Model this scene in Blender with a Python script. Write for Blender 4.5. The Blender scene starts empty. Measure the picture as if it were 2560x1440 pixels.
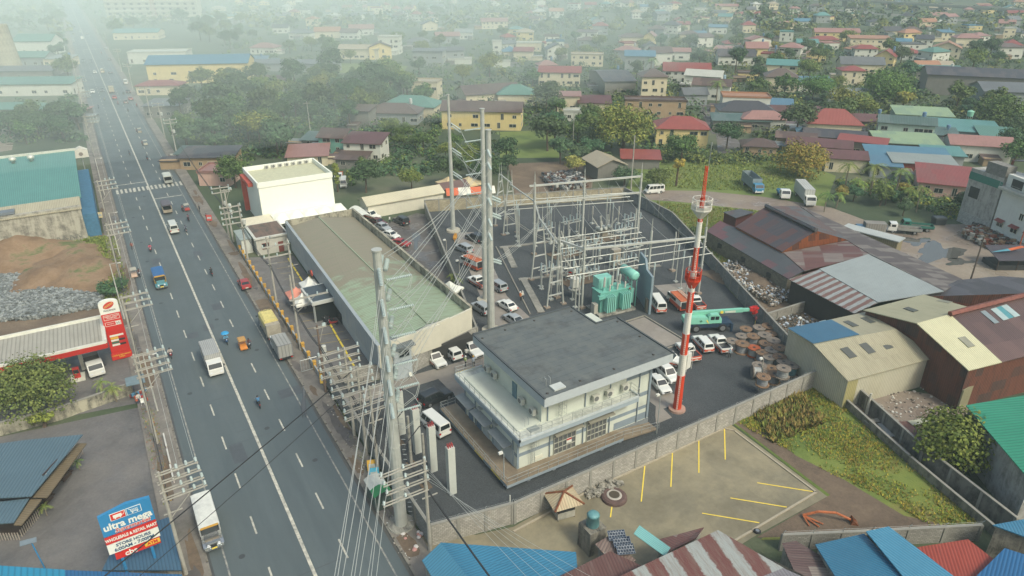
import bpy,math,random
from mathutils import Vector,Matrix
S = bpy.context.scene
COL = S.collection
rad = math.radians
PI = math.pi
# ------------------------------------------------ camera, sky, sun, exposure
CH = 54.0
FPX = 1735.0
PITCH = math.atan2(824,1735)
YAW = rad(-31)
cam = bpy.data.objects.new('camera',bpy.data.cameras.new('camera'))
COL.objects.link(cam)
cam.location = (0,0,CH)
cam.rotation_euler = (PI/2 - PITCH,0,YAW)
cam.data.sensor_width = 36
cam.data.lens = FPX/2560*36
cam.data.clip_end = 6000
cam.data.clip_start = .5
S.camera = cam
SUN_EL,SUN_AZ = 48,168        # degrees, azimuth measured clockwise from +Y
W = bpy.data.worlds.new('World');S.world = W;W.use_nodes = True
nt = W.node_tree
bg = nt.nodes['Background']
sky = nt.nodes.new('ShaderNodeTexSky')
sky.sky_type = 'NISHITA';sky.sun_disc = False
sky.sun_elevation = rad(SUN_EL);sky.sun_rotation = rad(SUN_AZ)
sky.air_density = 1.6;sky.dust_density = 5;sky.ozone_density = 1.5
nt.links.new(sky.outputs[0],bg.inputs[0])
bg.inputs[1].default_value = .12
sl = bpy.data.lights.new('sun','SUN');sl.energy = 1.5;sl.angle = rad(11);sl.color = (1,.98,.86)
so = bpy.data.objects.new('sun',sl);COL.objects.link(so)
so.rotation_euler = (rad(90 - SUN_EL),0,rad(180 - SUN_AZ))
so.location = (0,0,200)
S.view_settings.view_transform = 'Standard';S.view_settings.look = 'None'
S.view_settings.gamma = 1;S.view_settings.use_curve_mapping = False
S.view_settings.exposure = 0.5
S.render.engine = 'CYCLES'
S.cycles.max_bounces = 5;S.cycles.diffuse_bounces = 2;S.cycles.glossy_bounces = 2
S.cycles.transmission_bounces = 2;S.cycles.transparent_max_bounces = 6;S.cycles.volume_bounces = 2
S.cycles.use_denoising = True
S.cycles.caustics_reflective = False;S.cycles.caustics_refractive = False

_c,_s = math.cos(PITCH),math.sin(PITCH)
def P(px,py,z=0.0):
    """real ground-frame point seen at photo pixel px,py on the level z (x = across the road, y = along it)"""
    u = (px-1280)/FPX;v = -(py-720)/FPX
    r = (u,_c+v*_s,-_s+v*_c);t = (z-CH)/r[2]
    x,y = r[0]*t,r[1]*t
    c,s = math.cos(rad(31)),math.sin(rad(31))
    return Vector((x*c+y*s,-x*s+y*c,z))

# ------------------------------------------------ mesh builder
class MB:
    def __init__(self): self.v = [];self.f = [];self.m = []
    def poly(self,pts,m=0):
        n = len(self.v);self.v += [tuple(p) for p in pts];self.f.append(tuple(range(n,n+len(pts))));self.m.append(m);return self
    def mesh(self,vs,fs,m=0):
        n = len(self.v);self.v += [tuple(p) for p in vs]
        for q in fs: self.f.append(tuple(n+i for i in q));self.m.append(m)
        return self
    def box(self,c,s,m=0,rz=0.0,rx=0.0,ry=0.0):
        """box centred at c with sizes s"""
        R = Matrix.Rotation(rz,3,'Z') @ Matrix.Rotation(ry,3,'Y') @ Matrix.Rotation(rx,3,'X')
        c = Vector(c);vs = []
        for z in (-.5,.5):
            for x,y in ((-.5,-.5),(.5,-.5),(.5,.5),(-.5,.5)):
                vs.append(c + R @ Vector((x*s[0],y*s[1],z*s[2])))
        return self.mesh(vs,[(3,2,1,0),(4,5,6,7),(0,1,5,4),(1,2,6,5),(2,3,7,6),(3,0,4,7)],m)
    def b0(self,x0,y0,z0,x1,y1,z1,m=0):
        return self.box(((x0+x1)/2,(y0+y1)/2,(z0+z1)/2),(abs(x1-x0),abs(y1-y0),abs(z1-z0)),m)
    def prism(self,pts,z0,z1,m=0,mt=None):
        pts = [(p[0],p[1]) for p in pts]
        if sum(pts[i][0]*pts[(i+1)%len(pts)][1]-pts[(i+1)%len(pts)][0]*pts[i][1] for i in range(len(pts))) < 0: pts = pts[::-1]
        n = len(pts);vs = [(x,y,z0) for x,y in pts] + [(x,y,z1) for x,y in pts]
        self.mesh(vs,[tuple(range(n))[::-1]],m)
        self.mesh(vs,[tuple(range(n,2*n))],m if mt is None else mt)
        return self.mesh(vs,[(i,(i+1)%n,n+(i+1)%n,n+i) for i in range(n)],m)
    def tube(self,a,b,r0,r1=None,n=6,m=0,caps=True):
        a = Vector(a);b = Vector(b);r1 = r0 if r1 is None else r1
        d = b-a
        if d.length < 1e-6: return self
        q = d.to_track_quat('Z','Y');vs = []
        for p,r in ((a,r0),(b,r1)):
            for i in range(n):
                t = 2*PI*i/n+PI/n
                vs.append(p + q @ Vector((math.cos(t)*r,math.sin(t)*r,0)))
        fs = [(i,(i+1)%n,n+(i+1)%n,n+i) for i in range(n)]
        if caps: fs += [tuple(range(n))[::-1],tuple(range(n,2*n))]
        return self.mesh(vs,fs,m)
    def path(self,pts,r,n=5,m=0):
        for i in range(len(pts)-1): self.tube(pts[i],pts[i+1],r,r,n,m,caps=(i in (0,len(pts)-2)))
        return self
    def lathe(self,a,b,prof,n=12,m=0,caps=True):
        """prof: list of (t along a->b, radius)"""
        a = Vector(a);b = Vector(b);q = (b-a).to_track_quat('Z','Y');vs = [];fs = []
        for t,r in prof:
            for i in range(n):
                w = 2*PI*i/n
                vs.append(a+(b-a)*t + q @ Vector((math.cos(w)*r,math.sin(w)*r,0)))
        for k in range(len(prof)-1):
            for i in range(n):
                fs.append((k*n+i,k*n+(i+1)%n,(k+1)*n+(i+1)%n,(k+1)*n+i))
        if caps: fs += [tuple(range(n))[::-1],tuple(range((len(prof)-1)*n,len(prof)*n))]
        return self.mesh(vs,fs,m)
    def loft(self,rings,m=0,caps=True):
        n = len(rings[0]);vs = [p for r in rings for p in r];fs = []
        for k in range(len(rings)-1):
            for i in range(n): fs.append((k*n+i,k*n+(i+1)%n,(k+1)*n+(i+1)%n,(k+1)*n+i))
        if caps: fs += [tuple(range(n))[::-1],tuple(range((len(rings)-1)*n,len(rings)*n))]
        return self.mesh(vs,fs,m)
    def ball(self,c,r,m=0,seg=8,rings=5,sz=1.0):
        prof = [(.5-.5*math.cos(PI*k/rings),max(.001,r*math.sin(PI*k/rings))) for k in range(rings+1)]
        c = Vector(c);return self.lathe(c-Vector((0,0,r*sz)),c+Vector((0,0,r*sz)),prof,seg,m,False)
    def build(self,name,mats,parent=None,smooth=False,loc=None):
        me = bpy.data.meshes.new(name);me.from_pydata(self.v,[],self.f)
        if not isinstance(mats,(list,tuple)): mats = [mats]
        for k in mats: me.materials.append(k)
        if len(mats) > 1: me.polygons.foreach_set('material_index',self.m)
        uvl = me.uv_layers.new(name='UVMap');data = []
        for p in me.polygons:
            n = p.normal
            if abs(n.z) > .9995 or n.length < .5: u = Vector((1,0,0));w = Vector((0,1,0))
            else: u = Vector((0,0,1)).cross(n).normalized();w = n.cross(u)
            for vi in p.vertices:
                co = me.vertices[vi].co;data += (co.dot(u),co.dot(w))
        uvl.data.foreach_set('uv',data)
        if smooth: me.polygons.foreach_set('use_smooth',[True]*len(me.polygons))
        me.update()
        o = bpy.data.objects.new(name,me);COL.objects.link(o)
        if parent is not None: o.parent = parent
        if loc is not None: o.location = loc
        return o

ALL = []      # every top-level thing, for the closing pass over labels
def tag(o,label,cat,group=None,kind=None):
    if kind: o['kind'] = kind
    if label: o['label'] = label
    if cat: o['category'] = cat
    if group: o['group'] = group
    if o not in ALL: ALL.append(o)
    return o
def root(name,label,cat,loc=(0,0,0),rz=0.0,group=None):
    o = bpy.data.objects.new(name,None);COL.objects.link(o);o.empty_display_size = .5
    o.location = loc;o.rotation_euler = (0,0,rz)
    return tag(o,label,cat,group)
def struct(o): o['kind'] = 'structure';return o
KIDS = {}
def dup(o,loc,rz=0.0,label=None,group=None,scale=None):
    def cp(x,par):
        c = x.copy();COL.objects.link(c)
        if par is not None: c.parent = par
        for k in KIDS.get(x.name) or KIDS.setdefault(x.name,list(x.children)): cp(k,c)
        return c
    r = cp(o,None);r.location = loc;r.rotation_euler = (0,0,rz)
    if scale is not None: r.scale = scale if hasattr(scale,'__len__') else (scale,)*3
    if label: r['label'] = label
    if group: r['group'] = group
    ALL.append(r)
    return r
class Proto:
    """first placement moves the source thing itself, later ones copy it"""
    def __init__(self,o): self.o = o;self.used = False
    def put(self,loc,rz=0.0,label=None,group=None,scale=None):
        if not self.used:
            self.used = True;o = self.o;o.location = loc;o.rotation_euler = (0,0,rz)
            if scale is not None: o.scale = scale if hasattr(scale,'__len__') else (scale,)*3
            if label: o['label'] = label
            if group: o['group'] = group
            return o
        return dup(self.o,loc,rz,label,group,scale)

# ------------------------------------------------ materials
_mc = {}
def lin(c): return tuple((x/12.92 if x <= .04045 else ((x+.055)/1.055)**2.4) for x in c)
def HX(h): return lin(tuple(int(h[i:i+2],16)/255 for i in (0,2,4)))
class NT:
    def __init__(self,name):
        self.mat = bpy.data.materials.new(name);self.mat.use_nodes = True
        self.t = self.mat.node_tree;self.b = self.t.nodes['Principled BSDF']
        self.tc = self.t.nodes.new('ShaderNodeTexCoord')
    def n(self,ty,**kw):
        x = self.t.nodes.new(ty)
        for k,v in kw.items():
            if k.startswith('i_'): x.inputs[int(k[2:]) if k[2:].isdigit() else k[2:].replace('_',' ')].default_value = v
            else: setattr(x,k,v)
        return x
    def l(self,a,b): self.t.links.new(a,b)
    def map(self,src,sc):
        m = self.n('ShaderNodeMapping');self.l(src,m.inputs[0]);m.inputs['Scale'].default_value = sc;return m.outputs[0]
    def noise(self,src,scale,detail=3,rough=.6,dist=0.0):
        x = self.n('ShaderNodeTexNoise');x.inputs['Scale'].default_value = scale;x.inputs['Detail'].default_value = detail
        x.inputs['Roughness'].default_value = rough;x.inputs['Distortion'].default_value = dist
        self.l(src,x.inputs['Vector']);return x.outputs['Fac']
    def ramp(self,src,a,b,ca=(0,0,0,1),cb=(1,1,1,1)):
        r = self.n('ShaderNodeValToRGB');r.color_ramp.elements[0].position = a;r.color_ramp.elements[1].position = b
        r.color_ramp.elements[0].color = ca;r.color_ramp.elements[1].color = cb
        self.l(src,r.inputs[0]);return r.outputs[0]
    def mix(self,f,a,b,mode='MIX'):
        x = self.n('ShaderNodeMix');x.data_type = 'RGBA';x.blend_type = mode
        for s,v in ((x.inputs[0],f),(x.inputs[6],a),(x.inputs[7],b)):
            if hasattr(v,'is_linked') or hasattr(v,'links'): self.l(v,s)
            elif hasattr(v,'__len__'): s.default_value = (*v[:3],1)
            else: s.default_value = v
        return x.outputs[2]
    def bump(self,h,strength=.3,dist=.05):
        x = self.n('ShaderNodeBump');x.inputs['Strength'].default_value = strength;x.inputs['Distance'].default_value = dist
        self.l(h,x.inputs['Height']);self.l(x.outputs[0],self.b.inputs['Normal'])
    def done(self,col,rough=.8,metal=0.0,spec=.5):
        if hasattr(col,'links'): self.l(col,self.b.inputs['Base Color'])
        else: self.b.inputs['Base Color'].default_value = (*col[:3],1)
        if hasattr(rough,'links'): self.l(rough,self.b.inputs['Roughness'])
        else: self.b.inputs['Roughness'].default_value = rough
        self.b.inputs['Metallic'].default_value = metal
        self.b.inputs['Specular IOR Level'].default_value = spec
        return self.mat
def cached(f):
    def g(*a,**k):
        key = (f.__name__,a,tuple(sorted(k.items())))
        if key not in _mc: _mc[key] = f(*a,**k)
        return _mc[key]
    return g
def sc(c,k): return tuple(min(.9,x*k) for x in c)

@cached
def flat(h,rough=.6,metal=0.0,var=.12,scale=1.5):
    """painted or plain surface: base colour with faint dirt mottling"""
    c = HX(h);n = NT('paint_'+h)
    f = n.noise(n.tc.outputs['Object'],scale,4,.65)
    col = n.mix(n.ramp(f,.35,.7),sc(c,1-var),sc(c,1+var*.5))
    return n.done(col,rough,metal)
@cached
def car(h):
    n = NT('car_paint_'+h);n.b.inputs['Coat Weight'].default_value = .6;n.b.inputs['Coat Roughness'].default_value = .08
    f = n.noise(n.tc.outputs['Object'],1.2,3);c = HX(h)
    return n.done(n.mix(f,sc(c,.86),c),.38)
@cached
def glass():
    n = NT('dark_glass');return n.done((.018,.024,.026),.08,0,.7)
@cached
def wall(h,dirt=.35,bands=False):
    """plaster: noise, vertical rain streaks, dirt"""
    c = HX(h);n = NT('plaster_'+h);uv = n.tc.outputs['UV']
    f = n.noise(uv,.35,5,.7)
    st = n.noise(n.map(uv,(1.6,.12,1)),1.0,5,.75)
    col = n.mix(n.ramp(f,.35,.75),c,sc(c,.86))
    k = n.n('ShaderNodeMath',operation='MULTIPLY');n.l(n.ramp(st,.52,.72),k.inputs[0]);k.inputs[1].default_value = dirt
    col = n.mix(k.outputs[0],col,(c[0]*.35,c[1]*.36,c[2]*.33))
    n.bump(n.noise(uv,9,3),.15,.02)
    return n.done(col,.9)
@cached
def grimy(h,h2):
    """old stained concrete"""
    c = HX(h);d = HX(h2);n = NT('stained_concrete_'+h);uv = n.tc.outputs['UV']
    st = n.noise(n.map(uv,(1.0,.16,1)),.9,6,.75,.4);f = n.noise(uv,.5,6,.75)
    mx = n.n('ShaderNodeMath',operation='MULTIPLY');n.l(st,mx.inputs[0]);n.l(f,mx.inputs[1])
    col = n.mix(n.ramp(mx.outputs[0],.2,.34),c,d)
    n.bump(n.noise(uv,6,4),.3,.03)
    return n.done(col,.93)
@cached
def bricks(h,hm,w=.42,r=.2,h2=None):
    c = HX(h);m_ = HX(hm);c2 = HX(h2) if h2 else sc(c,.72);n = NT('blockwork_'+h);uv = n.tc.outputs['UV']
    b = n.n('ShaderNodeTexBrick');n.l(uv,b.inputs['Vector']);b.inputs['Scale'].default_value = 1
    b.inputs['Brick Width'].default_value = w;b.inputs['Row Height'].default_value = r
    b.inputs['Mortar Size'].default_value = .022;b.inputs['Mortar Smooth'].default_value = .3
    b.inputs['Color1'].default_value = (*c,1);b.inputs['Color2'].default_value = (*c2,1);b.inputs['Mortar'].default_value = (*m_,1)
    f = n.noise(uv,.7,5,.7)
    col = n.mix(n.ramp(f,.42,.8),b.outputs['Color'],sc(c,.45))
    n.bump(b.outputs['Fac'],-.4,.03)
    return n.done(col,.93)
@cached
def roofm(h,h2=None,pitch=.3,dirt=.3,rough=.45,patch=None,pw=.9,pl=2.6,metal=0.0):
    """ribbed sheet roof: ribs run down the slope; h2 = stain colour; patch = colour of odd sheets"""
    c = HX(h);d = HX(h2) if h2 else sc(c,.55);n = NT('sheet_roof_'+h);uv = n.tc.outputs['UV']
    col = n.mix(n.ramp(n.noise(uv,.25,5,.7),.3,.75),c,sc(c,.84))
    if patch:
        b = n.n('ShaderNodeTexBrick');n.l(uv,b.inputs['Vector']);b.inputs['Scale'].default_value = 1
        b.inputs['Brick Width'].default_value = pw;b.inputs['Row Height'].default_value = pl;b.inputs['Mortar Size'].default_value = .012
        b.inputs['Color1'].default_value = (0,0,0,1);b.inputs['Color2'].default_value = (1,1,1,1);b.inputs['Mortar'].default_value = (.3,.3,.3,1)
        col = n.mix(n.ramp(b.outputs['Color'],.45,.8),col,HX(patch))
    st = n.noise(n.map(uv,(1.5,.22,1)),1.0,6,.75)
    k = n.n('ShaderNodeMath',operation='MULTIPLY');n.l(n.ramp(st,.48,.7),k.inputs[0]);k.inputs[1].default_value = dirt
    col = n.mix(k.outputs[0],col,d)
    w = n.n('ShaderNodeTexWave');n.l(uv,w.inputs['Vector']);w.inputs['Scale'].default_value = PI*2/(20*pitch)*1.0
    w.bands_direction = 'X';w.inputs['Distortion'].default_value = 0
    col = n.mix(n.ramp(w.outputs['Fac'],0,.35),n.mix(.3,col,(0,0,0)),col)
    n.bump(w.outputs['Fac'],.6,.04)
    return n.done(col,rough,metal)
def seg_streak():
    pass
@cached
def striped(ha,hb,period):
    """alternate rusty and bare sheets across the roof"""
    n = NT('striped_sheets_'+ha);uv = n.tc.outputs['UV']
    s = n.n('ShaderNodeSeparateXYZ');n.l(uv,s.inputs[0])
    m = n.n('ShaderNodeMath',operation='PINGPONG');n.l(s.outputs[0],m.inputs[0]);m.inputs[1].default_value = period/2
    d = n.n('ShaderNodeMath',operation='DIVIDE');n.l(m.outputs[0],d.inputs[0]);d.inputs[1].default_value = period/2
    f = n.noise(uv,1.3,5,.7)
    a = n.n('ShaderNodeMath',operation='MULTIPLY_ADD');n.l(f,a.inputs[0]);a.inputs[1].default_value = .6;n.l(d.outputs[0],a.inputs[2])
    st = n.noise(n.map(uv,(2,.3,1)),1.2,5,.75)
    col = n.mix(n.ramp(a.outputs[0],.74,.84),HX(ha),HX(hb))
    col = n.mix(n.ramp(st,.45,.8),col,HX('6b5a50'))
    w = n.n('ShaderNodeTexWave');n.l(uv,w.inputs['Vector']);w.inputs['Scale'].default_value = 1.3
    n.bump(w.outputs['Fac'],.5,.03)
    return n.done(col,.6)
@cached
def ground_mat(name,stops,scale=.05,detail=8,bump=.4,rough=.95,fine=2.5,finec=.25,wet=0.0,cells=0.0):
    """stops: tuple of (pos, hex)"""
    n = NT('ground_'+name);ob = n.tc.outputs['Object']
    f = n.noise(ob,scale,detail,.68,.3)
    r = n.n('ShaderNodeValToRGB');n.l(f,r.inputs[0]);e = r.color_ramp.elements
    while len(e) < len(stops): e.new(.5)
    for i,(p,h) in enumerate(stops): e[i].position = p;e[i].color = (*HX(h),1)
    g = n.noise(ob,fine,5,.75)
    col = n.mix(n.ramp(g,.3,.7),n.mix(finec,r.outputs[0],(0,0,0)),r.outputs[0])
    if cells:
        v = n.n('ShaderNodeTexVoronoi');n.l(ob,v.inputs['Vector']);v.inputs['Scale'].default_value = cells
        col = n.mix(n.ramp(v.outputs['Distance'],.1,.6),n.mix(.0,col,(1,1,1)),n.mix(.45,col,(0,0,0)))
    n.bump(g,bump,.12)
    if wet:
        w = n.noise(ob,scale*2.3,3,.5)
        rg = n.n('ShaderNodeMapRange');n.l(w,rg.inputs[0]);rg.inputs[1].default_value = .5;rg.inputs[2].default_value = .62
        rg.inputs[3].default_value = rough;rg.inputs[4].default_value = rough*(1-wet)
        return n.done(col,rg.outputs[0])
    return n.done(col,rough)
@cached
def leafm(h,h2,trans=.25):
    n = NT('leaves_'+h);ob = n.tc.outputs['Object']
    f = n.noise(ob,.9,3,.6);oi = n.n('ShaderNodeObjectInfo')
    g = n.n('ShaderNodeNewGeometry')
    a = n.mix(n.ramp(f,.38,.62),HX(h),HX(h2))
    hs = n.n('ShaderNodeHueSaturation');n.l(a,hs.inputs['Color'])
    mr = n.n('ShaderNodeMapRange');n.l(oi.outputs['Random'],mr.inputs[0]);mr.inputs[3].default_value = .465;mr.inputs[4].default_value = .525
    n.l(mr.outputs[0],hs.inputs['Hue'])
    mv = n.n('ShaderNodeMapRange');n.l(g.outputs['Random Per Island'],mv.inputs[0]);mv.inputs[3].default_value = .6;mv.inputs[4].default_value = 1.35
    n.l(mv.outputs[0],hs.inputs['Value'])
    n.b.inputs['Subsurface Weight'].default_value = 0
    return n.done(hs.outputs[0],.7,0,.3)

def sheet(name,pts,z,mat,kind='structure',label=None,px=True):
    q = [P(*p) for p in pts] if px else pts
    m = MB();pl = [(p[0],p[1],z) for p in q]
    if sum(pl[i][0]*pl[(i+1)%len(pl)][1]-pl[(i+1)%len(pl)][0]*pl[i][1] for i in range(len(pl))) < 0: pl = pl[::-1]
    m.poly(pl)
    o = m.build(name,mat);o['kind'] = kind
    if label: o['label'] = label
    return o
# ------------------------------------------------ ground sheets
gm_grass = ground_mat('grass',((.3,'3e4a2a'),(.45,'55653a'),(.55,'4a5b38'),(.7,'6d6650')),.03,9)
gm_base = ground_mat('scrub',((.3,'35432e'),(.5,'47553a'),(.62,'5d6249'),(.75,'77705f')),.02,9)
gm_lush = ground_mat('lush',((.25,'3c4f22'),(.42,'5d7030'),(.55,'75823a'),(.72,'7d6a3e')),.09,9,fine=5)
gm_lush2 = ground_mat('lush_hill',((.25,'45582c'),(.45,'687a3a'),(.6,'6f7c40'),(.75,'86714a')),.06,9,fine=4)
gm_gravel = ground_mat('gravel',((.3,'44494a'),(.6,'53585a'),(.8,'5d6263')),.12,6,1.0,.9,7.0,.55)
gm_conc = ground_mat('concrete',((.3,'77706a'),(.5,'8a847a'),(.7,'989286')),.12,8,.15,.75,1.3,.12,.5)
gm_lot = ground_mat('lot',((.28,'69634f'),(.45,'7e7862'),(.6,'938b70'),(.75,'837a5e')),.11,9,.2,.8,1.1,.18,.35)
gm_walk = ground_mat('pavement',((.3,'6a675f'),(.5,'7d786f'),(.7,'8f897d')),.3,8,.3,.9,2.5,.25)
gm_dirt = ground_mat('dirt',((.28,'6d6355'),(.45,'82766a'),(.6,'8e8474'),(.75,'9a9284')),.06,9,.3,.9,1.8,.2,.75)
gm_brown = ground_mat('brown_dirt',((.28,'55493c'),(.5,'6f604f'),(.7,'85755f')),.12,9,.5,.95,2.5,.3)
gm_asph = ground_mat('old_asphalt',((.3,'5a5a58'),(.5,'6d6b68'),(.7,'7c7973')),.12,8,.3,.85,3.0,.25,.5)
gm_wet = ground_mat('wet_asphalt',((.3,'4e4b48'),(.5,'615d58'),(.7,'726b62')),.1,8,.15,.8,2.0,.15,.72)
gm_base_far = gm_base

g = MB();N = 24
for i in range(N):
    for j in range(N):
        x0,x1 = -1500+3200*i/N,-1500+3200*(i+1)/N;y0,y1 = -400+3000*j/N,-400+3000*(j+1)/N
        g.poly([(x0,y0,0),(x1,y0,0),(x1,y1,0),(x0,y1,0)])
struct(g.build('ground',gm_base))

# road: wet asphalt with seams and darker wheel paths worn in
n = NT('road_asphalt');ob = n.tc.outputs['Object']
f = n.noise(n.map(ob,(.5,.05,1)),1.0,6,.7);g2 = n.noise(ob,.06,5,.7)
c1 = n.mix(n.ramp(f,.35,.7),HX('4f595a'),HX('5d6767'))
c1 = n.mix(n.ramp(g2,.4,.65),c1,HX('566060'))
c1 = n.mix(n.ramp(n.noise(ob,12,3,.8),.3,.7),n.mix(.18,c1,(0,0,0)),c1)
n.bump(n.noise(ob,14,3),.15,.02)
rg = n.n('ShaderNodeMapRange');n.l(g2,rg.inputs[0]);rg.inputs[1].default_value = .35;rg.inputs[2].default_value = .65
rg.inputs[3].default_value = .5;rg.inputs[4].default_value = .68
road_m = n.done(c1,rg.outputs[0])
def strip(name,x0,x1,y0,y1,z,mat,z0=None):
    m = MB()
    if z0 is None: m.poly([(x0,y0,z),(x1,y0,z),(x1,y1,z),(x0,y1,z)])
    else: m.b0(x0,y0,z0,x1,y1,z)
    return struct(m.build(name,mat))
strip('road',0,17.2,-20,1500,.09,road_m)
strip('pavement',-3.2,0,-20,1000,.2,gm_walk,-.1)
strip('pavement',17.2,19.6,45,1000,.2,gm_walk,-.1)
strip('pavement',17.2,18.8,-20,45,.2,gm_walk,-.1)
strip('gutter',.0,.45,-20,1000,.10,flat('4b4d4c',.5))
strip('gutter',16.6,17.2,-20,1000,.10,flat('504f4a',.5))
# painted markings
n = NT('road_paint');ob = n.tc.outputs['Object']
n.t.nodes.remove(n.tc);n.tc = n.n('ShaderNodeTexCoord');ob = n.tc.outputs['Object']
paint = n.done(n.mix(n.ramp(n.noise(ob,1.6,6,.8),.4,.66),HX('c9c6b4'),HX('7f8078')),.7)
paint2 = n_ = None
n = NT('worn_paint');ob = n.tc.outputs['Object']
paint_w = n.done(n.mix(n.ramp(n.noise(ob,1.1,6,.8),.36,.6),HX('a9a797'),HX('63686a')),.7)
strip('road_centre_line',8.62,8.95,-20,1200,.104,paint)
strip('road_edge_line',1.62,1.78,-20,900,.104,paint_w)
strip('road_edge_line',15.42,15.58,-20,900,.104,paint_w)
for xx in (5.15,12.2):
    m = MB()
    y = 20.0
    # dash spacing measured: three metres of paint every eight
    while y < 700:
        m.poly([(xx-.09,y,.104),(xx+.09,y,.104),(xx+.09,y+2.9,.104),(xx-.09,y+2.9,.104)]);y += 8.0
    struct(m.build('road_lane_line',paint))
m = MB()                                      # zebra crossing
yc = P(375,470).y
x = 1.2
while x < 16.4: m.poly([(x,yc-1.9,.108),(x+.5,yc-1.9,.108),(x+.5,yc+1.9,.108),(x,yc+1.9,.108)]);x += 1.0
struct(m.build('road_crossing_marking',paint))
strip('road_stop_line',8.9,15.3,P(430,492).y-.2,P(430,492).y+.2,.106,paint)
strip('road_stop_line',1.7,8.6,P(345,458).y-.1,P(345,458).y+.3,.106,paint)
m = MB()                                      # far crossing
yc = P(222,124).y
for xx in range(1,16): m.poly([(xx,yc-2,.108),(xx+.6,yc-2,.108),(xx+.6,yc+2,.108),(xx,yc+2,.108)])
struct(m.build('road_crossing_marking',paint_w))
m = MB();rr = random.Random(5)               # tar seams and patches
for k in range(26):
    x = rr.uniform(.6,14);y = rr.uniform(40,260);w = rr.choice((.12,.14,1.6,3.0));l = rr.uniform(2,9) if w < 1 else rr.uniform(1.5,4)
    if k % 3 == 0: w,l = rr.uniform(4,8),.1
    z_ = .092+k*.0004;m.poly([(x,y,z_),(x+w,y,z_),(x+w,y+l,z_),(x,y+l,z_)])
struct(m.build('road_patches',flat('4c5153',.5)))

rr = random.Random(9)                                     # worn, muddy patches on the pavements, drain covers on the road
for k in range(44):
    right = k % 2;cx = rr.uniform(17.6,19.2) if right else rr.uniform(-2.8,-.4);cy = rr.uniform(44,220);rx,ry = rr.uniform(.3,1.0),rr.uniform(1,5);ps = []
    for j in range(16):
        t = 2*PI*j/16;f = 1+rr.uniform(-.25,.25);ps.append(Vector((max(17.3,cx+rx*f*math.cos(t)) if right else min(-.1,cx+rx*f*math.cos(t)),cy+ry*f*math.sin(t),0)))
    sheet('mud_patch',ps,.206+.0012*k,gm_brown if k % 3 else gm_wet,px=False)
m = MB()
for k in range(14): x,y = rr.choice((3.2,7.0,10.4,13.8)),45+k*11+rr.uniform(-3,3);m.lathe((x,y,.1),(x,y,.107),[(0,.32),(1,.32)],12)
struct(m.build('road_drain_covers',flat('3f4344',.6)))
m = MB();y = 46
while y < 240: m.b0(16.95,y,.1,17.2,y+1.8,.24);m.b0(0,y+.4,.1,.22,y+2.2,.24);y += 2.05
struct(m.build('kerb_stones',flat('7f7b70',.9,var=.3)))
# yards and lots
YARD = [(20.2,49.6),(29.2,47.9),(78.3,48.4),(106.3,107.5),(109.0,127.5),(62.5,143.5),(44.2,83.4),(27,80.8),(20.2,84)]
sheet('gravel_yard',YARD,.06,gm_gravel,px=False)
sheet('yard_driveway',[(20.2,76.9),(34,76.9),(34.3,68),(50,69.5),(50.2,66.5),(56,66.5),(56,55),(60,55),(60,67.2),(71.5,67),(71.5,76.3),(57.5,76.3),(54.5,78.5),(56,95),(60.5,108),(66,126),(62,128),(50.5,93),(45.6,79.3),(20.2,80)],.085,gm_conc,px=False)
kb = flat('8d897c',.9)
def kerb(pts,w=.25,z0=0,z1=.22,name='kerb',mat=None):
    m = MB()
    for a,b in zip(pts,pts[1:]):
        a = Vector((a[0],a[1],0));b = Vector((b[0],b[1],0));d = b-a
        m.box(((a.x+b.x)/2,(a.y+b.y)/2,(z0+z1)/2),(d.length+w*.5,w,z1-z0),0,math.atan2(d.y,d.x))
    return struct(m.build(name,mat or kb))
# cable trench covers in the yard (light concrete bands)
tr = bricks('99978b','6b6b66',1.1,1.1,'8a887d')
def band(pts,w,z=.2,name='cable_trench'): return kerb(pts,w,0,z,name,tr)
band([P(1262,618),P(1285,668)],1.2);band([P(1308,698),P(1352,780)],1.2)
band([P(1252,620),P(1500,590),P(1570,588)],.8,.205);band([P(1300,700),P(1520,678),P(1648,665)],.8,.205)
kerb([P(1240,618),P(1325,786)],.2)
kerb([(60.2,66.6),(71.8,66.6),(71.8,76.6),(58.4,76.6)],.22)
sheet('concrete_pad',[P(1635,715),P(1715,708),P(1737,728),P(1665,742)],.11,gm_conc,px=False)
sheet('concrete_pad',[P(1640,1005),P(1680,1045),P(1640,1062),P(1638,1040)],.09,gm_conc,px=False)
sheet('car_park',[(19.8,84.2),(27.3,81.5),(28.7,133),(19.8,137)],.05,gm_asph,px=False)
sheet('rear_car_park',[(44.2,84.5),(45.6,139),(60.5,144),(62.4,141),(47.3,91.6)],.05,gm_wet,px=False)
sheet('concrete_lot',[P(*p) for p in ((1040,1330),(1190,1338),(1283,1318),(1480,1210),(1815,1053),(2068,1242),(1880,1345),(1700,1460),(1050,1460))],.05,gm_lot,px=False)
sheet('grass_lot',[P(*p) for p in ((1822,1052),(2045,945),(2290,1150),(2470,1310),(2430,1350),(1900,1350),(2068,1242))],.04,gm_lush,px=False)
sheet('bare_strip',[P(*p) for p in ((1825,1050),(2075,1238),(1890,1345),(2440,1330),(2260,1290),(2110,1200),(1990,1140),(1905,1075))],.05,gm_brown,px=False)
sheet('dirt_yard',[P(*p) for p in ((2085,950),(2420,1000),(2460,1150),(2390,1200),(2220,1120))],.04,gm_dirt,px=False)
sheet('dirt_road',[P(*p) for p in ((1600,475),(1760,478),(1905,492),(2080,520),(2200,565),(2440,560),(2600,610),(2600,730),(2330,730),(2170,600),(1990,540),(1880,525),(1700,505),(1620,500))],.05,gm_dirt,px=False)
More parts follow.
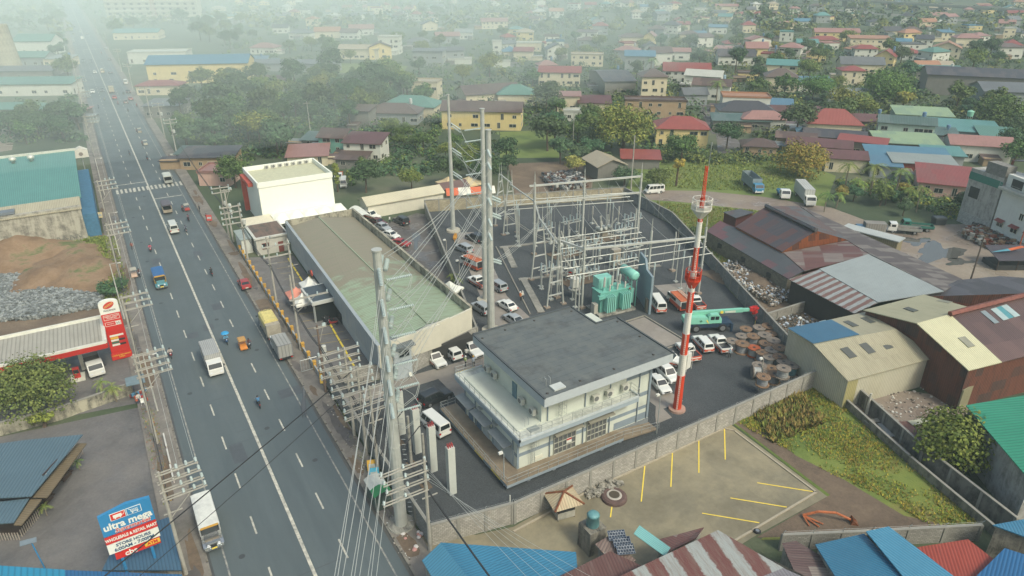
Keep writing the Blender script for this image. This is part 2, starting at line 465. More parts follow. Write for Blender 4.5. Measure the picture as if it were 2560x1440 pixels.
sheet('grass_bank',[P(*p) for p in ((1600,498),(1700,505),(1900,525),(1800,610),(1960,720),(2050,780),(1905,800),(1720,640))],.03,gm_lush2,px=False)
sheet('grass_bank',[P(*p) for p in ((1560,480),(1600,400),(1900,370),(2090,440),(2060,520),(1905,492),(1760,478))],.03,gm_lush2,px=False)
sheet('burnt_ground',[P(*p) for p in ((1800,660),(1870,655),(2100,840),(2030,900),(1905,790))],.045,gm_brown,px=False)
sheet('dirt_yard',[P(*p) for p in ((1270,410),(1490,400),(1480,470),(1290,500))],.04,gm_brown,px=False)
sheet('grass_field',[P(*p) for p in ((1250,330),(1380,325),(1400,395),(1250,395))],.03,gm_lush2,px=False)
sheet('grass_field',[P(*p) for p in ((820,155),(1020,165),(1000,190),(820,180))],.03,gm_lush2,px=False)
sheet('wet_lane',[P(*p) for p in ((1790,330),(1830,330),(1865,380),(1795,385))],.04,gm_wet,px=False)
sheet('wet_lane',[P(*p) for p in ((1745,265),(1775,260),(1830,335),(1780,335))],.05,gm_wet,px=False)
# left of the road
sheet('dirt_lot',[P(*p) for p in ((-60,560),(290,585),(345,770),(310,850),(-60,880))],.03,gm_brown,px=False)
sheet('grass_verge',[P(*p) for p in ((0,600),(290,590),(330,760),(270,780),(230,660),(130,620))],.045,gm_lush2,px=False)
sheet('forecourt',[P(*p) for p in ((-80,860),(345,840),(352,905),(390,1000),(-80,1090))],.05,gm_asph,px=False)
sheet('restaurant_lot',[P(*p) for p in ((-80,1110),(390,1010),(420,1180),(470,1460),(-80,1500))],.04,gm_asph,px=False)
sheet('grass_field',[P(*p) for p in ((-60,320),(40,325),(30,375),(-60,390))],.03,gm_dirt,px=False)
# puddles
n = NT('puddle_water');pud = n.done((.09,.09,.08),.06,0,.9)
rr = random.Random(8)
for cx,cy,rx,ry in ((2345,632,58,22),(2290,603,34,9),(2395,655,30,9),(905,590,8,30),(1040,600,8,24),(760,1010,6,40),(985,1290,12,50)):
    ps = []
    for k in range(26):
        t = 2*PI*k/26;f = 1+.28*math.sin(3*t+cx)+.2*math.sin(5*t+cy)+rr.uniform(-.1,.1);ps.append(P(cx+rx*f*math.cos(t),cy+ry*f*math.sin(t)))
    sheet('puddle',ps,.065 if cx > 800 else .21,pud,px=False)
# parking stripes, yellow
yl = flat('e8cf4a',.7,var=.1)
def stripe(a,b,w=.13,z=.07,mat=yl):
    a = P(*a);b = P(*b);d = b-a;nrm = Vector((-d.y,d.x,0)).normalized()*w/2
    m = MB();m.poly([(p.x,p.y,z) for p in (a-nrm,b-nrm,b+nrm,a+nrm)]);return struct(m.build('parking_line',mat))
for a,b in (((1811,1072),(1813,1150)),((1747,1101),(1747,1183)),((1681,1133),(1677,1218)),((1612,1165),(1603,1255)),((1531,1258),(1526,1294)),((2032,1230),(1893,1208)),((1967,1269),(1826,1246)),((1898,1308),(1755,1284))): stripe(a,b)
kerb([P(1285,1330),P(1480,1225),P(1810,1072),P(1835,1078),P(2040,1232),P(1880,1328),P(1720,1420)],.22,0,.17,mat=flat('a29a86',.9))
dryl = flat('a08e5a',.8)
for y in range(0,8):
    a = Vector((24.2,131-y*2.9,0));m = MB();m.poly([(24.2,a.y,.06),(27,a.y-.5,.06),(27,a.y-.38,.06),(24.2,a.y+.12,.06)]);struct(m.build('parking_line',dryl))
for y in range(0,7):
    m = MB();m.poly([(22.2,107-y*2.9,.06),(27,106-y*2.9,.06),(27,106.13-y*2.9,.06),(22.2,107.13-y*2.9,.06)]);struct(m.build('parking_line',dryl))
# far streets
sheet('lane',[P(*p) for p in ((1830,1),(2560,62),(2560,66),(1830,5))],.02,gm_asph,px=False)
# ------------------------------------------------ shared fittings
steel = flat('9aa09c',.5,.3);galv = flat('a9afab',.45,.35,scale=3);white_p = flat('d9dcd0',.6);dark_m = flat('2b2e2f',.6)
cream_w = flat('cfd0bd',.7);rustm = flat('7a4a2e',.85,var=.4,scale=4);conc_m = grimy('9b9a8e','5e5e58')
def railing(par,pts,h=1.0,step=1.6,name='railing',mat=None,rails=(1.0,.5)):
    m = MB()
    for a,b in zip(pts,pts[1:]):
        a = Vector(a);b = Vector(b)
        for k in rails: m.tube(a+Vector((0,0,h*k)),b+Vector((0,0,h*k)),.028,n=5)
        n_ = max(1,round((b-a).length/step))
        for i in range(n_+1):
            p = a.lerp(b,i/n_);m.tube(p,p+Vector((0,0,h)),.03,n=5)
    return m.build(name,mat or galv,par)
def window(par,c,w,h,ax,out,frame=None,cols=2,rows=1,pane=None,depth=.1,name='window'):
    """window on a wall: c centre on the wall plane, ax unit vector along the wall, out outward normal; frame holds bars, pane a sub-part"""
    c = Vector(c);ax = Vector(ax);out = Vector(out);up = Vector((0,0,1));rz = math.atan2(ax.y,ax.x)
    f = MB();t = .07
    for k in range(cols+1):
        p = c+ax*(w*(k/cols-.5))+out*depth*.5;f.box(p,(t,depth,h+t),0,rz)
    for k in range(rows+1):
        p = c+up*(h*(k/rows-.5))+out*depth*.5;f.box(p,(w+t*(1 if 0 < k < rows else 1.02),depth*.96,t),0,rz)
    o = f.build(name,frame or cream_w,par)
    g = MB();g.box(c+out*.03,(w,.04,h),0,rz);g.build('pane',pane or glass(),o)
    return o
def door(par,c,w,h,ax,out,mat,name='door',handle=True):
    c = Vector(c);ax = Vector(ax);out = Vector(out);rz = math.atan2(ax.y,ax.x)
    d = MB();d.box(c+Vector((0,0,h/2))+out*.04,(w,.08,h),0,rz);o = d.build(name,mat,par)
    if handle: hd = MB();hd.box(c+Vector((0,0,1.0))+out*.11+ax*(w*.38),(.06,.07,.16),0,rz);hd.build('handle',steel,o)
    return o
def aircon(loc,rz,label,group):
    r = root('air_conditioner',label,'air conditioner',loc,rz,group)
    m = MB();m.box((0,0,.42),(.95,.42,.8));m.build('casing',flat('c4c5b8',.6),r)
    f = MB();f.lathe((-.08,-.215,.42),(-.08,-.25,.42),[(0,.32),(1,.32)],14);f.build('fan_grille',flat('6a6d6a',.7),r)
    b = MB();b.box((.42,.3,.1),(.05,.5,.06));b.box((-.42,.3,.1),(.05,.5,.06));b.box((0,.16,-.02),(.9,.06,.06));b.build('bracket',steel,r)
    return r

# ------------------------------------------------ control building
cbw = wall('c6ccbd',.12);cbg = flat('7f8d94',.8);cbl = wall('a7b1b1',.1)
n = NT('grey_membrane_roof');uv = n.tc.outputs['Object']
b = n.n('ShaderNodeTexBrick');n.l(uv,b.inputs['Vector']);b.inputs['Scale'].default_value = 1;b.inputs['Brick Width'].default_value = 7.3
b.inputs['Row Height'].default_value = 1.02;b.inputs['Mortar Size'].default_value = .022
b.inputs['Color1'].default_value = (*HX('52595a'),1);b.inputs['Color2'].default_value = (*HX('5a6160'),1);b.inputs['Mortar'].default_value = (*HX('343939'),1)
f = n.noise(uv,.22,6,.7);f2 = n.noise(uv,.6,5,.7)
c_ = n.mix(n.ramp(f,.5,.66),b.outputs['Color'],HX('444544'));c_ = n.mix(n.ramp(f2,.4,.75),c_,HX('666b66'))
roofgrey = n.done(c_,.75)
CB = root('control_building','pale grey control building with flat grey membrane roof and white lower terrace','building',(0,0,0))
m = MB()
m.b0(33.0,53.8,.9,52.6,66.6,6.35);m.build('wall',cbw,CB)
m = MB();m.b0(36.2,53.8,6.35,52.6,66.6,10.3);m.b0(36.2,66.6,6.35,49.2,67.2,10.3);m.build('wall',cbw,CB)
# painted grey bands
m = MB()
m.b0(33.0,53.795,2.6,52.6,53.8,3.1);m.b0(44.9,53.79,4.6,52.603,53.8,5.2);m.b0(47,53.79,1.0,52.604,53.8,2.0)
m.b0(48.5,53.785,7.7,52.605,53.8,8.4);m.b0(32.99,53.79,2.6,33.0,66.6,3.1);m.b0(52.3,53.78,1,52.61,53.82,10.3);m.b0(32.98,53.775,1,33.25,53.83,6.2)
m.build('painted_band',cbg,CB)
# main roof slab with deep fascia
outl = [(34.9,51.3),(53.3,51.3),(53.3,62.0),(49.9,62.0),(49.9,67.6),(34.9,67.6)]
m = MB();m.prism(outl,10.3,11.45,0,1);m.build('roof',[flat('a9b2b3',.8,var=.06),roofgrey],CB)
m = MB()
for a,b in zip(outl,outl[1:]+outl[:1]):
    if a[1] == 51.3 and b[1] == 51.3: continue
    a = Vector((*a,0));b = Vector((*b,0));d = b-a;m.box(((a.x+b.x)/2,(a.y+b.y)/2,11.52),(d.length+.2,.22,.16),0,math.atan2(d.y,d.x))
m.build('roof_kerb',flat('4a5052',.7),CB)
m = MB();m.b0(36.6,51.9,11.46,38.1,53.0,11.62);m.build('roof_hatch',flat('b9bfb9',.5),CB)
for dx in (0,.55):
    m = MB();m.path([(36.4+dx,53.3,11.45),(36.4+dx,53.3,12.3),(36.4+dx,53.7,12.4),(36.4+dx,53.9,12.0)],.035);m.build('hatch_rail',galv,CB)
for x,y in ((35.5,66.2),(39,66.6),(43.5,66.8),(49.2,66.5),(52.6,61),(52.5,56.5),(51,52.3),(45,52.2),(40.2,52.2),(35.7,52.0)):
    m = MB();m.lathe((x,y,11.45),(x,y,11.56),[(0,.16),(.6,.16),(1,.06)],8);m.build('roof_drain',flat('3d3a36',.8),CB)
# terrace slab and balcony
terr = grimy('c3c8bd','9aa09a')
m = MB();m.prism([(32.3,52.1),(49.2,52.1),(49.2,53.8),(36.2,53.8),(36.2,67.9),(32.3,67.9)],5.55,6.2,0,1);m.build('terrace',[flat('93a1a6',.8,var=.06),terr],CB)
m = MB()
for seg in (((32.3,52.1),(49.2,52.1)),((32.3,67.9),(32.3,52.1)),((36.2,67.9),(32.3,67.9)),((49.2,52.1),(49.2,53.7))):
    a,b = Vector((*seg[0],0)),Vector((*seg[1],0));d = b-a;m.box(((a.x+b.x)/2,(a.y+b.y)/2,6.32),(d.length+.18,.18,.26),0,math.atan2(d.y,d.x))
m.build('parapet',flat('b4bdbc',.8),CB)
railing(CB,[(49.2,53.7,6.4),(49.2,52.15,6.4),(32.35,52.15,6.4),(32.35,67.85,6.4),(36.1,67.85,6.4)],1.0,1.35)
m = MB();m.b0(34.2,52.9,6.2,35.5,53.9,6.3);m.build('roof_hatch',flat('8f9896',.5),CB)
for dx in (0,.5):
    m = MB();m.path([(34.2+dx,54.1,6.2),(34.2+dx,54.1,7.2),(34.2+dx,54.4,7.25)],.03);m.build('hatch_rail',galv,CB)
# walkway round the base with railing, ramp at the right
brn = ground_mat('walkway',((.3,'6f6453'),(.5,'857863'),(.7,'958a77')),.3,7,.15,.8,2,.15)
m = MB();m.prism([(30.6,52.0),(47.2,52.0),(47.2,53.8),(33.0,53.8),(33.0,69.2),(30.6,69.2)],.55,.95,0,1)
m.mesh([(47.2,52,.55),(52.8,52,0),(52.8,53.8,0),(47.2,53.8,.55),(47.2,52,.95),(52.8,52,.1),(52.8,53.8,.1),(47.2,53.8,.95)],[(0,1,5,4),(1,2,6,5),(4,5,6,7),(3,2,1,0)],1)
m.build('walkway',[flat('8d9aa0',.8),brn],CB)
m = MB()
for y in (53,56.2,59.4,62.6,65.8): m.b0(30.9,y,0,31.4,y+.4,.55)
for x in (33.5,37,40.5,44,46.8): m.b0(x,52.3,0,x+.4,52.8,.55)
m.b0(32.9,53.7,0,52.6,66.5,.9);m.build('foundation',flat('7d8485',.9),CB)
railing(CB,[(53,52.05,.15),(47.2,52.05,.95),(30.65,52.05,.95),(30.65,69.1,.95),(32.8,69.1,.95)],1.0,1.35)
m = MB()
for k in range(9):
    for y0 in (53.6,57.6): m.box((30.58,y0+k*.24,.75),(.03,.13,.3),0,0,.6)
m.build('hazard_stripes',yl,CB)
m = MB()
for k in range(10): m.box((32.6+k*.28,67.95,6.4),(.15,.04,.16),0)
m.build('hazard_stripes',yl,CB)
# shutters on the front, doors on the left side
for x0,x1 in ((38.0,41.1),(42.8,45.7)):
    window(CB,((x0+x1)/2,53.8,2.6),x1-x0,3.2,(1,0,0),(0,-1,0),flat('a9aa9b',.6),5,4,flat('5c5f5e',.35),.14,'shutter_door')
    m = MB();m.box(((x0+x1)/2,53.2,4.55),(x1-x0+.9,1.2,.09),0,0,rx=.12);m.build('door_canopy',flat('8e8c7c',.7),CB)
m = MB();m.box((40.1,53.6,2.4),(.75,.04,.7),0);m.box((40.1,53.57,2.6),(.72,.02,.22),1);m.build('notice',[white_p,flat('a8302a')],CB)
dm = flat('5d7484',.6)
for y,w,mt in ((65.0,1.1,dm),(62.8,1.1,dm),(61.0,1.5,cbl),(58.4,2.2,cbl),(55.6,2.4,cbl)):
    door(CB,(33.0,y,.95),w,2.4,(0,1,0),(-1,0,0),mt)
for y0,y1 in ((63.5,67.0),(59.4,63.2),(54.8,58.6)):
    m = MB();m.box((32.4,(y0+y1)/2,3.75),(1.2,y1-y0,.1),0,0,ry=-.1);m.build('door_canopy',flat('8a9190',.7),CB)
door(CB,(36.2,59.6,6.2),1.0,2.2,(0,1,0),(-1,0,0),flat('5f7d86',.6))
for y in (62.0,58.3):
    m = MB();m.box((32.7,y,4.6),(.5,.5,.3),0);m.build('vent_hood',galv,CB)
for x,y,z0,z1 in ((37.4,53.7,1,5.5),(42.2,53.7,1,5.5),(46.2,53.7,1,5.5),(50.6,53.7,1,10.2),(52.2,53.7,1,10.2),(37.0,53.7,6.3,10.2),(42.3,53.7,6.3,10.2),(46,53.7,6.3,10.2),(32.9,63.6,1,5.4),(32.9,66.3,1,5.4),(32.9,59.2,1,5.4),(32.9,54.6,1,5.4)):
    m = MB();m.tube((x,y,z0),(x,y,z1),.075,n=6);m.build('drain_pipe',flat('7f8c93',.6),CB)
for (x,z0,z1) in ((34.9,1.0,6.1),(38.6,6.3,9.4)):
    m = MB()
    for dx in (-.25,.25): m.tube((x+dx,53.45,z0+.3),(x+dx,53.45,z1),.03,n=5)
    z = z0+.5
    while z < z1: m.tube((x-.25,53.45,z),(x+.25,53.45,z),.02,n=4);z += .32
    for z in (z1-.3,z1-1.3,z1-2.3): m.path([(x-.35,53.4,z),(x-.4,52.8,z),(x,52.6,z),(x+.4,52.8,z),(x+.35,53.4,z)],.02,4)
    for dx in (-.35,0,.35): m.tube((x+dx,52.75,z1-2.4),(x+dx,52.75,z1-.2),.018,n=4)
    m.build('caged_ladder',galv,CB)
m = MB();m.b0(35.4,53.7,1.3,36.5,53.85,1.8);m.build('vent',cream_w,CB)
for (x,y,z,rz,w) in ((35.75,65.6,6.9,-PI/2,'leftmost, near the terrace back corner'),(35.75,63.9,6.9,-PI/2,'beside the back-corner one'),(35.75,57.4,6.9,-PI/2,'just right of the blue terrace door'),(35.75,55.0,6.9,-PI/2,'nearest the front corner')):
    aircon((x,y,z),rz,'white outdoor AC unit on the terrace wall, '+w,'air conditioners on the terrace wall')
for (x,w) in ((43.6,'left'),(45.6,'middle'),(48.0,'right')):
    aircon((x,53.35,6.9),0,'white outdoor AC unit above the front balcony, %s one of three' % w,'air conditioners over the balcony')

# ------------------------------------------------ showroom with the long green and brown roof
SR = root('showroom','long low showroom with faded green and brown ribbed roof and grey panel wall','building',(0,0,0))
n = NT('faded_long_roof');uv = n.tc.outputs['UV'];ob = n.tc.outputs['Object']
f = n.noise(ob,.18,5,.7,.6)
sp = n.n('ShaderNodeSeparateXYZ');n.l(ob,sp.inputs[0])
mr = n.n('ShaderNodeMapRange');n.l(sp.outputs[1],mr.inputs[0]);mr.inputs[1].default_value = 122;mr.inputs[2].default_value = 88;mr.inputs[3].default_value = -.35;mr.inputs[4].default_value = .35
ad = n.n('ShaderNodeMath',operation='ADD');n.l(f,ad.inputs[0]);n.l(mr.outputs[0],ad.inputs[1])
st = n.noise(n.map(ob,(.16,1.6,1)),1.2,6,.8)
c_ = n.mix(n.ramp(ad.outputs[0],.50,.60),HX('8a8370'),HX('93a68a'))
c_ = n.mix(n.ramp(st,.44,.68),c_,n.mix(.6,HX('6f6650'),HX('8a9078')))
w = n.n('ShaderNodeTexWave');w.bands_direction = 'Y';n.l(ob,w.inputs['Vector']);w.inputs['Scale'].default_value = .7
c_ = n.mix(n.ramp(w.outputs['Fac'],0,.4),n.mix(.28,c_,(0,0,0)),c_)
n.bump(w.outputs['Fac'],.5,.05);longroof = n.done(c_,.6)
# plan: left wall from (27,81.5) to (29.3,136); right wall (42.6,84.6) to (42.6,135)
FL,FR_,BR,BL = (27.0,80.6),(42.8,84.4),(42.6,135.3),(29.2,136.2)
rgF,rgB = (35.2,82.4),(35.4,135.8)
m = MB();e = 4.9;rz_ = 6.0
def Z(p,z): return (p[0],p[1],z)
vs = [Z(FL,0),Z(FR_,0),Z(BR,0),Z(BL,0),Z(FL,e),Z(FR_,e),Z(BR,e),Z(BL,e),Z(rgF,rz_),Z(rgB,rz_)]
m.mesh(vs,[(0,1,5,8,4),(2,3,7,9,6),(3,0,4,7),(1,2,6,5)]);m.build('wall',wall('aeb6b3',.3),SR)
m = MB();k = .08
m.mesh([Z(FL,e+k),Z(rgF,rz_+k),Z(rgB,rz_+k),Z(BL,e+k),Z(FR_,e+k),Z(BR,e+k)],[(0,1,2,3),(1,4,5,2)]);m.build('roof',longroof,SR)
m = MB();m.tube(Z(rgF,rz_+.12),Z(rgB,rz_+.12),.16,n=4);m.build('roof_ridge',flat('8f9a80'),SR)
# raised grey side parapet, front cream fascia and right concrete parapet
def wallseg(m,a,b,z0,z1,t,mi=0,mt=None):
    a = Vector((*a[:2],0));b = Vector((*b[:2],0));d = b-a
    m.box(((a.x+b.x)/2,(a.y+b.y)/2,(z0+z1)/2),(d.length,t,z1-z0),mi,math.atan2(d.y,d.x));return m
n = NT('grey_panel_cladding');uv = n.tc.outputs['UV']
w = n.n('ShaderNodeTexBrick');n.l(uv,w.inputs['Vector']);w.inputs['Scale'].default_value = 1;w.inputs['Brick Width'].default_value = 2.4;w.inputs['Row Height'].default_value = 9;w.inputs['Mortar Size'].default_value = .03;w.offset = 0
w.inputs['Color1'].default_value = (*HX('8c979c'),1);w.inputs['Color2'].default_value = (*HX('959fa2'),1);w.inputs['Mortar'].default_value = (*HX('6a7478'),1)
st = n.noise(n.map(uv,(1.2,.15,1)),1.3,5,.7)
panelm = n.done(n.mix(n.ramp(st,.45,.75),w.outputs['Color'],HX('a9ada2')),.55)
m = wallseg(MB(),(26.7,79.9),(28.9,136.6),2.7,6.1,.3);wallseg(m,(26.75,79.9),(28.95,136.6),6.1,6.25,.5);m.build('side_fascia',panelm,SR)
m = wallseg(MB(),(26.7,80.0),(36.6,81.2),2.6,6.2,.3);wallseg(m,(33.2,80.75),(38.6,82.2),2.7,6.3,.32);wallseg(m,(38.5,82.2),(42.9,83.5),.6,6.1,.34);m.build('front_fascia',wall('c9c6b2',.12),SR)
m = wallseg(MB(),(43.0,83.6),(43.0,137),4.3,6.2,.3);wallseg(m,(43.0,83.6),(43.0,137),6.2,6.35,.42);wallseg(m,(29,137),(43.2,137),4.3,6.2,.3);m.build('rear_parapet',grimy('a8a48f','57564c'),SR)
m = MB()
for k in range(8):
    t = k/7;m.b0(27.3+2*t-.05,84+50*t,0,27.7+2*t,84.6+50*t,2.7)
m.build('column',flat('8f989c'),SR)
m = MB();m.b0(34.5,81.9,0,35.4,82.6,2.7);m.build('column',flat('c77b42',.7),SR)
m = MB();m.b0(27.6,100,.1,28.0,118,2.7);m.build('shopfront_glass',glass(),SR)
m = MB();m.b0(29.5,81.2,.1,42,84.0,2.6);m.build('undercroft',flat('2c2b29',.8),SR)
m = MB();m.lathe((26.9,112.3,4.6),(26.72,112.3,4.6),[(0,.55),(1,.55)],14);m.build('round_emblem',flat('b8452e'),SR)
# porch canopy
m = MB();m.b0(23.8,102.2,3.3,28.0,108.8,3.9);m.b0(24.1,102.5,3.9,27.8,108.5,3.91,1);m.build('porch_canopy',[flat('b9bdb5'),flat('3e474b',.3)],SR)
m = MB()
for y in (102.5,108.4): m.b0(24,y,0,24.3,y+.3,3.3)
m.b0(24.2,102.8,0,27.8,103.0,3.2,1);m.build('porch_post',[steel,glass()],SR)

def canopy_tent(x,y,w,d,h,label,col,rz=0,group='pop up tents'):
    r = root('canopy_tent',label,'tent',(x,y,0),rz,group)
    m = MB();z = h;top = (0,0,h+1.5)
    c = [(-w/2,-d/2,z),(w/2,-d/2,z),(w/2,d/2,z),(-w/2,d/2,z)]
    mid = [tuple(Vector(p)*.45+Vector((0,0,z*.55+.55))) for p in c]
    for i in range(4):
        j = (i+1) % 4;m.poly([c[i],c[j],mid[j],mid[i]]);m.poly([mid[i],mid[j],top])
        m.poly([(c[i][0],c[i][1],z-.35),(c[j][0],c[j][1],z-.35),c[j],c[i]])
    m.build('canopy',flat(col,.8,var=.08),r)
    for p in c:
        l = MB();l.tube((p[0]*.97,p[1]*.97,0),(p[0]*.97,p[1]*.97,z),.03,n=5);l.build('leg',steel,r)
    return r
canopy_tent(23.3,110.6,3,3,2.2,'faded red pop-up tent beside the showroom porch','c98470')
canopy_tent(23.6,107.3,3,3,2.2,'white pop-up tent with red bars beneath, nearest the porch canopy','d8d9cc')
canopy_tent(26.4,113.0,3,3.2,2.3,'larger white pop-up tent against the grey showroom wall','d5d8cf')
canopy_tent(26.7,109.9,2.8,2.8,2.2,'white pop-up tent wedged between red tent and porch canopy','d0d3c9')

# ------------------------------------------------ low office next to the showroom
OF = root('site_office','small flat-roofed pale office with red framed window by showroom end','building',(0,0,0))
m = MB();m.b0(22.6,136.6,0,29.0,145,3.4);m.build('wall',wall('b9b8ab',.3),OF)
m = MB();m.b0(22.3,136.3,3.4,29.1,145.2,3.7);m.b0(22.8,137,3.7,28.8,145,3.72,1);m.build('roof',[flat('bfc0b4'),grimy('6f5c50','4d4a45')],OF)
window(OF,(24.3,136.6,1.8),1.3,1.2,(1,0,0),(0,-1,0),flat('7a4034'))
door(OF,(27.3,136.6,0),1.0,2.2,(1,0,0),(0,-1,0),flat('7d3f35'));door(OF,(28.4,136.6,0),.8,2.1,(1,0,0),(0,-1,0),cream_w)
m = MB();m.b0(20.2,139,0,22.2,145,3.0);gs = root('store_block','white narrow block behind the pole crossarms near the roadside','building');m.build('wall',flat('c9ccc0'),gs)
m = MB();m.b0(20,138.8,3.0,22.3,145.2,3.15);m.build('roof',flat('8e9a94'),gs)

# ------------------------------------------------ big white box building
WB = root('white_box_building','tall windowless white building with red trim on its road side','building')
wq = flat('e3e6d8',.75,var=.03)
x0,x1,y0,y1,h = 27.4,43.6,151.5,166.0,10.5
m = MB();m.b0(x0,y0,0,x1,y1,h-1.1);m.build('wall',wq,WB)
m = MB()
for a,b in (((x0,y0),(x1,y0)),((x1,y0),(x1,y1)),((x1,y1),(x0,y1)),((x0,y1),(x0,y0))): wallseg(m,a,b,h-1.15,h,.34)
m.build('parapet',wq,WB)
m = MB();m.b0(x0+.2,y0+.2,h-1.09,x1-.2,y1-.2,h-1.0);m.build('roof',flat('b9ba9c',.85),WB)
m = MB();m.b0(x0-1.1,y1-.9,.5,x0-.02,y1-.3,h-1.4);m.b0(x0-1.1,y1-9,h-2.2,x0-.02,y1-.9,h-1.4);m.build('red_trim',flat('b04a38',.6),WB)
for k in range(7): aircon((x0+5.2+k*1.55,y1-.55,h-1.0+.05),0,'rooftop AC unit on the white box building, number %s counting from its left' % ('one two three four five six seven'.split()[k]),'air conditioners on the white building roof')
for k in range(2):
    m = MB();m.b0(x0+7+k*2.2,y0+1,h-1.0,x0+7.9+k*2.2,y0+1.5,h-.7);m.build('roof_vent',dark_m,WB)
# row of scalloped white awnings in front
AW = root('fabric_awning','row of joined white vaulted awnings at the foot of the white building','awning')
for k in range(5):
    m = MB();xa = 29.0+k*3.2
    rings = []
    for j in range(5):
        y = 145.4+j*1.5;t = 1-abs(j-2)/2.2
        rings.append([(xa+3.15*i/6,y,2.6+j*.12+(.9*math.sin(PI*i/6)*t)) for i in range(7)])
    for j in range(4):
        for i in range(6): m.poly([rings[j][i],rings[j][i+1],rings[j+1][i+1],rings[j+1][i]])
    m.build('awning_bay',wq,AW)
    l = MB();l.tube((xa+.05,145.5,0),(xa+.05,145.5,2.7),.06,n=6);l.build('post',steel,AW)
KS = root('kiosk_house','cream flat-roofed kiosk beside the road in front of the white building','building')
m = MB();m.b0(23.4,146.6,0,28.2,151,3.0);m.build('wall',wall('c8c6b5',.15),KS)
m = MB();m.b0(22.8,146,3.0,28.7,151.4,3.3);m.build('roof',flat('cfc9b0',.8),KS)
window(KS,(26.6,146.6,1.6),1.8,1.2,(1,0,0),(0,-1,0),flat('7c8f95'),3)
DM = root('vaulted_shelter','white barrel-vaulted metal shelter left of the long shed','shelter')
m = MB();pr = [[(44.0+5*i/8,y,1.8+1.8*math.sin(PI*i/8)) for i in range(9)] for y in (139.5,146.5)]
for i in range(8): m.poly([pr[0][i],pr[0][i+1],pr[1][i+1],pr[1][i]])
m.build('roof',flat('d2d5c8',.6),DM)
m = MB()
for x in (44,49):
    for y in (139.6,146.4): m.tube((x,y,0),(x,y,1.85),.06,n=5)
m.build('frame',steel,DM)
# long white shed with gable roof
def gable(name,label,x0,y0,x1,y1,e,r,wm,rm,ridge='x',ov=.4,cat='shed',rz=0.0):
    cx,cy = (x0+x1)/2,(y0+y1)/2;w,d = x1-x0,y1-y0
    return house(name,label,cat,cx,cy,w,d,e,rz,'gable' if ridge == 'x' else 'gabley',r,ov,wm,rm,win=0)
win_proto = {};VR = random.Random(77)
def win_mesh(par,w,h,wide,nm='window'):
    key = (w,h,wide)
    if key not in win_proto:
        m = MB();m.box((0,-.03,0),(w,.06,h),0)
        t = .07
        for k in range(wide+1): m.box((-w/2+w*k/wide,-.05,0),(t,.1,h+t),1)
        for k in (-1,1): m.box((0,-.05,k*h/2),(w+t,.098,t),1)
        o = m.build('window',[glass(),flat('b9b7a6',.7)],par);win_proto[key] = o.data;return o
    o = bpy.data.objects.new('window',win_proto[key]);COL.objects.link(o);o.parent = par;return o
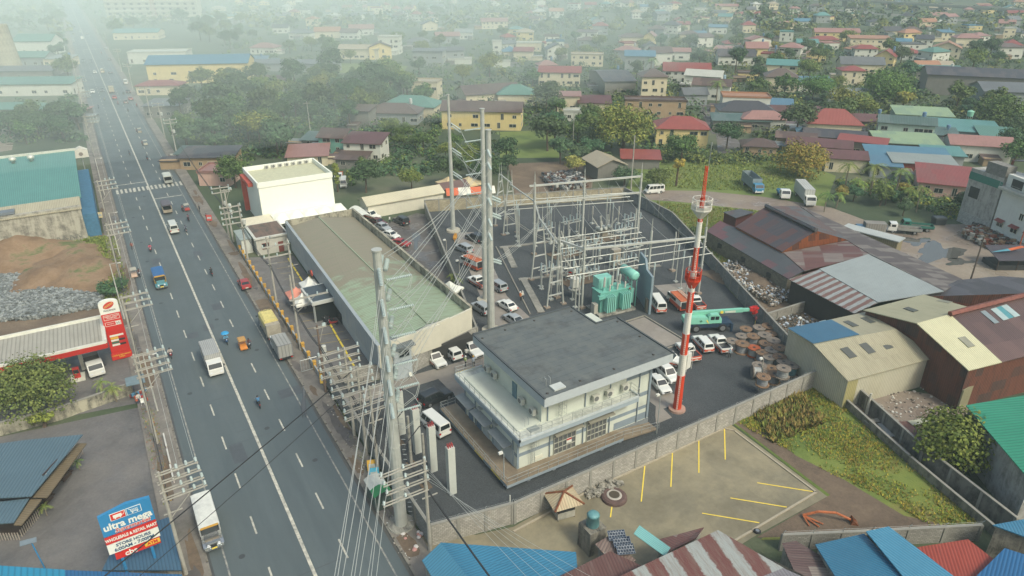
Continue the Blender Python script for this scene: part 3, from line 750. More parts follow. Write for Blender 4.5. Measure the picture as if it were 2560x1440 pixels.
def house(name,label,cat,x,y,w,d,h,rz,kind,rise,ov,wm,rm,win=1,floors=1,group=None,fascia=None,wsize=(1.3,1.1),doors=1):
    r = root(name,label,cat,(x,y,0),rz,group)
    X,Y = w/2,d/2;m = MB()
    if kind == 'gable': m.mesh([(-X,-Y,0),(X,-Y,0),(X,Y,0),(-X,Y,0),(-X,-Y,h),(X,-Y,h),(X,Y,h),(-X,Y,h),(-X,0,h+rise),(X,0,h+rise)],[(0,1,5,4),(1,2,6,9,5),(2,3,7,6),(3,0,4,8,7)])
    elif kind == 'gabley': m.mesh([(-X,-Y,0),(X,-Y,0),(X,Y,0),(-X,Y,0),(-X,-Y,h),(X,-Y,h),(X,Y,h),(-X,Y,h),(0,-Y,h+rise),(0,Y,h+rise)],[(0,1,5,8,4),(1,2,6,5),(2,3,7,9,6),(3,0,4,7)])
    elif kind == 'mono': m.mesh([(-X,-Y,0),(X,-Y,0),(X,Y,0),(-X,Y,0),(-X,-Y,h),(X,-Y,h),(X,Y,h+rise),(-X,Y,h+rise)],[(0,1,5,4),(1,2,6,5),(2,3,7,6),(3,0,4,7)])
    else: m.b0(-X,-Y,0,X,Y,h)
    m.build('wall',wm,r)
    m = MB();A,B = X+ov,Y+ov;t = .16;f = fascia
    def slab(q):
        q = [Vector(p) for p in q];lo = [p-Vector((0,0,t)) for p in q];n_ = len(q)
        m.mesh(q+lo,[tuple(range(n_)),tuple(range(2*n_-1,n_-1,-1))]+[(i,n_+i,n_+(i+1) % n_,(i+1) % n_) for i in range(n_)])
    z0 = h+t
    if kind == 'gable':
        zl = z0-rise*ov/Y;slab([(-A,-B,zl),(A,-B,zl),(A,0,z0+rise),(-A,0,z0+rise)]);slab([(-A,0,z0+rise),(A,0,z0+rise),(A,B,zl),(-A,B,zl)])
    elif kind == 'gabley':
        zl = z0-rise*ov/X;slab([(-A,-B,zl),(0,-B,z0+rise),(0,B,z0+rise),(-A,B,zl)]);slab([(0,-B,z0+rise),(A,-B,zl),(A,B,zl),(0,B,z0+rise)])
    elif kind == 'mono': slab([(-A,-B,z0-rise*ov/d),(A,-B,z0-rise*ov/d),(A,B,z0+rise*(1+ov/d)),(-A,B,z0+rise*(1+ov/d))])
    elif kind == 'hip':
        zl = z0-.12;L = max(0.0,X-Y) if X > Y else 0.0;L2 = max(0.0,Y-X) if Y > X else 0.0
        a,b = Vector((-L,-L2,z0+rise)),Vector((L,L2,z0+rise))
        P4 = [(-A,-B,zl),(A,-B,zl),(A,B,zl),(-A,B,zl)]
        if X >= Y: fs = [[P4[0],P4[1],b,a],[P4[1],P4[2],b],[P4[2],P4[3],a,b],[P4[3],P4[0],a]]
        else: fs = [[P4[0],P4[1],a],[P4[1],P4[2],b,a],[P4[2],P4[3],b],[P4[3],P4[0],a,b]]
        for q in fs:
            if (Vector(q[0])-Vector(q[-1])).length > .01: m.poly(q)
        m.poly([(p[0],p[1],zl-.14) for p in P4][::-1])
        for i in range(4):
            p,q = P4[i],P4[(i+1) % 4];m.poly([(p[0],p[1],zl-.14),(q[0],q[1],zl-.14),q,p])
    else:
        m.b0(-A,-B,h,A,B,h+.25)
        for s in ((-A,-B,A,-B+.2),(-A,B-.2,A,B),(-A,-B+.2,-A+.2,B-.2),(A-.2,-B+.2,A,B-.2)): m.b0(s[0],s[1],h+.252,s[2],s[3],h+.7)
    m.build('roof',rm,r)
    if win:
        for fx,fy,L_,D_ in ((0,-1,w,Y),(-1,0,d,X),(1,0,d,X)):
            nx = fx*math.cos(rz)-fy*math.sin(rz);ny = fx*math.sin(rz)+fy*math.cos(rz)
            if nx*(-x)+ny*(-y) <= .1*math.hypot(x,y): continue
            k = max(1,min(int(L_/3.1),6 if win > 1 else 3));
            for fl in range(floors):
                zc = 1.7+fl*3.0
                if zc+.6 > h: break
                for i in range(k):
                    s = (i+.5+VR.uniform(-.16,.16))/k*L_-L_/2
                    if VR.random() < .16: continue
                    ws_ = VR.choice(((1.3,1.1),(1.9,1.2),(.9,1.0),(1.0,2.0),(2.4,1.1))) if group else wsize
                    o = win_mesh(r,ws_[0],ws_[1],2)
                    if fy: o.location = (s,-Y-.0,zc);o.rotation_euler = (0,0,0)
                    else: o.location = (fx*X,s,zc);o.rotation_euler = (0,0,PI/2*fx)
    if group and VR.random() < .6:
        fx = VR.choice((-1,1));aw,ad,ah = VR.uniform(3,6),VR.uniform(3,5),min(h-.4,VR.uniform(2.3,3.2));ax,ay = VR.uniform(-.5,.5)*w,-Y-ad/2
        if VR.random() < .5: ax,ay = fx*(X+aw/2),VR.uniform(-.5,.3)*d
        m = MB();m.b0(ax-aw/2,ay-ad/2,0,ax+aw/2,ay+ad/2-.01,ah-.3);m.build('annex',VR.choice((wm,wall('8c9391',.4),wall('77766e',.4),wall('a08a6c',.4))),r)
        m = MB();z = ah;a_,b_ = aw/2+.35,ad/2+.35
        q = [Vector((ax-a_,ay-b_,z-.5)),Vector((ax+a_,ay-b_,z-.5)),Vector((ax+a_,ay+b_-.36,z)),Vector((ax-a_,ay+b_-.36,z))]
        m.mesh(q+[p-Vector((0,0,.1)) for p in q],[(0,1,2,3),(7,6,5,4),(0,4,5,1),(1,5,6,2),(2,6,7,3),(3,7,4,0)]);m.build('annex_roof',VR.choice((rm,roofm('6a5854',dirt=.5),roofm('7d8482',dirt=.5),roofm('5b4a42',dirt=.4),roofm('8d8b80','6b4a3a',dirt=.6))),r)
    if group and VR.random() < .16: m = MB();m.lathe((X*.6,Y*.3,h),(X*.6,Y*.3,h+rise+1.6),[(0,.2),(.55,.2),(.56,.6),(.95,.6),(1,.2)],9);m.build('water_drum',flat(VR.choice(('8fa9b4','5f7f9a','b4b9b4')),.5),r)
    return r
gable('storage_shed','long cream metal shed with low gable roof behind the rear car park',49.5,146.2,68.5,151.5,3.2,1.1,wall('cfccb8',.15),roofm('c9c3a6',dirt=.08))
gable('market_shed','small cream-walled annex with a brown roof right of the long shed',69.5,148.5,76.5,153,3.0,1.0,wall('c8c3ad',.2),roofm('6f5a52',dirt=.2))
def pyramid_tent(x,y,w,label,col): return canopy_tent(x,y,w,w,2.4,label,col,.1,'tents behind the rear car park')
pyramid_tent(79,153,6.2,'tan pyramid tent at the end of the cream shed','c9b98f');pyramid_tent(74.5,155.5,5,'smaller tan pyramid tent behind the brown annex','bfae88')
t_ = root('event_tent','long orange and white ridge tent beside the yard wall','tent',(75.5,145.5,0),rad(-20))
m = MB()
for k in range(4):
    x = -6+k*3;m.mesh([(x,-2,2.3),(x+3,-2,2.3),(x+3,0,3.6),(x,0,3.6),(x+3,2,2.3),(x,2,2.3)],[(0,1,2,3),(3,2,4,5)],k % 2)
m.build('canopy',[flat('c4643e'),flat('d6d4c4')],t_)
for x in (-6,0,6):
    for y in (-2,2):
        m = MB();m.tube((x,y,0),(x,y,2.3),.04,n=5);m.build('leg',steel,t_)
canopy_tent(46.5,98.3,3.6,3.6,2.5,'white tent by the palms in the narrow end of the rear car park','d6d9cc',.5)

# ------------------------------------------------ guard house
GH = root('guard_house','narrow grey two-storey guard house beside the gate wall','guard house')
m = MB();m.b0(28.7,79.6,0,31.3,82.2,5.2);m.build('wall',wall('a9b3b4',.15),GH)
m = MB();m.b0(28.2,79.0,5.2,31.8,82.8,5.45);m.build('roof',roofm('6d7676'),GH)
window(GH,(30.2,79.6,4.1),1.5,1.0,(1,0,0),(0,-1,0),flat('77827f'),2)
m = MB();m.b0(28.69,79.58,2.5,31.31,79.6,2.9);m.build('painted_band',cbg,GH)

# ------------------------------------------------ block walls round the yard (each straight run a wall)
blk = bricks('b2afa4','77756d',.42,.21,'969489');blkd = bricks('8f918c','5d605d',.42,.21,'7c7e79');pillm = flat('8b8a80',.9)
def block_wall(label,pts,h=2.6,mat=None,step=3.4,t=.2,barbs=True,name='block_wall',z0=0.0,pill=True,cat='wall'):
    pts = [Vector((p[0],p[1],0)) for p in pts];o = pts[0]
    r = root(name,label,cat,o)
    m = MB();c = MB();pl = MB();bw = MB()
    for a,b in zip(pts,pts[1:]):
        a = a-o;b = b-o;d = b-a;ang = math.atan2(d.y,d.x);mid = (a+b)/2
        m.box((mid.x,mid.y,(h+z0)/2),(d.length,t,h-z0),0,ang);c.box((mid.x,mid.y,h+.06),(d.length+t,t+.12,.12),0,ang)
        k = max(1,round(d.length/step))
        for i in range(k+1):
            p = a.lerp(b,i/k)
            if pill: pl.box((p.x,p.y,h/2),(.32,t+.14,h),0,ang)
            if barbs: bw.tube((p.x,p.y,h),(p.x,p.y,h+.45),.03,n=4);bw.tube((p.x,p.y,h+.45),(p.x+.12,p.y-.12,h+.65),.03,n=4)
        if barbs:
            for q in (.25,.45): bw.tube(a+Vector((0,0,h+q)),b+Vector((0,0,h+q)),.008,n=3)
    m.build('wall',mat or blk,r);c.build('coping',pillm,r)
    if pill: pl.build('pillar',pillm,r)
    if barbs: bw.build('barbed_wire',galv,r)
    return r
block_wall('white block wall with pillars between the yard and the concrete lot',[(28.9,47.6),(78.5,48.2)],2.7)
block_wall('short block wall facing the camera behind the street corner poles',[(20.0,49.3),(28.7,47.7)],2.7)
block_wall('stained block wall between roadside footpath and the gravel yard',[(20.0,84),(20.0,49.4)],2.7,blkd)
block_wall('grey block wall between the yard and the long dark sheds',[(78.6,48.3),(106.6,107.8),(109.3,127.6)],2.7,blkd)
block_wall('cream block wall along the back of the substation',[(109.2,127.8),(62.6,143.9)],2.8,bricks('b3aa8e','7f7967',.42,.21))
block_wall('plain grey wall between rear car park and the gravel yard',[(62.3,143.2),(43.9,83.7)],2.4,grimy('a19c8c','6c685c'),barbs=False)
block_wall('block wall behind the parked white cars and guard house',[(43.8,83.5),(31.6,80.4)],2.6)
block_wall('block wall below the showroom car park corner',[(28.5,80.6),(20.0,84.1)],2.3)
block_wall('low wall along the narrow grass lot, mossy and grey',[P(2045,955),P(2270,1160),P(2490,1345)],1.1,grimy('8a8678','4c4b45'),barbs=False,pill=False)
block_wall('stained tall wall beside the junk yard and the weedy lot',[P(2085,955),P(2300,1155),P(2525,1335)],2.2,grimy('77756c','45443f'),barbs=False)
block_wall('white block wall behind the bottom blue roofs',[P(1950,1375),P(2170,1365),P(2440,1350)],2.0,bricks('a3a197','6c6a62'))
block_wall('long low block wall behind the dark burnt plot',[P(1905,812),P(2010,778),P(2060,800)],1.8,bricks('9a978c','6c6a62'),barbs=False)
# showroom street wall with yellow posts
SW = root('street_wall','low wall with yellow topped posts between footpath and showroom car park','wall')
m = wallseg(MB(),(19.7,84.5),(19.9,142),0,1.0,.2);m.build('wall',flat('9da09a',.85,var=.2),SW)
for k in range(19):
    y = 85+k*3.05;m = MB();m.b0(19.55+.01*k,y,0,19.95+.01*k,y+.4,1.45);m.b0(19.5+.01*k,y-.05,1.45,20.0+.01*k,y+.45,1.65);m.build('post',flat('c79a3e',.7,var=.25),SW)
# yellow wheel stops
ws = MB();ws.b0(-.9,-.13,0,.9,.13,.16);wo = ws.build('wheel_stop',yl);tag(wo,'yellow wheel stop in the row along the showroom wall','wheel stop','yellow wheel stops in the showroom car park')
wp = Proto(wo);kk = 0
for (x0,y0),(x1,y1),cnt in (((24.9,86.4),(25.9,100.4),7),((26.7,118.6),(27.3,131),6)):
    for i in range(cnt): wp.put((x0+(x1-x0)*i/(cnt-1),y0+(y1-y0)*i/(cnt-1),.05),PI/2-.05)
# ------------------------------------------------ sheds given by their measured roof corners
def plate(m,q,t=.12,mi=0):
    q = [Vector(p) for p in q]
    nrm = (q[1]-q[0]).cross(q[2]-q[0])
    if nrm.z < 0: q = q[::-1]
    lo = [p-Vector((0,0,t)) for p in q];n_ = len(q)
    m.mesh(q+lo,[tuple(range(n_)),tuple(range(2*n_-1,n_-1,-1))]+[(i,n_+i,n_+(i+1) % n_,(i+1) % n_) for i in range(n_)],mi)
def shed(name,label,planes,perim,wm,cat='shed',inset=.25,group=None,parts=None):
    """planes: list of (corner list, material); perim: eave outline of the walls; corners are (px,py,z) or Vectors"""
    def pt(p): return P(*p) if not isinstance(p,Vector) else p
    pr = [pt(p) for p in perim];c = sum(pr,Vector())/len(pr);o = Vector((c.x,c.y,0))
    r = root(name,label,cat,o,0,group)
    for k,(q,mt) in enumerate(planes):
        m = MB();plate(m,[pt(p)-o for p in q]);ob_ = m.build('roof',mt,r)
    m = MB();pr = [c+(p-c)*(1-inset/max(1,Vector((p.x-c.x,p.y-c.y)).length)) for p in pr]
    for a,b in zip(pr,pr[1:]+pr[:1]):
        m.poly([(a.x-o.x,a.y-o.y,0),(b.x-o.x,b.y-o.y,0),(b.x-o.x,b.y-o.y,b.z-.1),(a.x-o.x,a.y-o.y,a.z-.1)])
    m.build('wall',wm,r)
    r['ox'] = 0
    return r,o
def onplane(q,pts,up=.1):
    A,B,C = [P(*p) for p in q[:3]];n_ = (B-A).cross(C-A);out = []
    for x,y in pts: a,b = P(x,y,0),P(x,y,12);t = n_.dot(A-a)/n_.dot(b-a);v = a.lerp(b,t);out.append(v+Vector((0,0,up)))
    return out
def sky(r,o,q,x,y,e1,e2,mat,name='skylight'):
    pts = [(x,y),(x+e1[0],y+e1[1]),(x+e1[0]+e2[0],y+e1[1]+e2[1]),(x+e2[0],y+e2[1])]
    m = MB();plate(m,[v-o for v in onplane(q,pts)],.06);return m.build(name,mat,r)
def add_patch(r,o,q,mat,name='skylight',up=.09):
    m = MB();plate(m,[P(*p)-o+Vector((0,0,up)) for p in q],.05);return m.build(name,mat,r)
rust_wall = roofm('6b4030','2f2622',.3,.7,.8,patch='4d3a33',pw=1.3,pl=1.6)
sky_d = flat('54564f',.4);
# dark sheds north-east of the yard
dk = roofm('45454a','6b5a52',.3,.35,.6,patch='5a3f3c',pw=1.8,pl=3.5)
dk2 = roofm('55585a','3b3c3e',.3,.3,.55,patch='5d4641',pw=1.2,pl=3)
cwall = bricks('85806f','5f5c50',.42,.21,'6d6a5c')
FA,FB,FC,FD,FE,FF = (1839,566,5.2),(1956,629,5.2),(2041,577,8.2),(1915,516,8.2),(2121,600,5.6),(1996,514,5.8)
r,o = shed('factory_shed','big dark patched roof shed with raised ridge and rusty orange gable',[([FA,FB,FC,FD],dk),([FD,FC,FE,FF],dk2)],[FA,FB,FE,FF],roofm('8a5434','4f3226',.3,.6,.8),inset=.1)
rw = roofm('a0592f','5a3524',.35,.5,.8,patch='6b4535',pw=.8,pl=1.2)
m = MB();m.poly([P(*FB)-o,P(*FE)-o,P(*FC)-o]);m.poly([P(*FB)-o,P(*FC)-o,P(*FE)-o]);m.build('gable_wall',rw,r)
m = MB();m.tube(P(1915,514,8.5)-o,P(2041,575,8.5)-o,.45,n=5);m.build('ridge_vent',dk2,r)
r,o = shed('factory_shed','long low dark lean-to shed on the weathered concrete wall by the rubbish',[
    ([(1766,577,3.4),(1971,697,3.4),(2010,677,4.4),(1956,631,4.9),(1839,568,4.9),(1800,552,4.6)],roofm('4f5355','3c3d3f',.3,.3,.55,patch='69484a',pw=3,pl=4))],
    [(1766,577,3.3),(1971,697,3.3),(2010,677,4.2),(1956,633,4.6),(1839,570,4.6),(1800,553,4.4)],cwall)
for t in (.2,.5,.8):
    a = P(1766,577,3.3).lerp(P(1971,697,3.3),t)-o;m = MB();m.box((a.x-.05,a.y-.1,1.9),(1.0,.3,.9),0,PI/2+.3);m.build('window_opening',dark_m,r)
r,o = shed('roof_cabin','small dark red cabin with pale framed window at the shed end',[([(1808,530,4.8),(1840,545,4.8),(1885,530,5.4),(1850,522,5.4)],dk2)],
    [(1808,530,4.6),(1840,545,4.6),(1885,530,5.1),(1850,522,5.1)],flat('5d3533',.8))
r,o = shed('factory_shed','patchwork rusty and grey roof shed behind the silver roof',[
    ([(1958,631,5.0),(2011,677,4.5),(2177,636,6.6),(2119,601,5.5)],roofm('6b4a45','3a3230',.3,.4,.6,patch='7f7770',pw=1.1,pl=3.3)),
    ([(2043,577,6.6),(2119,601,5.6),(2177,636,6.7),(2362,728,6.2),(2405,697,4.0),(2123,570,4.6),(1998,513,4.8)][1:],roofm('57504f','3d3837',.3,.4,.6,patch='77726c',pw=1.0,pl=3.7))],
    [(1998,513,4.6),(2119,601,5.3),(2362,728,4.6),(2405,697,3.8),(2123,570,4.4)],cwall,inset=.6)
r,o = shed('factory_shed','wide silver roof shed with rust striped lower bay',[
    ([(2048,672,5.6),(2195,755,5.4),(2360,728,6.2),(2175,634,6.6)],roofm('9aa3a0','7b7570',.25,.22,.45)),
    ([(1972,698,4.6),(2135,783,4.4),(2195,756,5.3),(2048,673,5.5)],striped('8f9896','6d5049',1.35))],
    [(1975,698,4.5),(2135,783,4.3),(2360,728,6.0),(2175,636,6.4)],flat('3a3733',.9))
# cream and blue roof by the fence corner
cr = roofm('a39e83','6b6550',.3,.45,.5);cr2 = roofm('aaa58a','75705a',.3,.3,.5)
A1,A2,A3,A4,A5,A6 = (1968,822,5.6),(2085,865,6.6),(2345,895,4.6),(2120,952,4.4),(2225,845,6.8),(2150,785,5.8)
r,o = shed('workshop','cream ribbed roof workshop with bright blue end panel at the fence corner',[
    ([A1,(2035,862,6.6),(2240,822,6.8),(2162,780,5.8)],cr2),([(2035,862,6.62),(2120,953,4.5),(2342,893,4.7),(2240,822,6.82)],cr)],
    [A1,(2035,862,6.4),(2120,953,4.4),(2342,893,4.6),(2240,822,6.6),(2162,782,5.6)],roofm('c0bda6','8c8763',.3,.2,.6,patch='a39c6c',pw=2.2,pl=9))
add_patch(r,o,[(1969,821,5.6),(2033,860,6.58),(2148,837,6.7),(2078,800,5.72)],roofm('3f708c','4f5a66',.3,.25,.4),'blue_sheets')
PL1 = [(2035,862,6.62),(2120,953,4.5),(2342,893,4.7)];PL2 = [A1,(2035,862,6.6),(2240,822,6.8)]
for (x,y) in ((2100,873),(2147,862),(2191,851),(2235,841)): sky(r,o,PL1,x,y,(18,-5),(25,24),sky_d)
for (x,y) in ((2107,805),(2150,796)): sky(r,o,PL2,x,y,(14,-3),(26,13),sky_d)
for (x,y) in ((2004,815),(2047,805)): sky(r,o,PL2,x,y,(16,-4),(20,13),flat('8fa0a0',.5))
# tall cream roof with rusty walls
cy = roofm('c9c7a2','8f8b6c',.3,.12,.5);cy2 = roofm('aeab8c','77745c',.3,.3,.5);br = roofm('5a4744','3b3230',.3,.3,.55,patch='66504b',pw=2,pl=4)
r,o = shed('warehouse','tall rusty walled warehouse with pale cream roof and brown side',[
    ([(2158,775,6.6),(2292,808,8.8),(2430,770,9.0),(2310,736,7.0)],cy2),
    ([(2292,808,8.82),(2422,926,6.4),(2505,905,6.6),(2375,785,9.1)],cy),
    ([(2375,785,9.1),(2505,905,6.6),(2720,850,6.8),(2600,728,9.6)],br)],
    [(2160,777,6.5),(2292,810,8.6),(2422,926,6.3),(2720,850,6.6),(2600,730,9.4),(2310,738,6.9)],rust_wall)
sky(r,o,[(2292,808,8.82),(2422,926,6.4),(2505,905,6.6)],2395,846,(17,-4),(26,24),flat('8a8a78',.5));PL3 = [(2158,775,6.6),(2292,808,8.8),(2430,770,9.0)]
sky(r,o,PL3,2258,772,(12,-4),(26,9),sky_d);sky(r,o,PL3,2340,753,(12,-3),(30,6),flat('8a8a78',.5));PL4 = [(2375,785,9.1),(2505,905,6.6),(2720,850,6.8)]
sky(r,o,PL4,2476,774,(14,-4),(32,28),flat('9db0ae',.4));sky(r,o,PL4,2490,770,(12,-4),(32,28),flat('4f8a90',.4));sky(r,o,PL4,2502,766,(14,-4),(34,28),flat('9db0ae',.4));sky(r,o,PL4,2450,780,(12,-3),(36,30),flat('7d8a8c',.4))
m = MB();m.tube(P(2375,785,9.3)-o,P(2600,728,9.85)-o,.42,n=5);m.build('ridge_cap',flat('7a4a3f',.8,var=.3),r)
r,o = shed('warehouse','very dark grey roof shed behind the cream roofed warehouse',[([(2310,742,5.2),(2395,700,5.6),(2500,690,5.6),(2700,705,5.6),(2640,760,6),(2460,785,6)][:6],roofm('47484c','2f3033',.3,.3,.6,patch='525358',pw=1.5,pl=4))],
    [(2310,745,5),(2395,702,5.4),(2500,692,5.4),(2640,760,5.8)],dark_m)
m = MB();a_ = P(2405,1020);m.b0(a_.x-1.6,a_.y-.2,0,a_.x+1.6,a_.y,3.4);o_ = m.build('gate_panel',roofm('9a9678',dirt=.3));tag(o_,'olive metal gate panel standing by the rusty warehouse wall','gate')
# green tiled roof on the right
gt = roofm('3a9272','2a6a55',.45,.12,.4)
r,o = shed('warehouse','bright green ribbed roof building with bare concrete side wall at right',[([(2415,1013,6.2),(2578,1204,6.0),(2760,1120,8),(2640,975,8)],gt)],
    [(2418,1015,6),(2580,1202,5.9),(2760,1120,7.8),(2640,977,7.8)],grimy('9b9c96','6f6f6a'))
# bottom edge roofs
bl = roofm('39738f','41688a',.3,.12,.35);bl2 = roofm('4a88a3','5a93ae',.3,.12,.35);bl3 = roofm('2a618c','2d5585',.3,.12,.35)
r,o = shed('corner_shop','turquoise edged blue hipped roof shop at the street corner',[
    ([(1102,1356,4.6),(1055,1400,3.4),(1130,1530,3.4),(1215,1500,4.8)],bl2),([(1102,1356,4.6),(1215,1500,4.8),(1450,1500,3.6),(1440,1380,3.4)],roofm('3a7b99','3f6f8f',.3,.15,.35))],
    [(1102,1358,4.5),(1056,1401,3.3),(1130,1530,3.3),(1450,1500,3.5),(1438,1381,3.3)],conc_m)
r,o = shed('rusty_house','long roof of striped rust and bare sheets at the bottom edge',[([(1795,1325,5.4),(1550,1440,5.2),(1610,1560,4.4),(1960,1420,4.4)],striped('8a908c','5e3832',3.0)),
    ([(1958,1420,4.42),(1610,1560,4.42),(1700,1700,3.4),(2230,1540,3.4)],roofm('77767a','5a4a48',.3,.3,.55,patch='4f7278',pw=2.4,pl=5))],
    [(1795,1327,5.2),(1550,1440,5),(1700,1700,3.2),(2230,1540,3.2)],grimy('77756c','45443f'))
r,o = shed('rusty_house','dark rust red roof house left of the striped roof at the bottom',[([(1525,1378,4.2),(1400,1440,4.0),(1440,1520,3.6),(1640,1430,3.8)],roofm('5d3f3a','82776e',.3,.35,.7))],
    [(1525,1380,4.1),(1400,1440,3.9),(1440,1520,3.5),(1640,1430,3.7)],conc_m)
r,o = shed('rusty_house','small patched lean-to roof under the tank and solar panels',[([(1488,1360,3.2),(1520,1340,3.4),(1590,1400,3.2),(1550,1430,3.0)],roofm('7d6a60','4f3d38',.3,.5,.7,patch='a39d90',pw=1,pl=2))],
    [(1490,1360,3.1),(1520,1342,3.3),(1590,1400,3.1),(1550,1430,2.9)],conc_m)
r,o = shed('rusty_house','low ragged brown roof behind the striped roof ridge',[([(1640,1350,3.4),(1760,1318,3.6),(1740,1345,3.8),(1660,1385,3.4)],roofm('6b4a45','45383a',.3,.4,.7,patch='8b8a82',pw=1.2,pl=2))],
    [(1642,1351,3.3),(1758,1320,3.5),(1740,1345,3.7),(1662,1384,3.3)],conc_m)
r,o = shed('rusty_house','brown and grey patched roof left of the big blue roof',[([(1955,1358,3.8),(1990,1352,3.8),(2070,1400,3.6),(2115,1520,3.6),(1995,1450,3.9)][:5],roofm('5a4643','8f877c',.3,.3,.65,patch='a49c8f',pw=1.6,pl=3))],
    [(1955,1360,3.6),(1992,1354,3.6),(2115,1520,3.4),(1995,1450,3.7)],conc_m)
r,o = shed('blue_roof_house','bright blue twin pitch roof house at the bottom edge',[([(2038,1361,4.4),(2160,1334,4.8),(2290,1470,5.4),(2125,1500,5.0)],bl),([(2165,1328,5.6),(2222,1316,5.6),(2400,1452,5.6),(2290,1480,5.6)],bl2)],
    [(2040,1362,4.3),(2222,1318,5.3),(2400,1452,5.4),(2125,1500,4.9)],conc_m)
r,o = shed('red_roof_house','bright red sheet roof between the blue roofs at the bottom',[([(2292,1368,4.2),(2420,1348,4.4),(2500,1410,4.2),(2380,1490,4.0)],roofm('94402f','7a3a30',.3,.12,.5))],
    [(2294,1369,4.1),(2418,1350,4.3),(2500,1410,4.1),(2380,1490,3.9)],conc_m)
r,o = shed('blue_roof_house','deep blue ribbed roof in the bottom right corner',[([(2512,1370,5.0),(2400,1480,4.6),(2600,1600,4.6),(2760,1450,5.0)],bl3)],
    [(2512,1372,4.8),(2400,1480,4.5),(2600,1600,4.5),(2760,1450,4.8)],conc_m)
r,o = shed('blue_roof_house','azure roof strip with white edge above the mossy wall at right',[([(2482,1312,4.4),(2600,1355,4.0),(2700,1330,4.4),(2590,1292,4.6)],bl)],
    [(2484,1314,4.2),(2600,1355,3.9),(2700,1330,4.2),(2590,1294,4.4)],grimy('8a8678','4c4b45'))
# white multi-storey block, top right of the yard field
r = root('unfinished_block','tall bare blockwork building with green netting above a painted wall','building',P(2410,560),math.atan2((P(2468,585)-P(2392,552)).y,(P(2468,585)-P(2392,552)).x));r.scale = (.72,.8,1)
m = MB();m.b0(-3,0,0,9,9,12.4);m.build('wall',grimy('adaca3','85847c'),r)
m = MB();m.b0(2,-.02,12.4,9,3,14.8);m.build('upper_wall',bricks('8f8e86','6c6b66'),r)
m = MB();m.b0(-3.05,-.1,10.0,9,0,11.6);m.build('safety_net',flat('3c7a6a',.8),r)
m = MB();m.b0(-3.0,-.06,0,8.9,0,2.6);m.build('painted_blocks',bricks('c3c4bb','3c3f40',.5,.3),r)
m = MB();m.b0(-1.5,-.08,6.2,2.0,.3,8.6);m.build('window_opening',dark_m,r)
r = root('apartment_block','white stained apartment block with red awnings over small windows','building',P(2468,588),math.atan2((P(2575,640)-P(2468,588)).y,(P(2575,640)-P(2468,588)).x))
m = MB();m.b0(0,.3,0,14,10,10.4);m.build('wall',wall('d6d9cf',.2),r)
m = MB();m.b0(0,.6,10.4,14,10,13.6);m.build('upper_wall',wall('d8dad0',.12),r)
m = MB();m.b0(-.4,-.6,10.4,14,.6,10.9);m.build('balcony',flat('b4b7ac'),r)
railing(r,[(-.3,-.5,10.9),(13.9,-.5,10.9)],1.0,1.5)
for x in (1.5,5.6,9.6): m = MB();m.b0(x,.5,11.2,x+2.8,.7,13);m.build('window_opening',dark_m,r)
for x in (1.2,5.0,9.0):
    window(r,(x+.8,.3,3.2),1.7,1.0,(1,0,0),(0,-1,0));m = MB();m.box((x+.8,-.1,4.1),(2.2,1.0,.06),0,0,.5);m.build('awning',flat('8a4a42',.7),r)
window(r,(6.6,.3,6.4),1.0,1.4,(1,0,0),(0,-1,0))
m = MB();plate(m,[Vector((-3,3,15.6)),Vector((4,3,17)),Vector((4,9,17)),Vector((-3,9,15.6))],.15);plate(m,[Vector((4,3,17)),Vector((9,3,15.8)),Vector((9,9,15.8)),Vector((4,9,17))],.15);m.build('roof',roofm('55555a',dirt=.2),r)
for x,y in ((-2.8,3.2),(8.8,3.2),(-2.8,8.8),(8.8,8.8)): m = MB();m.b0(x-.15,y-.15,13.6,x+.15,y+.15,15.7);m.build('column',flat('7d3d30'),r)

# ------------------------------------------------ left of the road
r = root('green_roof_warehouse','green roofed warehouse with stained concrete side wall left of the road','warehouse')
gr = roofm('5a8f86','3f6f68',.35,.12,.5)
m = MB();m.b0(-40,164.5,0,-6.2,208,7.4);m.build('wall',grimy('a5a393','6c6a60'),r)
m = MB();plate(m,[Vector((-41,168.8,8.2)),Vector((-5.6,168.8,8.2)),Vector((-5.6,208.5,9.6)),Vector((-41,208.5,9.6))],.3);m.build('roof',gr,r)
m = MB();plate(m,[Vector((-41,164.3,7.0)),Vector((-5.9,164.3,7.0)),Vector((-5.9,168.9,8.3)),Vector((-41,168.9,8.3))],.2);m.build('roof',roofm('a9a48c','77735f',.3,.3,.6),r)
m = MB();m.b0(-20.5,165.3,7.5,-17.5,167.6,8.0);m.build('roof_vent',flat('6c757a'),r)
m = MB();m.b0(-41,208.2,9.4,-5.3,208.8,10.1);m.build('parapet',flat('c3c4b4'),r)
m = MB();m.b0(-6.2,166,0,-3.6,206,5.0);m.build('side_annex',flat('3f6f8c',.7,var=.2),r)
for x in (-26,-22.2,-18.5,-14.8):
    m = MB();m.lathe((x,202.5,9.3),(x,202.5,11.0),[(0,.35),(.35,.4),(.45,.75),(.75,.8),(1,.25)],12);m.build('turbine_vent',flat('c3c5b8',.4,.3),r,smooth=True)
grf = flat('5d625f',.9)
for x0 in (-15.5,-11.7,-9.3):                     # scrawled wall writing
    m = MB()
    for k in range(4): m.box((x0+k*.55,164.42,1.0),(.1,.02,.8),0,0,0,.4*(-1)**k);m.box((x0+k*.55+.15,164.42,1.2+.25*(-1)**k),(.5,.02,.09),0)
    m.build('wall_scrawl',grf,r)
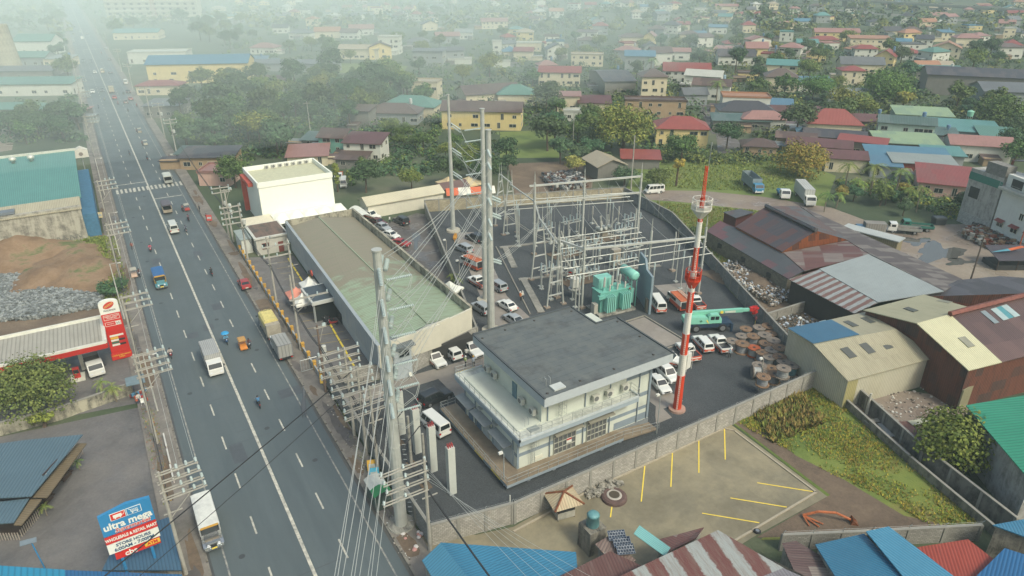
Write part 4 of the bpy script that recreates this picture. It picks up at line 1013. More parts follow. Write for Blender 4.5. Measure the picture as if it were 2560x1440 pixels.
# little white tower shrine by the pole, yellow head board
r = root('rooftop_sign','small white gabled sign box with yellow lamp beside the left poles','sign',(-4.5,214,0))
m = MB();m.b0(-.12,-.12,0,.12,.12,6.5);m.build('post',steel,r)
m = MB();m.mesh([(-1.7,-1.2,6.5),(1.7,-1.2,6.5),(1.7,1.2,6.5),(-1.7,1.2,6.5),(-1.7,-1.2,8.3),(1.7,-1.2,8.3),(1.7,1.2,8.3),(-1.7,1.2,8.3),(0,-1.2,9.2),(0,1.2,9.2)],[(3,2,1,0),(0,1,5,8,4),(1,2,6,5),(2,3,7,9,6),(3,0,4,7),(4,8,9,7),(8,5,6,9)]);m.build('panel',flat('cdcabb'),r)
m = MB();m.lathe((0,-1.24,7.5),(0,-1.28,7.5),[(0,.5),(1,.5)],10);m.build('round_mark',flat('7c6f62'),r)
# petrol station
wh = flat('cfd0c2',.6);redp = flat('b02a20',.45);cgr = roofm('a3a092','75725f',.5,.3,.6)
r = root('petrol_station_canopy','flat white canopy with red fascia over the petrol station forecourt','canopy')
m = MB();m.b0(-36,101.4,5.1,-5.2,110.4,5.5);m.b0(-35.6,101.8,5.5,-5.6,110.0,5.52,1);m.build('roof',[wh,cgr],r)
for a,b in (((-36,101.4),(-5.2,101.4)),((-5.2,101.4),(-5.2,110.4)),((-5.2,110.4),(-36,110.4))):
    m = wallseg(MB(),a,b,5.5,5.85,.3);m.build('white_edge',wh,r)
    m = wallseg(MB(),a,b,4.75,5.5,.32);m.build('red_fascia',redp,r)
for x in (-9,-20,-31): m = MB();m.b0(x-.25,105.6,0,x+.25,106.1,5.1);m.build('column',wh,r)
r = root('fuel_pump','red and white fuel pump by the white lorry under the canopy','fuel pump',(-9.8,103.6,.05))
m = MB();m.b0(-.4,-.3,0,.4,.3,1.7);m.build('cabinet',redp,r);m = MB();m.b0(-.33,-.32,.9,.33,-.3,1.5);m.build('display',glass(),r);m = MB();m.b0(-.9,-1.2,-.0,.9,1.2,.15);m.build('island',wh,r)

def text(par,s,loc,size,mat,rot=(PI/2,0,0),align='CENTER',ext=.01,sx=1.0,shear=0.0,name='lettering',bold=0.0):
    cu = bpy.data.curves.new(name,'FONT');cu.body = s;cu.size = size;cu.align_x = align;cu.align_y = 'CENTER';cu.extrude = ext;cu.shear = shear;cu.offset = bold
    cu.materials.append(mat);cu.resolution_u = 3
    o = bpy.data.objects.new(name,cu);COL.objects.link(o)
    dg = bpy.context.evaluated_depsgraph_get();me = bpy.data.meshes.new_from_object(o.evaluated_get(dg));bpy.data.objects.remove(o)
    o = bpy.data.objects.new(name,me);COL.objects.link(o);o.parent = par;o.location = loc;o.rotation_euler = rot;o.scale = (sx,1,1)
    return o
# pylon price sign of the petrol station
whs = flat('dddfd2',.5,var=.03);reds = flat('c5281e',.45,var=.05);yels = flat('e0b53a',.5,var=.03);blues = flat('2f7fae',.5,var=.04);darkb = flat('26506f',.5)
r = root('price_pylon','tall red and white petrol price pylon with rounded top beside the pole line','sign',(-3.9,106.6,0),rad(0))
w = 1.25
m = MB();m.b0(-w,-.25,.2,w,.25,7.6);m.build('board',reds,r)
pts = [(-w,7.6),(w,7.6),(w,9.2)]+[(w*math.cos(t)*1.0,9.2+.55*math.sin(t)) for t in [PI*k/12 for k in range(1,12)]]+[(-w,9.2)]
m = MB();n_ = len(pts);m.mesh([(x,-.27,z) for x,z in pts]+[(x,.27,z) for x,z in pts],[tuple(range(n_)),tuple(range(2*n_-1,n_-1,-1))]+[(i,n_+i,n_+(i+1) % n_,(i+1) % n_) for i in range(n_)]);m.build('head_board',whs,r)
def ellipse(m,cx,cz,a,b,y,rot=0.0,mi=0,k=20,z0=0,span=(0,2*PI)):
    ps = [(cx+a*math.cos(t)*math.cos(rot)-b*math.sin(t)*math.sin(rot),y,cz+a*math.cos(t)*math.sin(rot)+b*math.sin(t)*math.cos(rot)) for t in [span[0]+(span[1]-span[0])*i/k for i in range(k)]]
    m.poly(ps[::1],mi)
em = root_ = None
m = MB();ellipse(m,0,8.9,.78,.46,-.285,.45);m.build('emblem',flat('c23a30'),r)
m = MB()
for dz in (-.08,.1): m.box((0,-.3,8.9+dz),(1.3,.02,.06),0,0,0,-.45-.1*dz)
m.build('emblem_stripe',flat('e0c06a'),r)
text(r,'PHOENIX',(0,-.29,8.1),.36,flat('2f3336'),bold=.006)
for z,hh,ss,sz in ((7.0,.75,'CREDIT CARDS\nACCEPTED',.27),(5.95,.6,'',.2)):
    m = MB()
    for k in (-1,1): m.box((0,-.27,z+k*hh/2),(2.0,.02,.05));m.box((k*1.0,-.27,z),(.05,.02,hh))
    m.build('sign_frame',whs,r)
    if ss: text(r,ss,(0,-.275,z),sz,whs,bold=.004)
m = MB();m.box((.62,-.275,5.95),(.6,.02,.5));m.build('restroom_panel',whs,r)
m = MB();m.box((.5,-.29,5.95),(.1,.02,.3));m.box((.74,-.29,5.95),(.1,.02,.3));m.build('figure_mark',dark_m,r)
text(r,'RESTROOM',(-.32,-.275,5.95),.18,whs)
for k,(c,d) in enumerate(((whs,'DIESEL'),(yels,'PREMIUM'),(whs,'SUPER'),(flat('3d6f55'),'GAS'),(whs,'UNLEADED'))):
    z = 4.0-k*.38
    m = MB();m.box((-.35 if k else 0,-.27,z),(1.0 if k else 1.8,.02,.3));m.build('grade_panel',c,r)
    if k: m = MB();m.box((.55,-.27,z),(.8,.02,.3));m.build('price_display',flat('c92a24') if k in (1,3) else dark_m,r)
m = MB();m.box((.0,-.55,.75),(2.7,.1,1.1));bn = m.build('banner',reds,r)
text(r,'CAFE & MINIMART\nOPEN',(0,-.62,.75),.3,yels,bold=.006)
# supermarket sign
r = root('supermarket_sign','stacked blue red and white supermarket sign on blue posts','sign',(-5.3,59.6,0),rad(3))
W2 = 2.15
def brd(z0,z1,x0,x1,mat,nm='sign_board',y=-.15): m = MB();m.b0(x0,y-.0,z0,x1,.15,z1);return m.build(nm,mat,r)
m = MB();m.mesh([(-W2,-.17,6.6),(W2,-.17,6.6),(W2,-.17,9.2),(.1*W2,-.17,9.42),(-W2,-.17,8.95)]+[(-W2,.17,6.6),(W2,.17,6.6),(W2,.17,9.2),(.1*W2,.17,9.42),(-W2,.17,8.95)],[(0,1,2,3,4),(9,8,7,6,5),(0,5,6,1),(1,6,7,2),(2,7,8,3),(3,8,9,4),(4,9,5,0)]);m.build('sign_board',blues,r)
brd(5.68,6.5,-W2,W2,reds);brd(4.5,5.58,-W2,W2,whs);brd(3.68,4.38,-W2+.4,W2-.1,reds)
text(r,'ultra mega',(0,-.2,7.55),1.02,whs,bold=.03,sx=.92)
text(r,'Supermarket',(.25,-.2,6.93),.62,whs,shear=.35,sx=.9,bold=.035);text(r,'Supermarket',(.25,-.215,6.93),.62,reds,shear=.35,sx=.9,bold=.008)
text(r,'WHOLESALE & RETAIL MART',(0,-.18,6.09),.46,whs,bold=.016,sx=.72)
text(r,'STORE HOURS',(0,-.18,5.3),.44,darkb,bold=.012)
text(r,'6:00AM - 7:00PM',(0,-.18,4.82),.5,darkb,bold=.014,sx=.95)
text(r,'cbs',(-.45,-.18,4.03),.8,whs,bold=.02)
m = MB();m.b0(.72,-.19,3.9,W2-.12,-.15,4.36);m.build('cash_panel',yels,r);text(r,'ATM',(1.38,-.2,4.13),.44,reds,bold=.016)
m = MB();m.b0(-1.25,-.2,8.12,.02,-.17,8.9);m.b0(.08,-.2,8.12,1.3,-.17,8.9);m.build('logo_border',whs,r)
m = MB();m.b0(-1.19,-.215,8.17,-.03,-.2,8.85);m.build('logo_panel',reds,r);m = MB();m.b0(.13,-.215,8.17,1.25,-.2,8.85);m.build('logo_panel',blues,r)
m = MB();m.b0(-1.0,-.225,8.35,-.3,-.215,8.7)
for x in (-.85,-.45): m.lathe((x,-.225,8.29),(x,-.215,8.29),[(0,.06),(1,.06)],8)
m.path([(-.3,-.22,8.5),(-.15,-.22,8.5),(-.12,-.22,8.75)],.025,4)
for k in range(5): m.box((.45+k*.13,-.22,8.56),(.025,.01,.26))
for k in range(3): m.box((.72,-.22,8.45+k*.11),(.62,.01,.025))
m.path([(.3,-.22,8.78),(.42,-.22,8.7),(.5,-.22,8.38),(1.05,-.22,8.38)],.025,4)
for x in (.55,.95): m.lathe((x,-.225,8.29),(x,-.215,8.29),[(0,.06),(1,.06)],8)
m.build('cart_mark',whs,r)
for x in (-1.3,1.2): m = MB();m.tube((x,.05,0),(x,.05,6.6),.14,n=8);m.build('post',blues,r)
# restaurant with blue roofs and timber eaves
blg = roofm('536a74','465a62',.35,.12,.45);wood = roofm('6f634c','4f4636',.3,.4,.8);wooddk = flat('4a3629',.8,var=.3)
r,o = shed('restaurant','open-sided restaurant with grey blue sheet roofs and timber shingle eaves',[
    ([(62,1100,4.4),(207,1086,4.4),(78,1240,3.9),(-70,1248,3.9),(-70,1118,4.4)],blg),
    ([(-70,1262,3.5),(72,1246,3.5),(34,1306,3.3),(-70,1314,3.3)],blg),
    ([(193,1108,3.3),(216,1108,3.1),(118,1243,3.1),(82,1243,3.3)],wood),([(76,1248,3.1),(104,1248,2.9),(54,1312,2.9),(34,1312,3.1)],wood)],
    [(190,1098,2.9),(40,1306,2.9),(-70,1310,2.9),(-70,1120,2.9)],flat('3f332b',.8),'building',inset=1.5)
m = MB();a,b = P(113,1200,3.4)-o,P(147,1163,3.4)-o;d = b-a;m.box((a+b)/2+Vector((0,0,.45)),(d.length+.2,.12,.7),0,math.atan2(d.y,d.x));m.build('name_board',flat('3a2a28'),r)
text(r,'GARIBE\'S',(a+b)/2+Vector((.12,-.12,.45)),.6,whs,rot=(PI/2,0,math.atan2(d.y,d.x)),bold=.01)
pk = MB()
for (a,b) in (((208,1135),(180,1170)),((100,1292),(52,1348)),((50,1350),(-20,1352))):
    a,b = P(*a),P(*b);k = int((b-a).length/.28)
    for i in range(k): p = a.lerp(b,i/k)-o;pk.box((p.x,p.y,.5),(.1,.06,1.0),0,math.atan2((b-a).y,(b-a).x))
pk.build('picket_fence',flat('a0978a',.8),r)
for q in ((157,1195),(110,1255)):
    t_ = root('picnic_table','brown timber picnic table with benches %s the restaurant eaves' % ('under' if q[0] == 157 else 'half hidden beneath'),'table',P(*q),rad(-35))
    m = MB();m.b0(-.8,-.4,.68,.8,.4,.74);m.build('tabletop',wooddk,t_)
    for s in (-1,1): m = MB();m.b0(-.8,s*.75-.15,.4,.8,s*.75+.15,.45);m.build('bench',wooddk,t_);m = MB();m.b0(s*.6-.05,-.7,0,s*.6+.05,.7,.68);m.build('trestle',wooddk,t_)
# bright blue roofs on the bottom left
r,o = shed('blue_market_roof','turquoise blue roof strip along the bottom left edge',[([(-60,1410,3.2),(162,1424,3.2),(170,1560,3.2),(-60,1560,3.2)],roofm('2c86a6','3f7f98',.5,.1,.4)),([(162,1425,3.15),(455,1436,3.15),(470,1560,3.15),(165,1560,3.15)],bl3)],
    [(-60,1412,3),(455,1438,3),(470,1560,3),(-60,1560,3)],conc_m)
r,o = shed('blue_market_roof','dull blue ribbed roof under the supermarket sign posts',[([(300,1335,1.9),(428,1290,1.9),(455,1425,2.1),(255,1425,2.1)],roofm('41637a','38566a',.3,.15,.5))],
    [(302,1336,1.8),(427,1292,1.8),(455,1425,1.9),(257,1425,1.9)],conc_m)
block_wall('stained white wall between petrol station and restaurant lot',[P(-60,1105),P(150,1050),P(335,985)],1.8,grimy('aaa690','55544a'),barbs=False,pill=False)
# gravel heap and soil mounds
def mound(name,label,cx,cy,rx,ry,h,mat,seed,cat,disp=.25,n_=26):
    rr = random.Random(seed);m = MB();vs = [];ph = [rr.uniform(0,6.28) for _ in range(6)]
    for j in range(n_):
        for i in range(n_):
            u,v = i/(n_-1)*2-1,j/(n_-1)*2-1;d = math.hypot(u,v)*(1+.16*math.sin(3*math.atan2(v,u)+ph[0])+.1*math.sin(5*math.atan2(v,u)+ph[1]))
            z = max(0,1-d)**.8*h*(1+.25*math.sin(u*5+ph[2])*math.sin(v*4+ph[3]))
            vs.append((u*rx,v*ry,(z+rr.uniform(-disp,disp)*min(1,z*2) if z > 0 else -.05)))
    fs = [(j*n_+i,j*n_+i+1,(j+1)*n_+i+1,(j+1)*n_+i) for j in range(n_-1) for i in range(n_-1)]
    m.mesh(vs,fs);o_ = m.build(name,mat,smooth=True,loc=(cx,cy,.03));return tag(o_,label,cat)
sd = ground_mat('mound',((.3,'6b5644'),(.45,'80694f'),(.56,'8d765c'),(.64,'5f6b3f')),.14,8,.6,.95,2.5,.2)
p = P(170,680);mound('soil_mound','brown soil mound with grassy flank beside the left pole line',p.x,p.y,9,13,2.6,sd,1,'mound')
p = P(30,640);mound('soil_mound','wider brown soil bank in front of the stained warehouse wall',p.x,p.y,13,14,3.2,sd,2,'mound')
stn = [flat(h_,.9) for h_ in ('7c8280','949a96','686e6c')]
def stones(name,label,pts_fn,cnt,smin,smax,mats,seed,kind='stuff',cat='rocks'):
    rr = random.Random(seed);m = MB()
    for k in range(cnt):
        x,y,z = pts_fn(rr);s = rr.uniform(smin,smax)
        c_ = [Vector((a*rr.uniform(.6,1),b*rr.uniform(.6,1),c*rr.uniform(.5,.9)))*s for a in (-1,1) for b in (-1,1) for c in (-1,1)]
        R = Matrix.Rotation(rr.uniform(0,6.28),3,'Z');c_ = [R @ v+Vector((x,y,z)) for v in c_]
        m.mesh(c_,[(0,1,3,2),(4,6,7,5),(0,4,5,1),(2,3,7,6),(0,2,6,4),(1,5,7,3)],rr.randrange(len(mats)))
    o_ = m.build(name,mats);return tag(o_,label,cat,kind=kind)
rocks_poly = [P(*q) for q in ((-60,700),(60,690),(85,720),(210,735),(262,745),(255,770),(90,800),(-60,810))]
def inpoly(x,y,pl):
    c = False;j = len(pl)-1
    for i in range(len(pl)):
        if (pl[i].y > y) != (pl[j].y > y) and x < (pl[j].x-pl[i].x)*(y-pl[i].y)/(pl[j].y-pl[i].y)+pl[i].x: c = not c
        j = i
    return c
def in_pl(pl,zf=lambda x,y,r: .15):
    xs = [p.x for p in pl];ys = [p.y for p in pl]
    def f(rr):
        while True:
            x,y = rr.uniform(min(xs),max(xs)),rr.uniform(min(ys),max(ys))
            if inpoly(x,y,pl): return x,y,zf(x,y,rr)
    return f
stones('rock_heap','sprawling heap of broken grey rocks behind the petrol station',in_pl(rocks_poly,lambda x,y,r: r.uniform(.05,.75)),7000,.1,.3,stn,3)
# ------------------------------------------------ porcelain and steel of the substation
porc = flat('a9b8b4',.3,var=.05);porc2 = flat('a3b3b2',.3,var=.05);alu = flat('b4b8ae',.4,.4,var=.06);galv2 = flat('b3b7ae',.5,.2,var=.14,scale=.8);galv3 = flat('c0c3b9',.5,.2,var=.12,scale=.8)
def ribs(m,a,b,r=.13,k=9,n_=10,mi=0):
    prof = []
    for i in range(k): prof += [(i/k,r*.55),((i+.25)/k,r),((i+.5)/k,r*.9),((i+.75)/k,r*.55)]
    prof.append((1,r*.55));m.lathe(a,b,prof,n_,mi)
def insulator(par,a,b,r=.13,k=9,name='insulator',mat=None):
    m = MB();ribs(m,a,b,r,k);return m.build(name,mat or porc,par,smooth=False)
def base_of(px,py): return P(px,py)
def tapered_pole(par,h,r0,r1,n_=12,x=0,y=0,name='pole',mat=None):
    m = MB();m.tube((x,y,0),(x,y,h),r0,r1,n_);m.lathe((x,y,h),(x,y,h+.12),[(0,r1*1.25),(1,r1*1.25)],n_)
    for z in (h*.33,h*.62): m.lathe((x,y,z),(x,y,z+.25),[(0,r0+(r1-r0)*z/h+.03),(1,r0+(r1-r0)*z/h+.03)],n_)
    return m.build(name,mat or galv2,par)
POLE1,POLE2,POLE2B,POLE3 = Vector((18.5,53.4,0)),P(1228,828),P(1214,752),Vector((62.5,129.0,0))
P1H,P2H,P3H = 31.3,35.0,29.2
pl1 = root('steel_pole','thick leaning-looking steel transmission pole by the street corner with twelve insulators','power pole',POLE1)
tapered_pole(pl1,P1H,.66,.38)
LV1 = [29.0,26.0,23.2,20.2,17.6,15.0]
for i,z in enumerate(LV1):
    insulator(pl1,(-.1,-.75,z-.7),(-.15,-.55,z+.9),.19,12,mat=porc2)
    insulator(pl1,(.35,.6,z+.5),(1.1,1.9,z+.9),.24,8);insulator(pl1,(.75,.35,z+.2),(1.5,1.65,z+.55),.24,8)
    insulator(pl1,(.6,-.1,z-.6),(2.9,-.4,z-.5),.14,14)
    m = MB();m.path([(-.15,-1.0,z-1.0),(.7,-1.6,z-1.6),(2.2,-1.1,z-1.3),(2.9,-.4,z-.6),(2.7,.8,z+.1),(1.8,1.9,z+.8)],.025,4);m.path([(-.15,-1.0,z-1.0),(.9,-1.4,z-1.9),(2.4,-1.0,z-1.5),(3.0,-.4,z-.6)],.025,4);m.build('jumper',alu,pl1)
m = MB()
for k in range(44): z = .8+k*.62;m.tube((.75-.35*k/44,-.5,z),(1.05-.35*k/44,-.7,z),.03,n=4)
m.build('climbing_step',galv,pl1)
m = MB();m.lathe((0,0,0),(0,0,.4),[(0,1.5),(1,1.4)],16);m.build('footing',conc_m,pl1)
pl2 = root('steel_pole','tallest steel transmission pole in the yard, seen left of its shorter twin','power pole',POLE2B)
tapered_pole(pl2,33.0,.5,.33)
pl2b = root('steel_pole','broad steel transmission pole rising from the parked cars beside its twin','power pole',POLE2)
tapered_pole(pl2b,32.2,.62,.38)
pl3 = root('steel_pole','slimmer steel transmission pole on a round concrete footing by the yard corner','power pole',POLE3)
tapered_pole(pl3,P3H,.52,.26)
for r_ in (pl2,pl2b,pl3):
    m = MB();m.lathe((0,0,0),(0,0,.45),[(0,1.6),(1,1.5)],18);m.build('footing',flat('a9a594',.9),r_)
m = MB();m.tube((0,0,P3H),(-2.6,-.6,P3H-.3),.05,n=5);m.build('arm',galv,pl3)
L2 = [29.5,27.7,24.6,22.4,19.2,17.0]
for i,z in enumerate(L2):
    insulator(pl2b,(-.4,-.5,z),(-.9,-2.2,z-.5),.2,8);insulator(pl2,(-.3,0,z+.6),(-3.0,.3,z+.5),.13,12)
    m = MB();m.path([(-.9,-2.2,z-.5),(-2.2,-2.6,z-1.5),(-3.2,.0,z-.4),(-3,4.6,z+.5)],.035,4);m.build('jumper',alu,pl2b)
L3 = [23.5,18.4,13.4]
for i,z in enumerate(L3):
    for dz in (0,-.55): insulator(pl3,(.35,-.2,z+dz),(1.6,-1.9,z+dz-1.1),.17,8)
for i,z in enumerate((22.4,19.8,12.4)):
    for dz in (0,-.4): insulator(pl2b,(.5,.2,z+dz),(2.3,.6,z+dz-1.0),.18,8)

# red and white telecom mast
TM = root('telecom_mast','red and white banded monopole mast with two round platforms','mast',Vector((57.9,54.0,0)),rad(12))
ro = flat('c8401f',.45,var=.06);wo_ = flat('d6d6ca',.45,var=.06)
zs = [0,5.5,8.6,11.6,14.6,17.4,20.2,23.2,26.4,29.2]
def rt(z): return .56-.3*z/29
for i,(a,b) in enumerate(zip(zs,zs[1:])):
    m = MB();m.tube((0,0,a),(0,0,b),rt(a),rt(b),14);m.lathe((0,0,b-.12),(0,0,b),[(0,rt(b)+.05),(1,rt(b)+.05)],14);m.build('shaft',ro if i % 2 == 0 else wo_,TM)
m = MB();m.lathe((0,0,0),(0,0,.35),[(0,1.15),(1,1.1)],18);m.build('footing',flat('a88a7a',.9),TM)
m = MB()
for dx in (-.14,.14): m.tube((dx-.6,-.35,.5),(dx-.35,-.3,29.2),.025,n=4)
for k in range(88): z = .6+k*.3;f_ = z/29;m.tube((-.74+.25*f_,-.35,z),(-.46+.25*f_,-.35,z),.018,n=4)
m.build('ladder',wo_,TM)
for z,R,rr_,mt in ((19.0,.95,.55,ro),(27.9,1.15,.55,wo_)):
    m = MB();m.lathe((0,0,z-1.1),(0,0,z),[(0,rt(z)+.02),(1,R)],10);m.build('platform_cone',mt,TM)
    m = MB();pts = [(R*math.cos(2*PI*k/8),R*math.sin(2*PI*k/8)) for k in range(8)]
    m.prism([(x*1.05,y*1.05) for x,y in pts],z,z+.12)
    for k in range(8):
        x,y = pts[k];x2,y2 = pts[(k+1) % 8];m.tube((x,y,z),(x,y,z+1.3),.05,n=4)
        for q in (.65,1.3): m.tube((x,y,z+q),(x2,y2,z+q),.04,n=4)
        m.mesh([(x,y,z),(x2,y2,z),(x2,y2,z+.5),(x,y,z+.5)],[(0,1,2,3),(3,2,1,0)])
    m.build('platform',mt,TM)
m = MB();
for dx,dy in ((-.16,-.12),(.16,-.12),(0,.16)): m.tube((dx,dy,29.2),(dx*.8,dy*.8,33.0),.05,n=4)
for k in range(11): z = 29.2+k*.34;m.tube((-.16,-.12,z),(.16,-.12,z+.3),.025,n=4);m.tube((.16,-.12,z),(0,.16,z+.3),.025,n=4)
m.build('lattice_top',ro,TM)
m = MB();m.tube((.3,0,28.5),(.5,0,35.2),.03,n=4);m.tube((.5,0,35.2),(.5,0,35.6),.07,n=5);m.build('lightning_rod',galv,TM)
m = MB();m.b0(.35,-.4,6.2,1.35,.5,8.4);m.build('equipment_cage',flat('cfd0c6',.5),TM)
m = MB()
for x,y in ((.3,-.5),(1.45,-.5),(1.45,.6),(.3,.6)): m.tube((x,y,6.0),(x,y,9.4),.03,n=4)
m.path([(.3,-.5,9.4),(1.45,-.5,9.4),(1.45,.6,9.4),(.3,.6,9.4)],.03,4);m.build('cage_rail',wo_,TM)

# gantries: square steel columns with beams
def gantry(label,cols,beams,peaks=True,w=.32,name='steel_gantry'):
    """cols: list of (x,y,h); beams: list of (point a, point b, z)"""
    o = Vector((cols[0][0],cols[0][1],0));r = root(name,label,'gantry',o)
    for x,y,h in cols:
        m = MB();m.box((x-o.x,y-o.y,h/2),(w,w,h))
        if peaks: m.tube((x-o.x-.1,y-o.y,h),(x-o.x,y-o.y,h+2.2),.04,n=4);m.tube((x-o.x+.12,y-o.y,h),(x-o.x,y-o.y,h+2.2),.04,n=4)
        for z in (h*.45,h*.8): m.box((x-o.x,y-o.y,z),(w+.14,w+.14,.12))
        m.build('column',galv2,r)
        m = MB();m.box((x-o.x,y-o.y,.2),(.95,.95,.4));m.build('footing',flat('8f8272',.9),r)
    for a,b,z in beams:
        m = MB();a = Vector((a[0],a[1],z))-o;b = Vector((b[0],b[1],z))-o;d = b-a
        m.box((a+b)/2,(d.length,.3,.34),0,math.atan2(d.y,d.x));m.build('beam',galv3,r)
    return r,o
def bp(px,py,z=0): q = P(px,py,z);return (q.x,q.y)
cA = bp(1615,745);cB = bp(1449,770-0);
# front row of columns (a ~ 64..77, b ~ 81..85), rear row behind them
F1,F2,F3 = (76.6,81.8),(64.6,84.4),(52.8+35,79.4)
R1,R2,R3 = (92.3,103.0),(80.5,106.2),(70.4,108.6)
E1 = bp(1745,735)
g1,go = gantry('front steel gantry spanning behind the transformer to beside the mast',[(F2[0],F2[1],12.6),(F1[0],F1[1],12.6),(E1[0],E1[1],12.6)],[(F2,E1,10.9)],w=.3)
g2,go2 = gantry('rear tall steel gantry with the upper line of string insulators',[(R1[0],R1[1],15.0),(R2[0],R2[1],15.0),(R3[0],R3[1],15.0)],[((R3[0]-1,R3[1]+.3),R1,14.4),(R3,R1,11.0)],w=.34)
Fc = bp(1392,745);g3,go3 = gantry('single lightly built column joined to the left end of the front beam',[(Fc[0],Fc[1],11.5)],[(Fc,F2,10.9)],w=.28)
gtl = bp(1735,700)
for (px,py,h) in ((1680,678,8),(1735,705,8.6),(1205+380,600,7)):
    q = P(px,py);g_,_o = gantry('slim support column standing %s in the gravel' % {1680: 'right of the fire wall',1735: 'just left of the mast',1585: 'behind the transformer bay'}[px],[(q.x,q.y,h)],[],False,.2,'support_column')
# A-frame line towers: paired legs with rungs
def aframe(label,a,b,h,top=.9,rungs=(2.2,4.6,7.2,9.6),beam=None):
    a = Vector((*a,0));b = Vector((*b,0));o = (a+b)/2;r = root('line_tower',label,'tower',o);d = (b-a).normalized()
    ta = Vector((0,0,h))-d*top/2;tb = Vector((0,0,h))+d*top/2
    for p,t in ((a-o,ta),(b-o,tb)):
        m = MB();m.tube(p,t,.17,.12,4);m.tube(t,t+Vector((0,0,2.2)),.05,.03,4);m.build('leg',galv2,r)
        m = MB();m.box((p.x,p.y,.15),(.9,.9,.3));m.build('footing',flat('8f8272',.9),r)
    for z in rungs:
        f_ = z/h;p = (a-o).lerp(ta,f_);q = (b-o).lerp(tb,f_);m = MB();m.box((p+q)/2,((q-p).length,.16,.2),0,math.atan2((q-p).y,(q-p).x));m.build('rung',galv3,r)
    return r,o
tw = [('A-frame line tower nearest the camera beside the cable trench',(1325,695),(1318,700)),]
ta1,oa1 = aframe('A-frame tower on the trench corner, left of the two front ones',bp(1328,700),bp(1368,690),12.0)
ta2,oa2 = aframe('front A-frame tower just behind the grey roof edge',bp(1367,770),bp(1408,760),13.2)
ta3,oa3 = aframe('rear left A-frame tower near the slim transmission pole',bp(1258,588),bp(1292,582),12.0)
ta4,oa4 = aframe('rear A-frame tower second from the far left end',bp(1238,565),bp(1265,548),11.5)
bm = root('tie_beam','sloping steel beam joining the left A-frame towers','beam')
m = MB();m.tube((oa4.x,oa4.y,11.2),(oa3.x+.5,oa3.y,11.2),.16,n=4);m.tube((oa3.x,oa3.y,11.2),(R3[0],R3[1],11.2),.16,n=4);m.build('beam',galv2,bm)
bm2 = root('tie_beam','long steel beam from the front A-frame towers back to the rear gantry','beam')
m = MB();m.tube((oa1.x,oa1.y,11.6),(oa2.x,oa2.y,11.6),.17,n=4);m.tube((oa1.x,oa1.y,11.4),(R3[0],R3[1],11.2),.17,n=4);m.build('beam',galv2,bm2)
# rigid aluminium busbars on post insulators
def busbar(label,a,b,z,posts=3,h=1.4):
    o = Vector((a[0],a[1],0));r = root('busbar',label,'busbar',o,0,'tubular busbars')
    A = Vector((a[0],a[1],z))-o;B = Vector((b[0],b[1],z))-o
    m = MB();m.tube(A,B,.09,n=8);m.build('tube',alu,r)
    for i in range(posts):
        p = A.lerp(B,(i+.35)/posts);insulator(r,(p.x,p.y,z-h),(p.x,p.y,z-.08),.15,10)
        m = MB();m.tube((p.x,p.y,0),(p.x,p.y,z-h),.11,n=6);m.box((p.x,p.y,.12),(.7,.7,.25));m.build('post',galv2,r)
    return r
def shift(p,dx,dy): return (p[0]+dx,p[1]+dy)
nm3 = ('nearest','middle','farthest')
for i in range(3):
    a = shift(F2,-4.5+i*1.3,-1.5+i*2.7);b = shift(F1,11+i*1.3,-3.9+i*2.7)
    busbar('%s of the three front busbars by the transformer' % nm3[i],a,b,7.6,4)
    a = shift(R3,-2.5+i*1.2,6+i*2.5);b = shift(R1,1+i*1.2,3+i*2.5)
    busbar('%s of the three rear busbars before the cream wall' % nm3[i],a,b,8.2,4)
for i in range(3):
    a = (F2[0]+3+i*1.2,F2[1]+11+i*2.4);busbar('%s of the three middle busbars over the breakers' % nm3[i],a,(a[0]+17,a[1]-3.4),6.4,3)
# circuit breakers: dead tank with V bushings on stands
def breaker(label,x,y,rz=0):
    r = root('circuit_breaker',label,'circuit breaker',(x,y,0),rz,'circuit breakers')
    m = MB();m.box((0,0,1.9),(4.2,.12,.12));m.box((0,-1,1.9),(4.2,.12,.12));m.box((0,1,1.9),(4.2,.12,.12))
    for i in (-1.9,1.9):
        for j in (-1,1): m.box((i,j,.95),(.14,.14,1.9))
        m.box((i,0,1.9),(.12,2,.12))
    m.build('frame',galv2,r)
    m = MB();m.b0(-.7,-.5,.6,.7,.5,1.8);m.build('control_box',flat('8f8878',.7),r)
    m = MB();m.b0(-3.2,-2.0,.03,3.2,2.0,.18);m.build('plinth',gm_brown,r)
    for i in (-1.25,0,1.25):
        m = MB();m.lathe((i,-.85,2.5),(i,.85,2.5),[(0,.3),(.1,.42),(.9,.42),(1,.3)],12);m.build('tank',flat('b9beb4',.4),r)
        for s in (-1,1):
            insulator(r,(i*1.0,s*.5,2.8),(i*1.7,s*1.5,4.6),.19,10,'bushing',flat('a8aaa0',.4))
    return r
breaker('bushing-topped circuit breaker in front bay left',70.5,93.8);breaker('circuit breaker behind the two tall columns',75.8,105.5);breaker('circuit breaker in the rear right bay',88.0,108.6);
def switch(label,x,y,rz=0,h=3.6):
    r = root('disconnect_switch',label,'switch',(x,y,0),rz,'disconnect switches')
    m = MB();m.box((0,-.6,h),(4.6,.14,.16));m.box((0,.6,h),(4.6,.14,.16))
    for i in (-2,2): m.tube((i,0,0),(i,0,h),.12,n=6);m.box((i,0,h),(.14,1.4,.14));m.box((i,0,.12),(.7,.7,.25))
    m.build('frame',galv3,r)
    for i in (-1.7,0,1.7):
        for s in (-.6,.6): insulator(r,(i,s,h+.08),(i,s,h+1.3),.15,10,mat=porc2)
        m = MB();m.tube((i,-.7,h+1.36),(i,.7,h+1.36),.05,n=6);m.build('blade',alu,r)
    return r
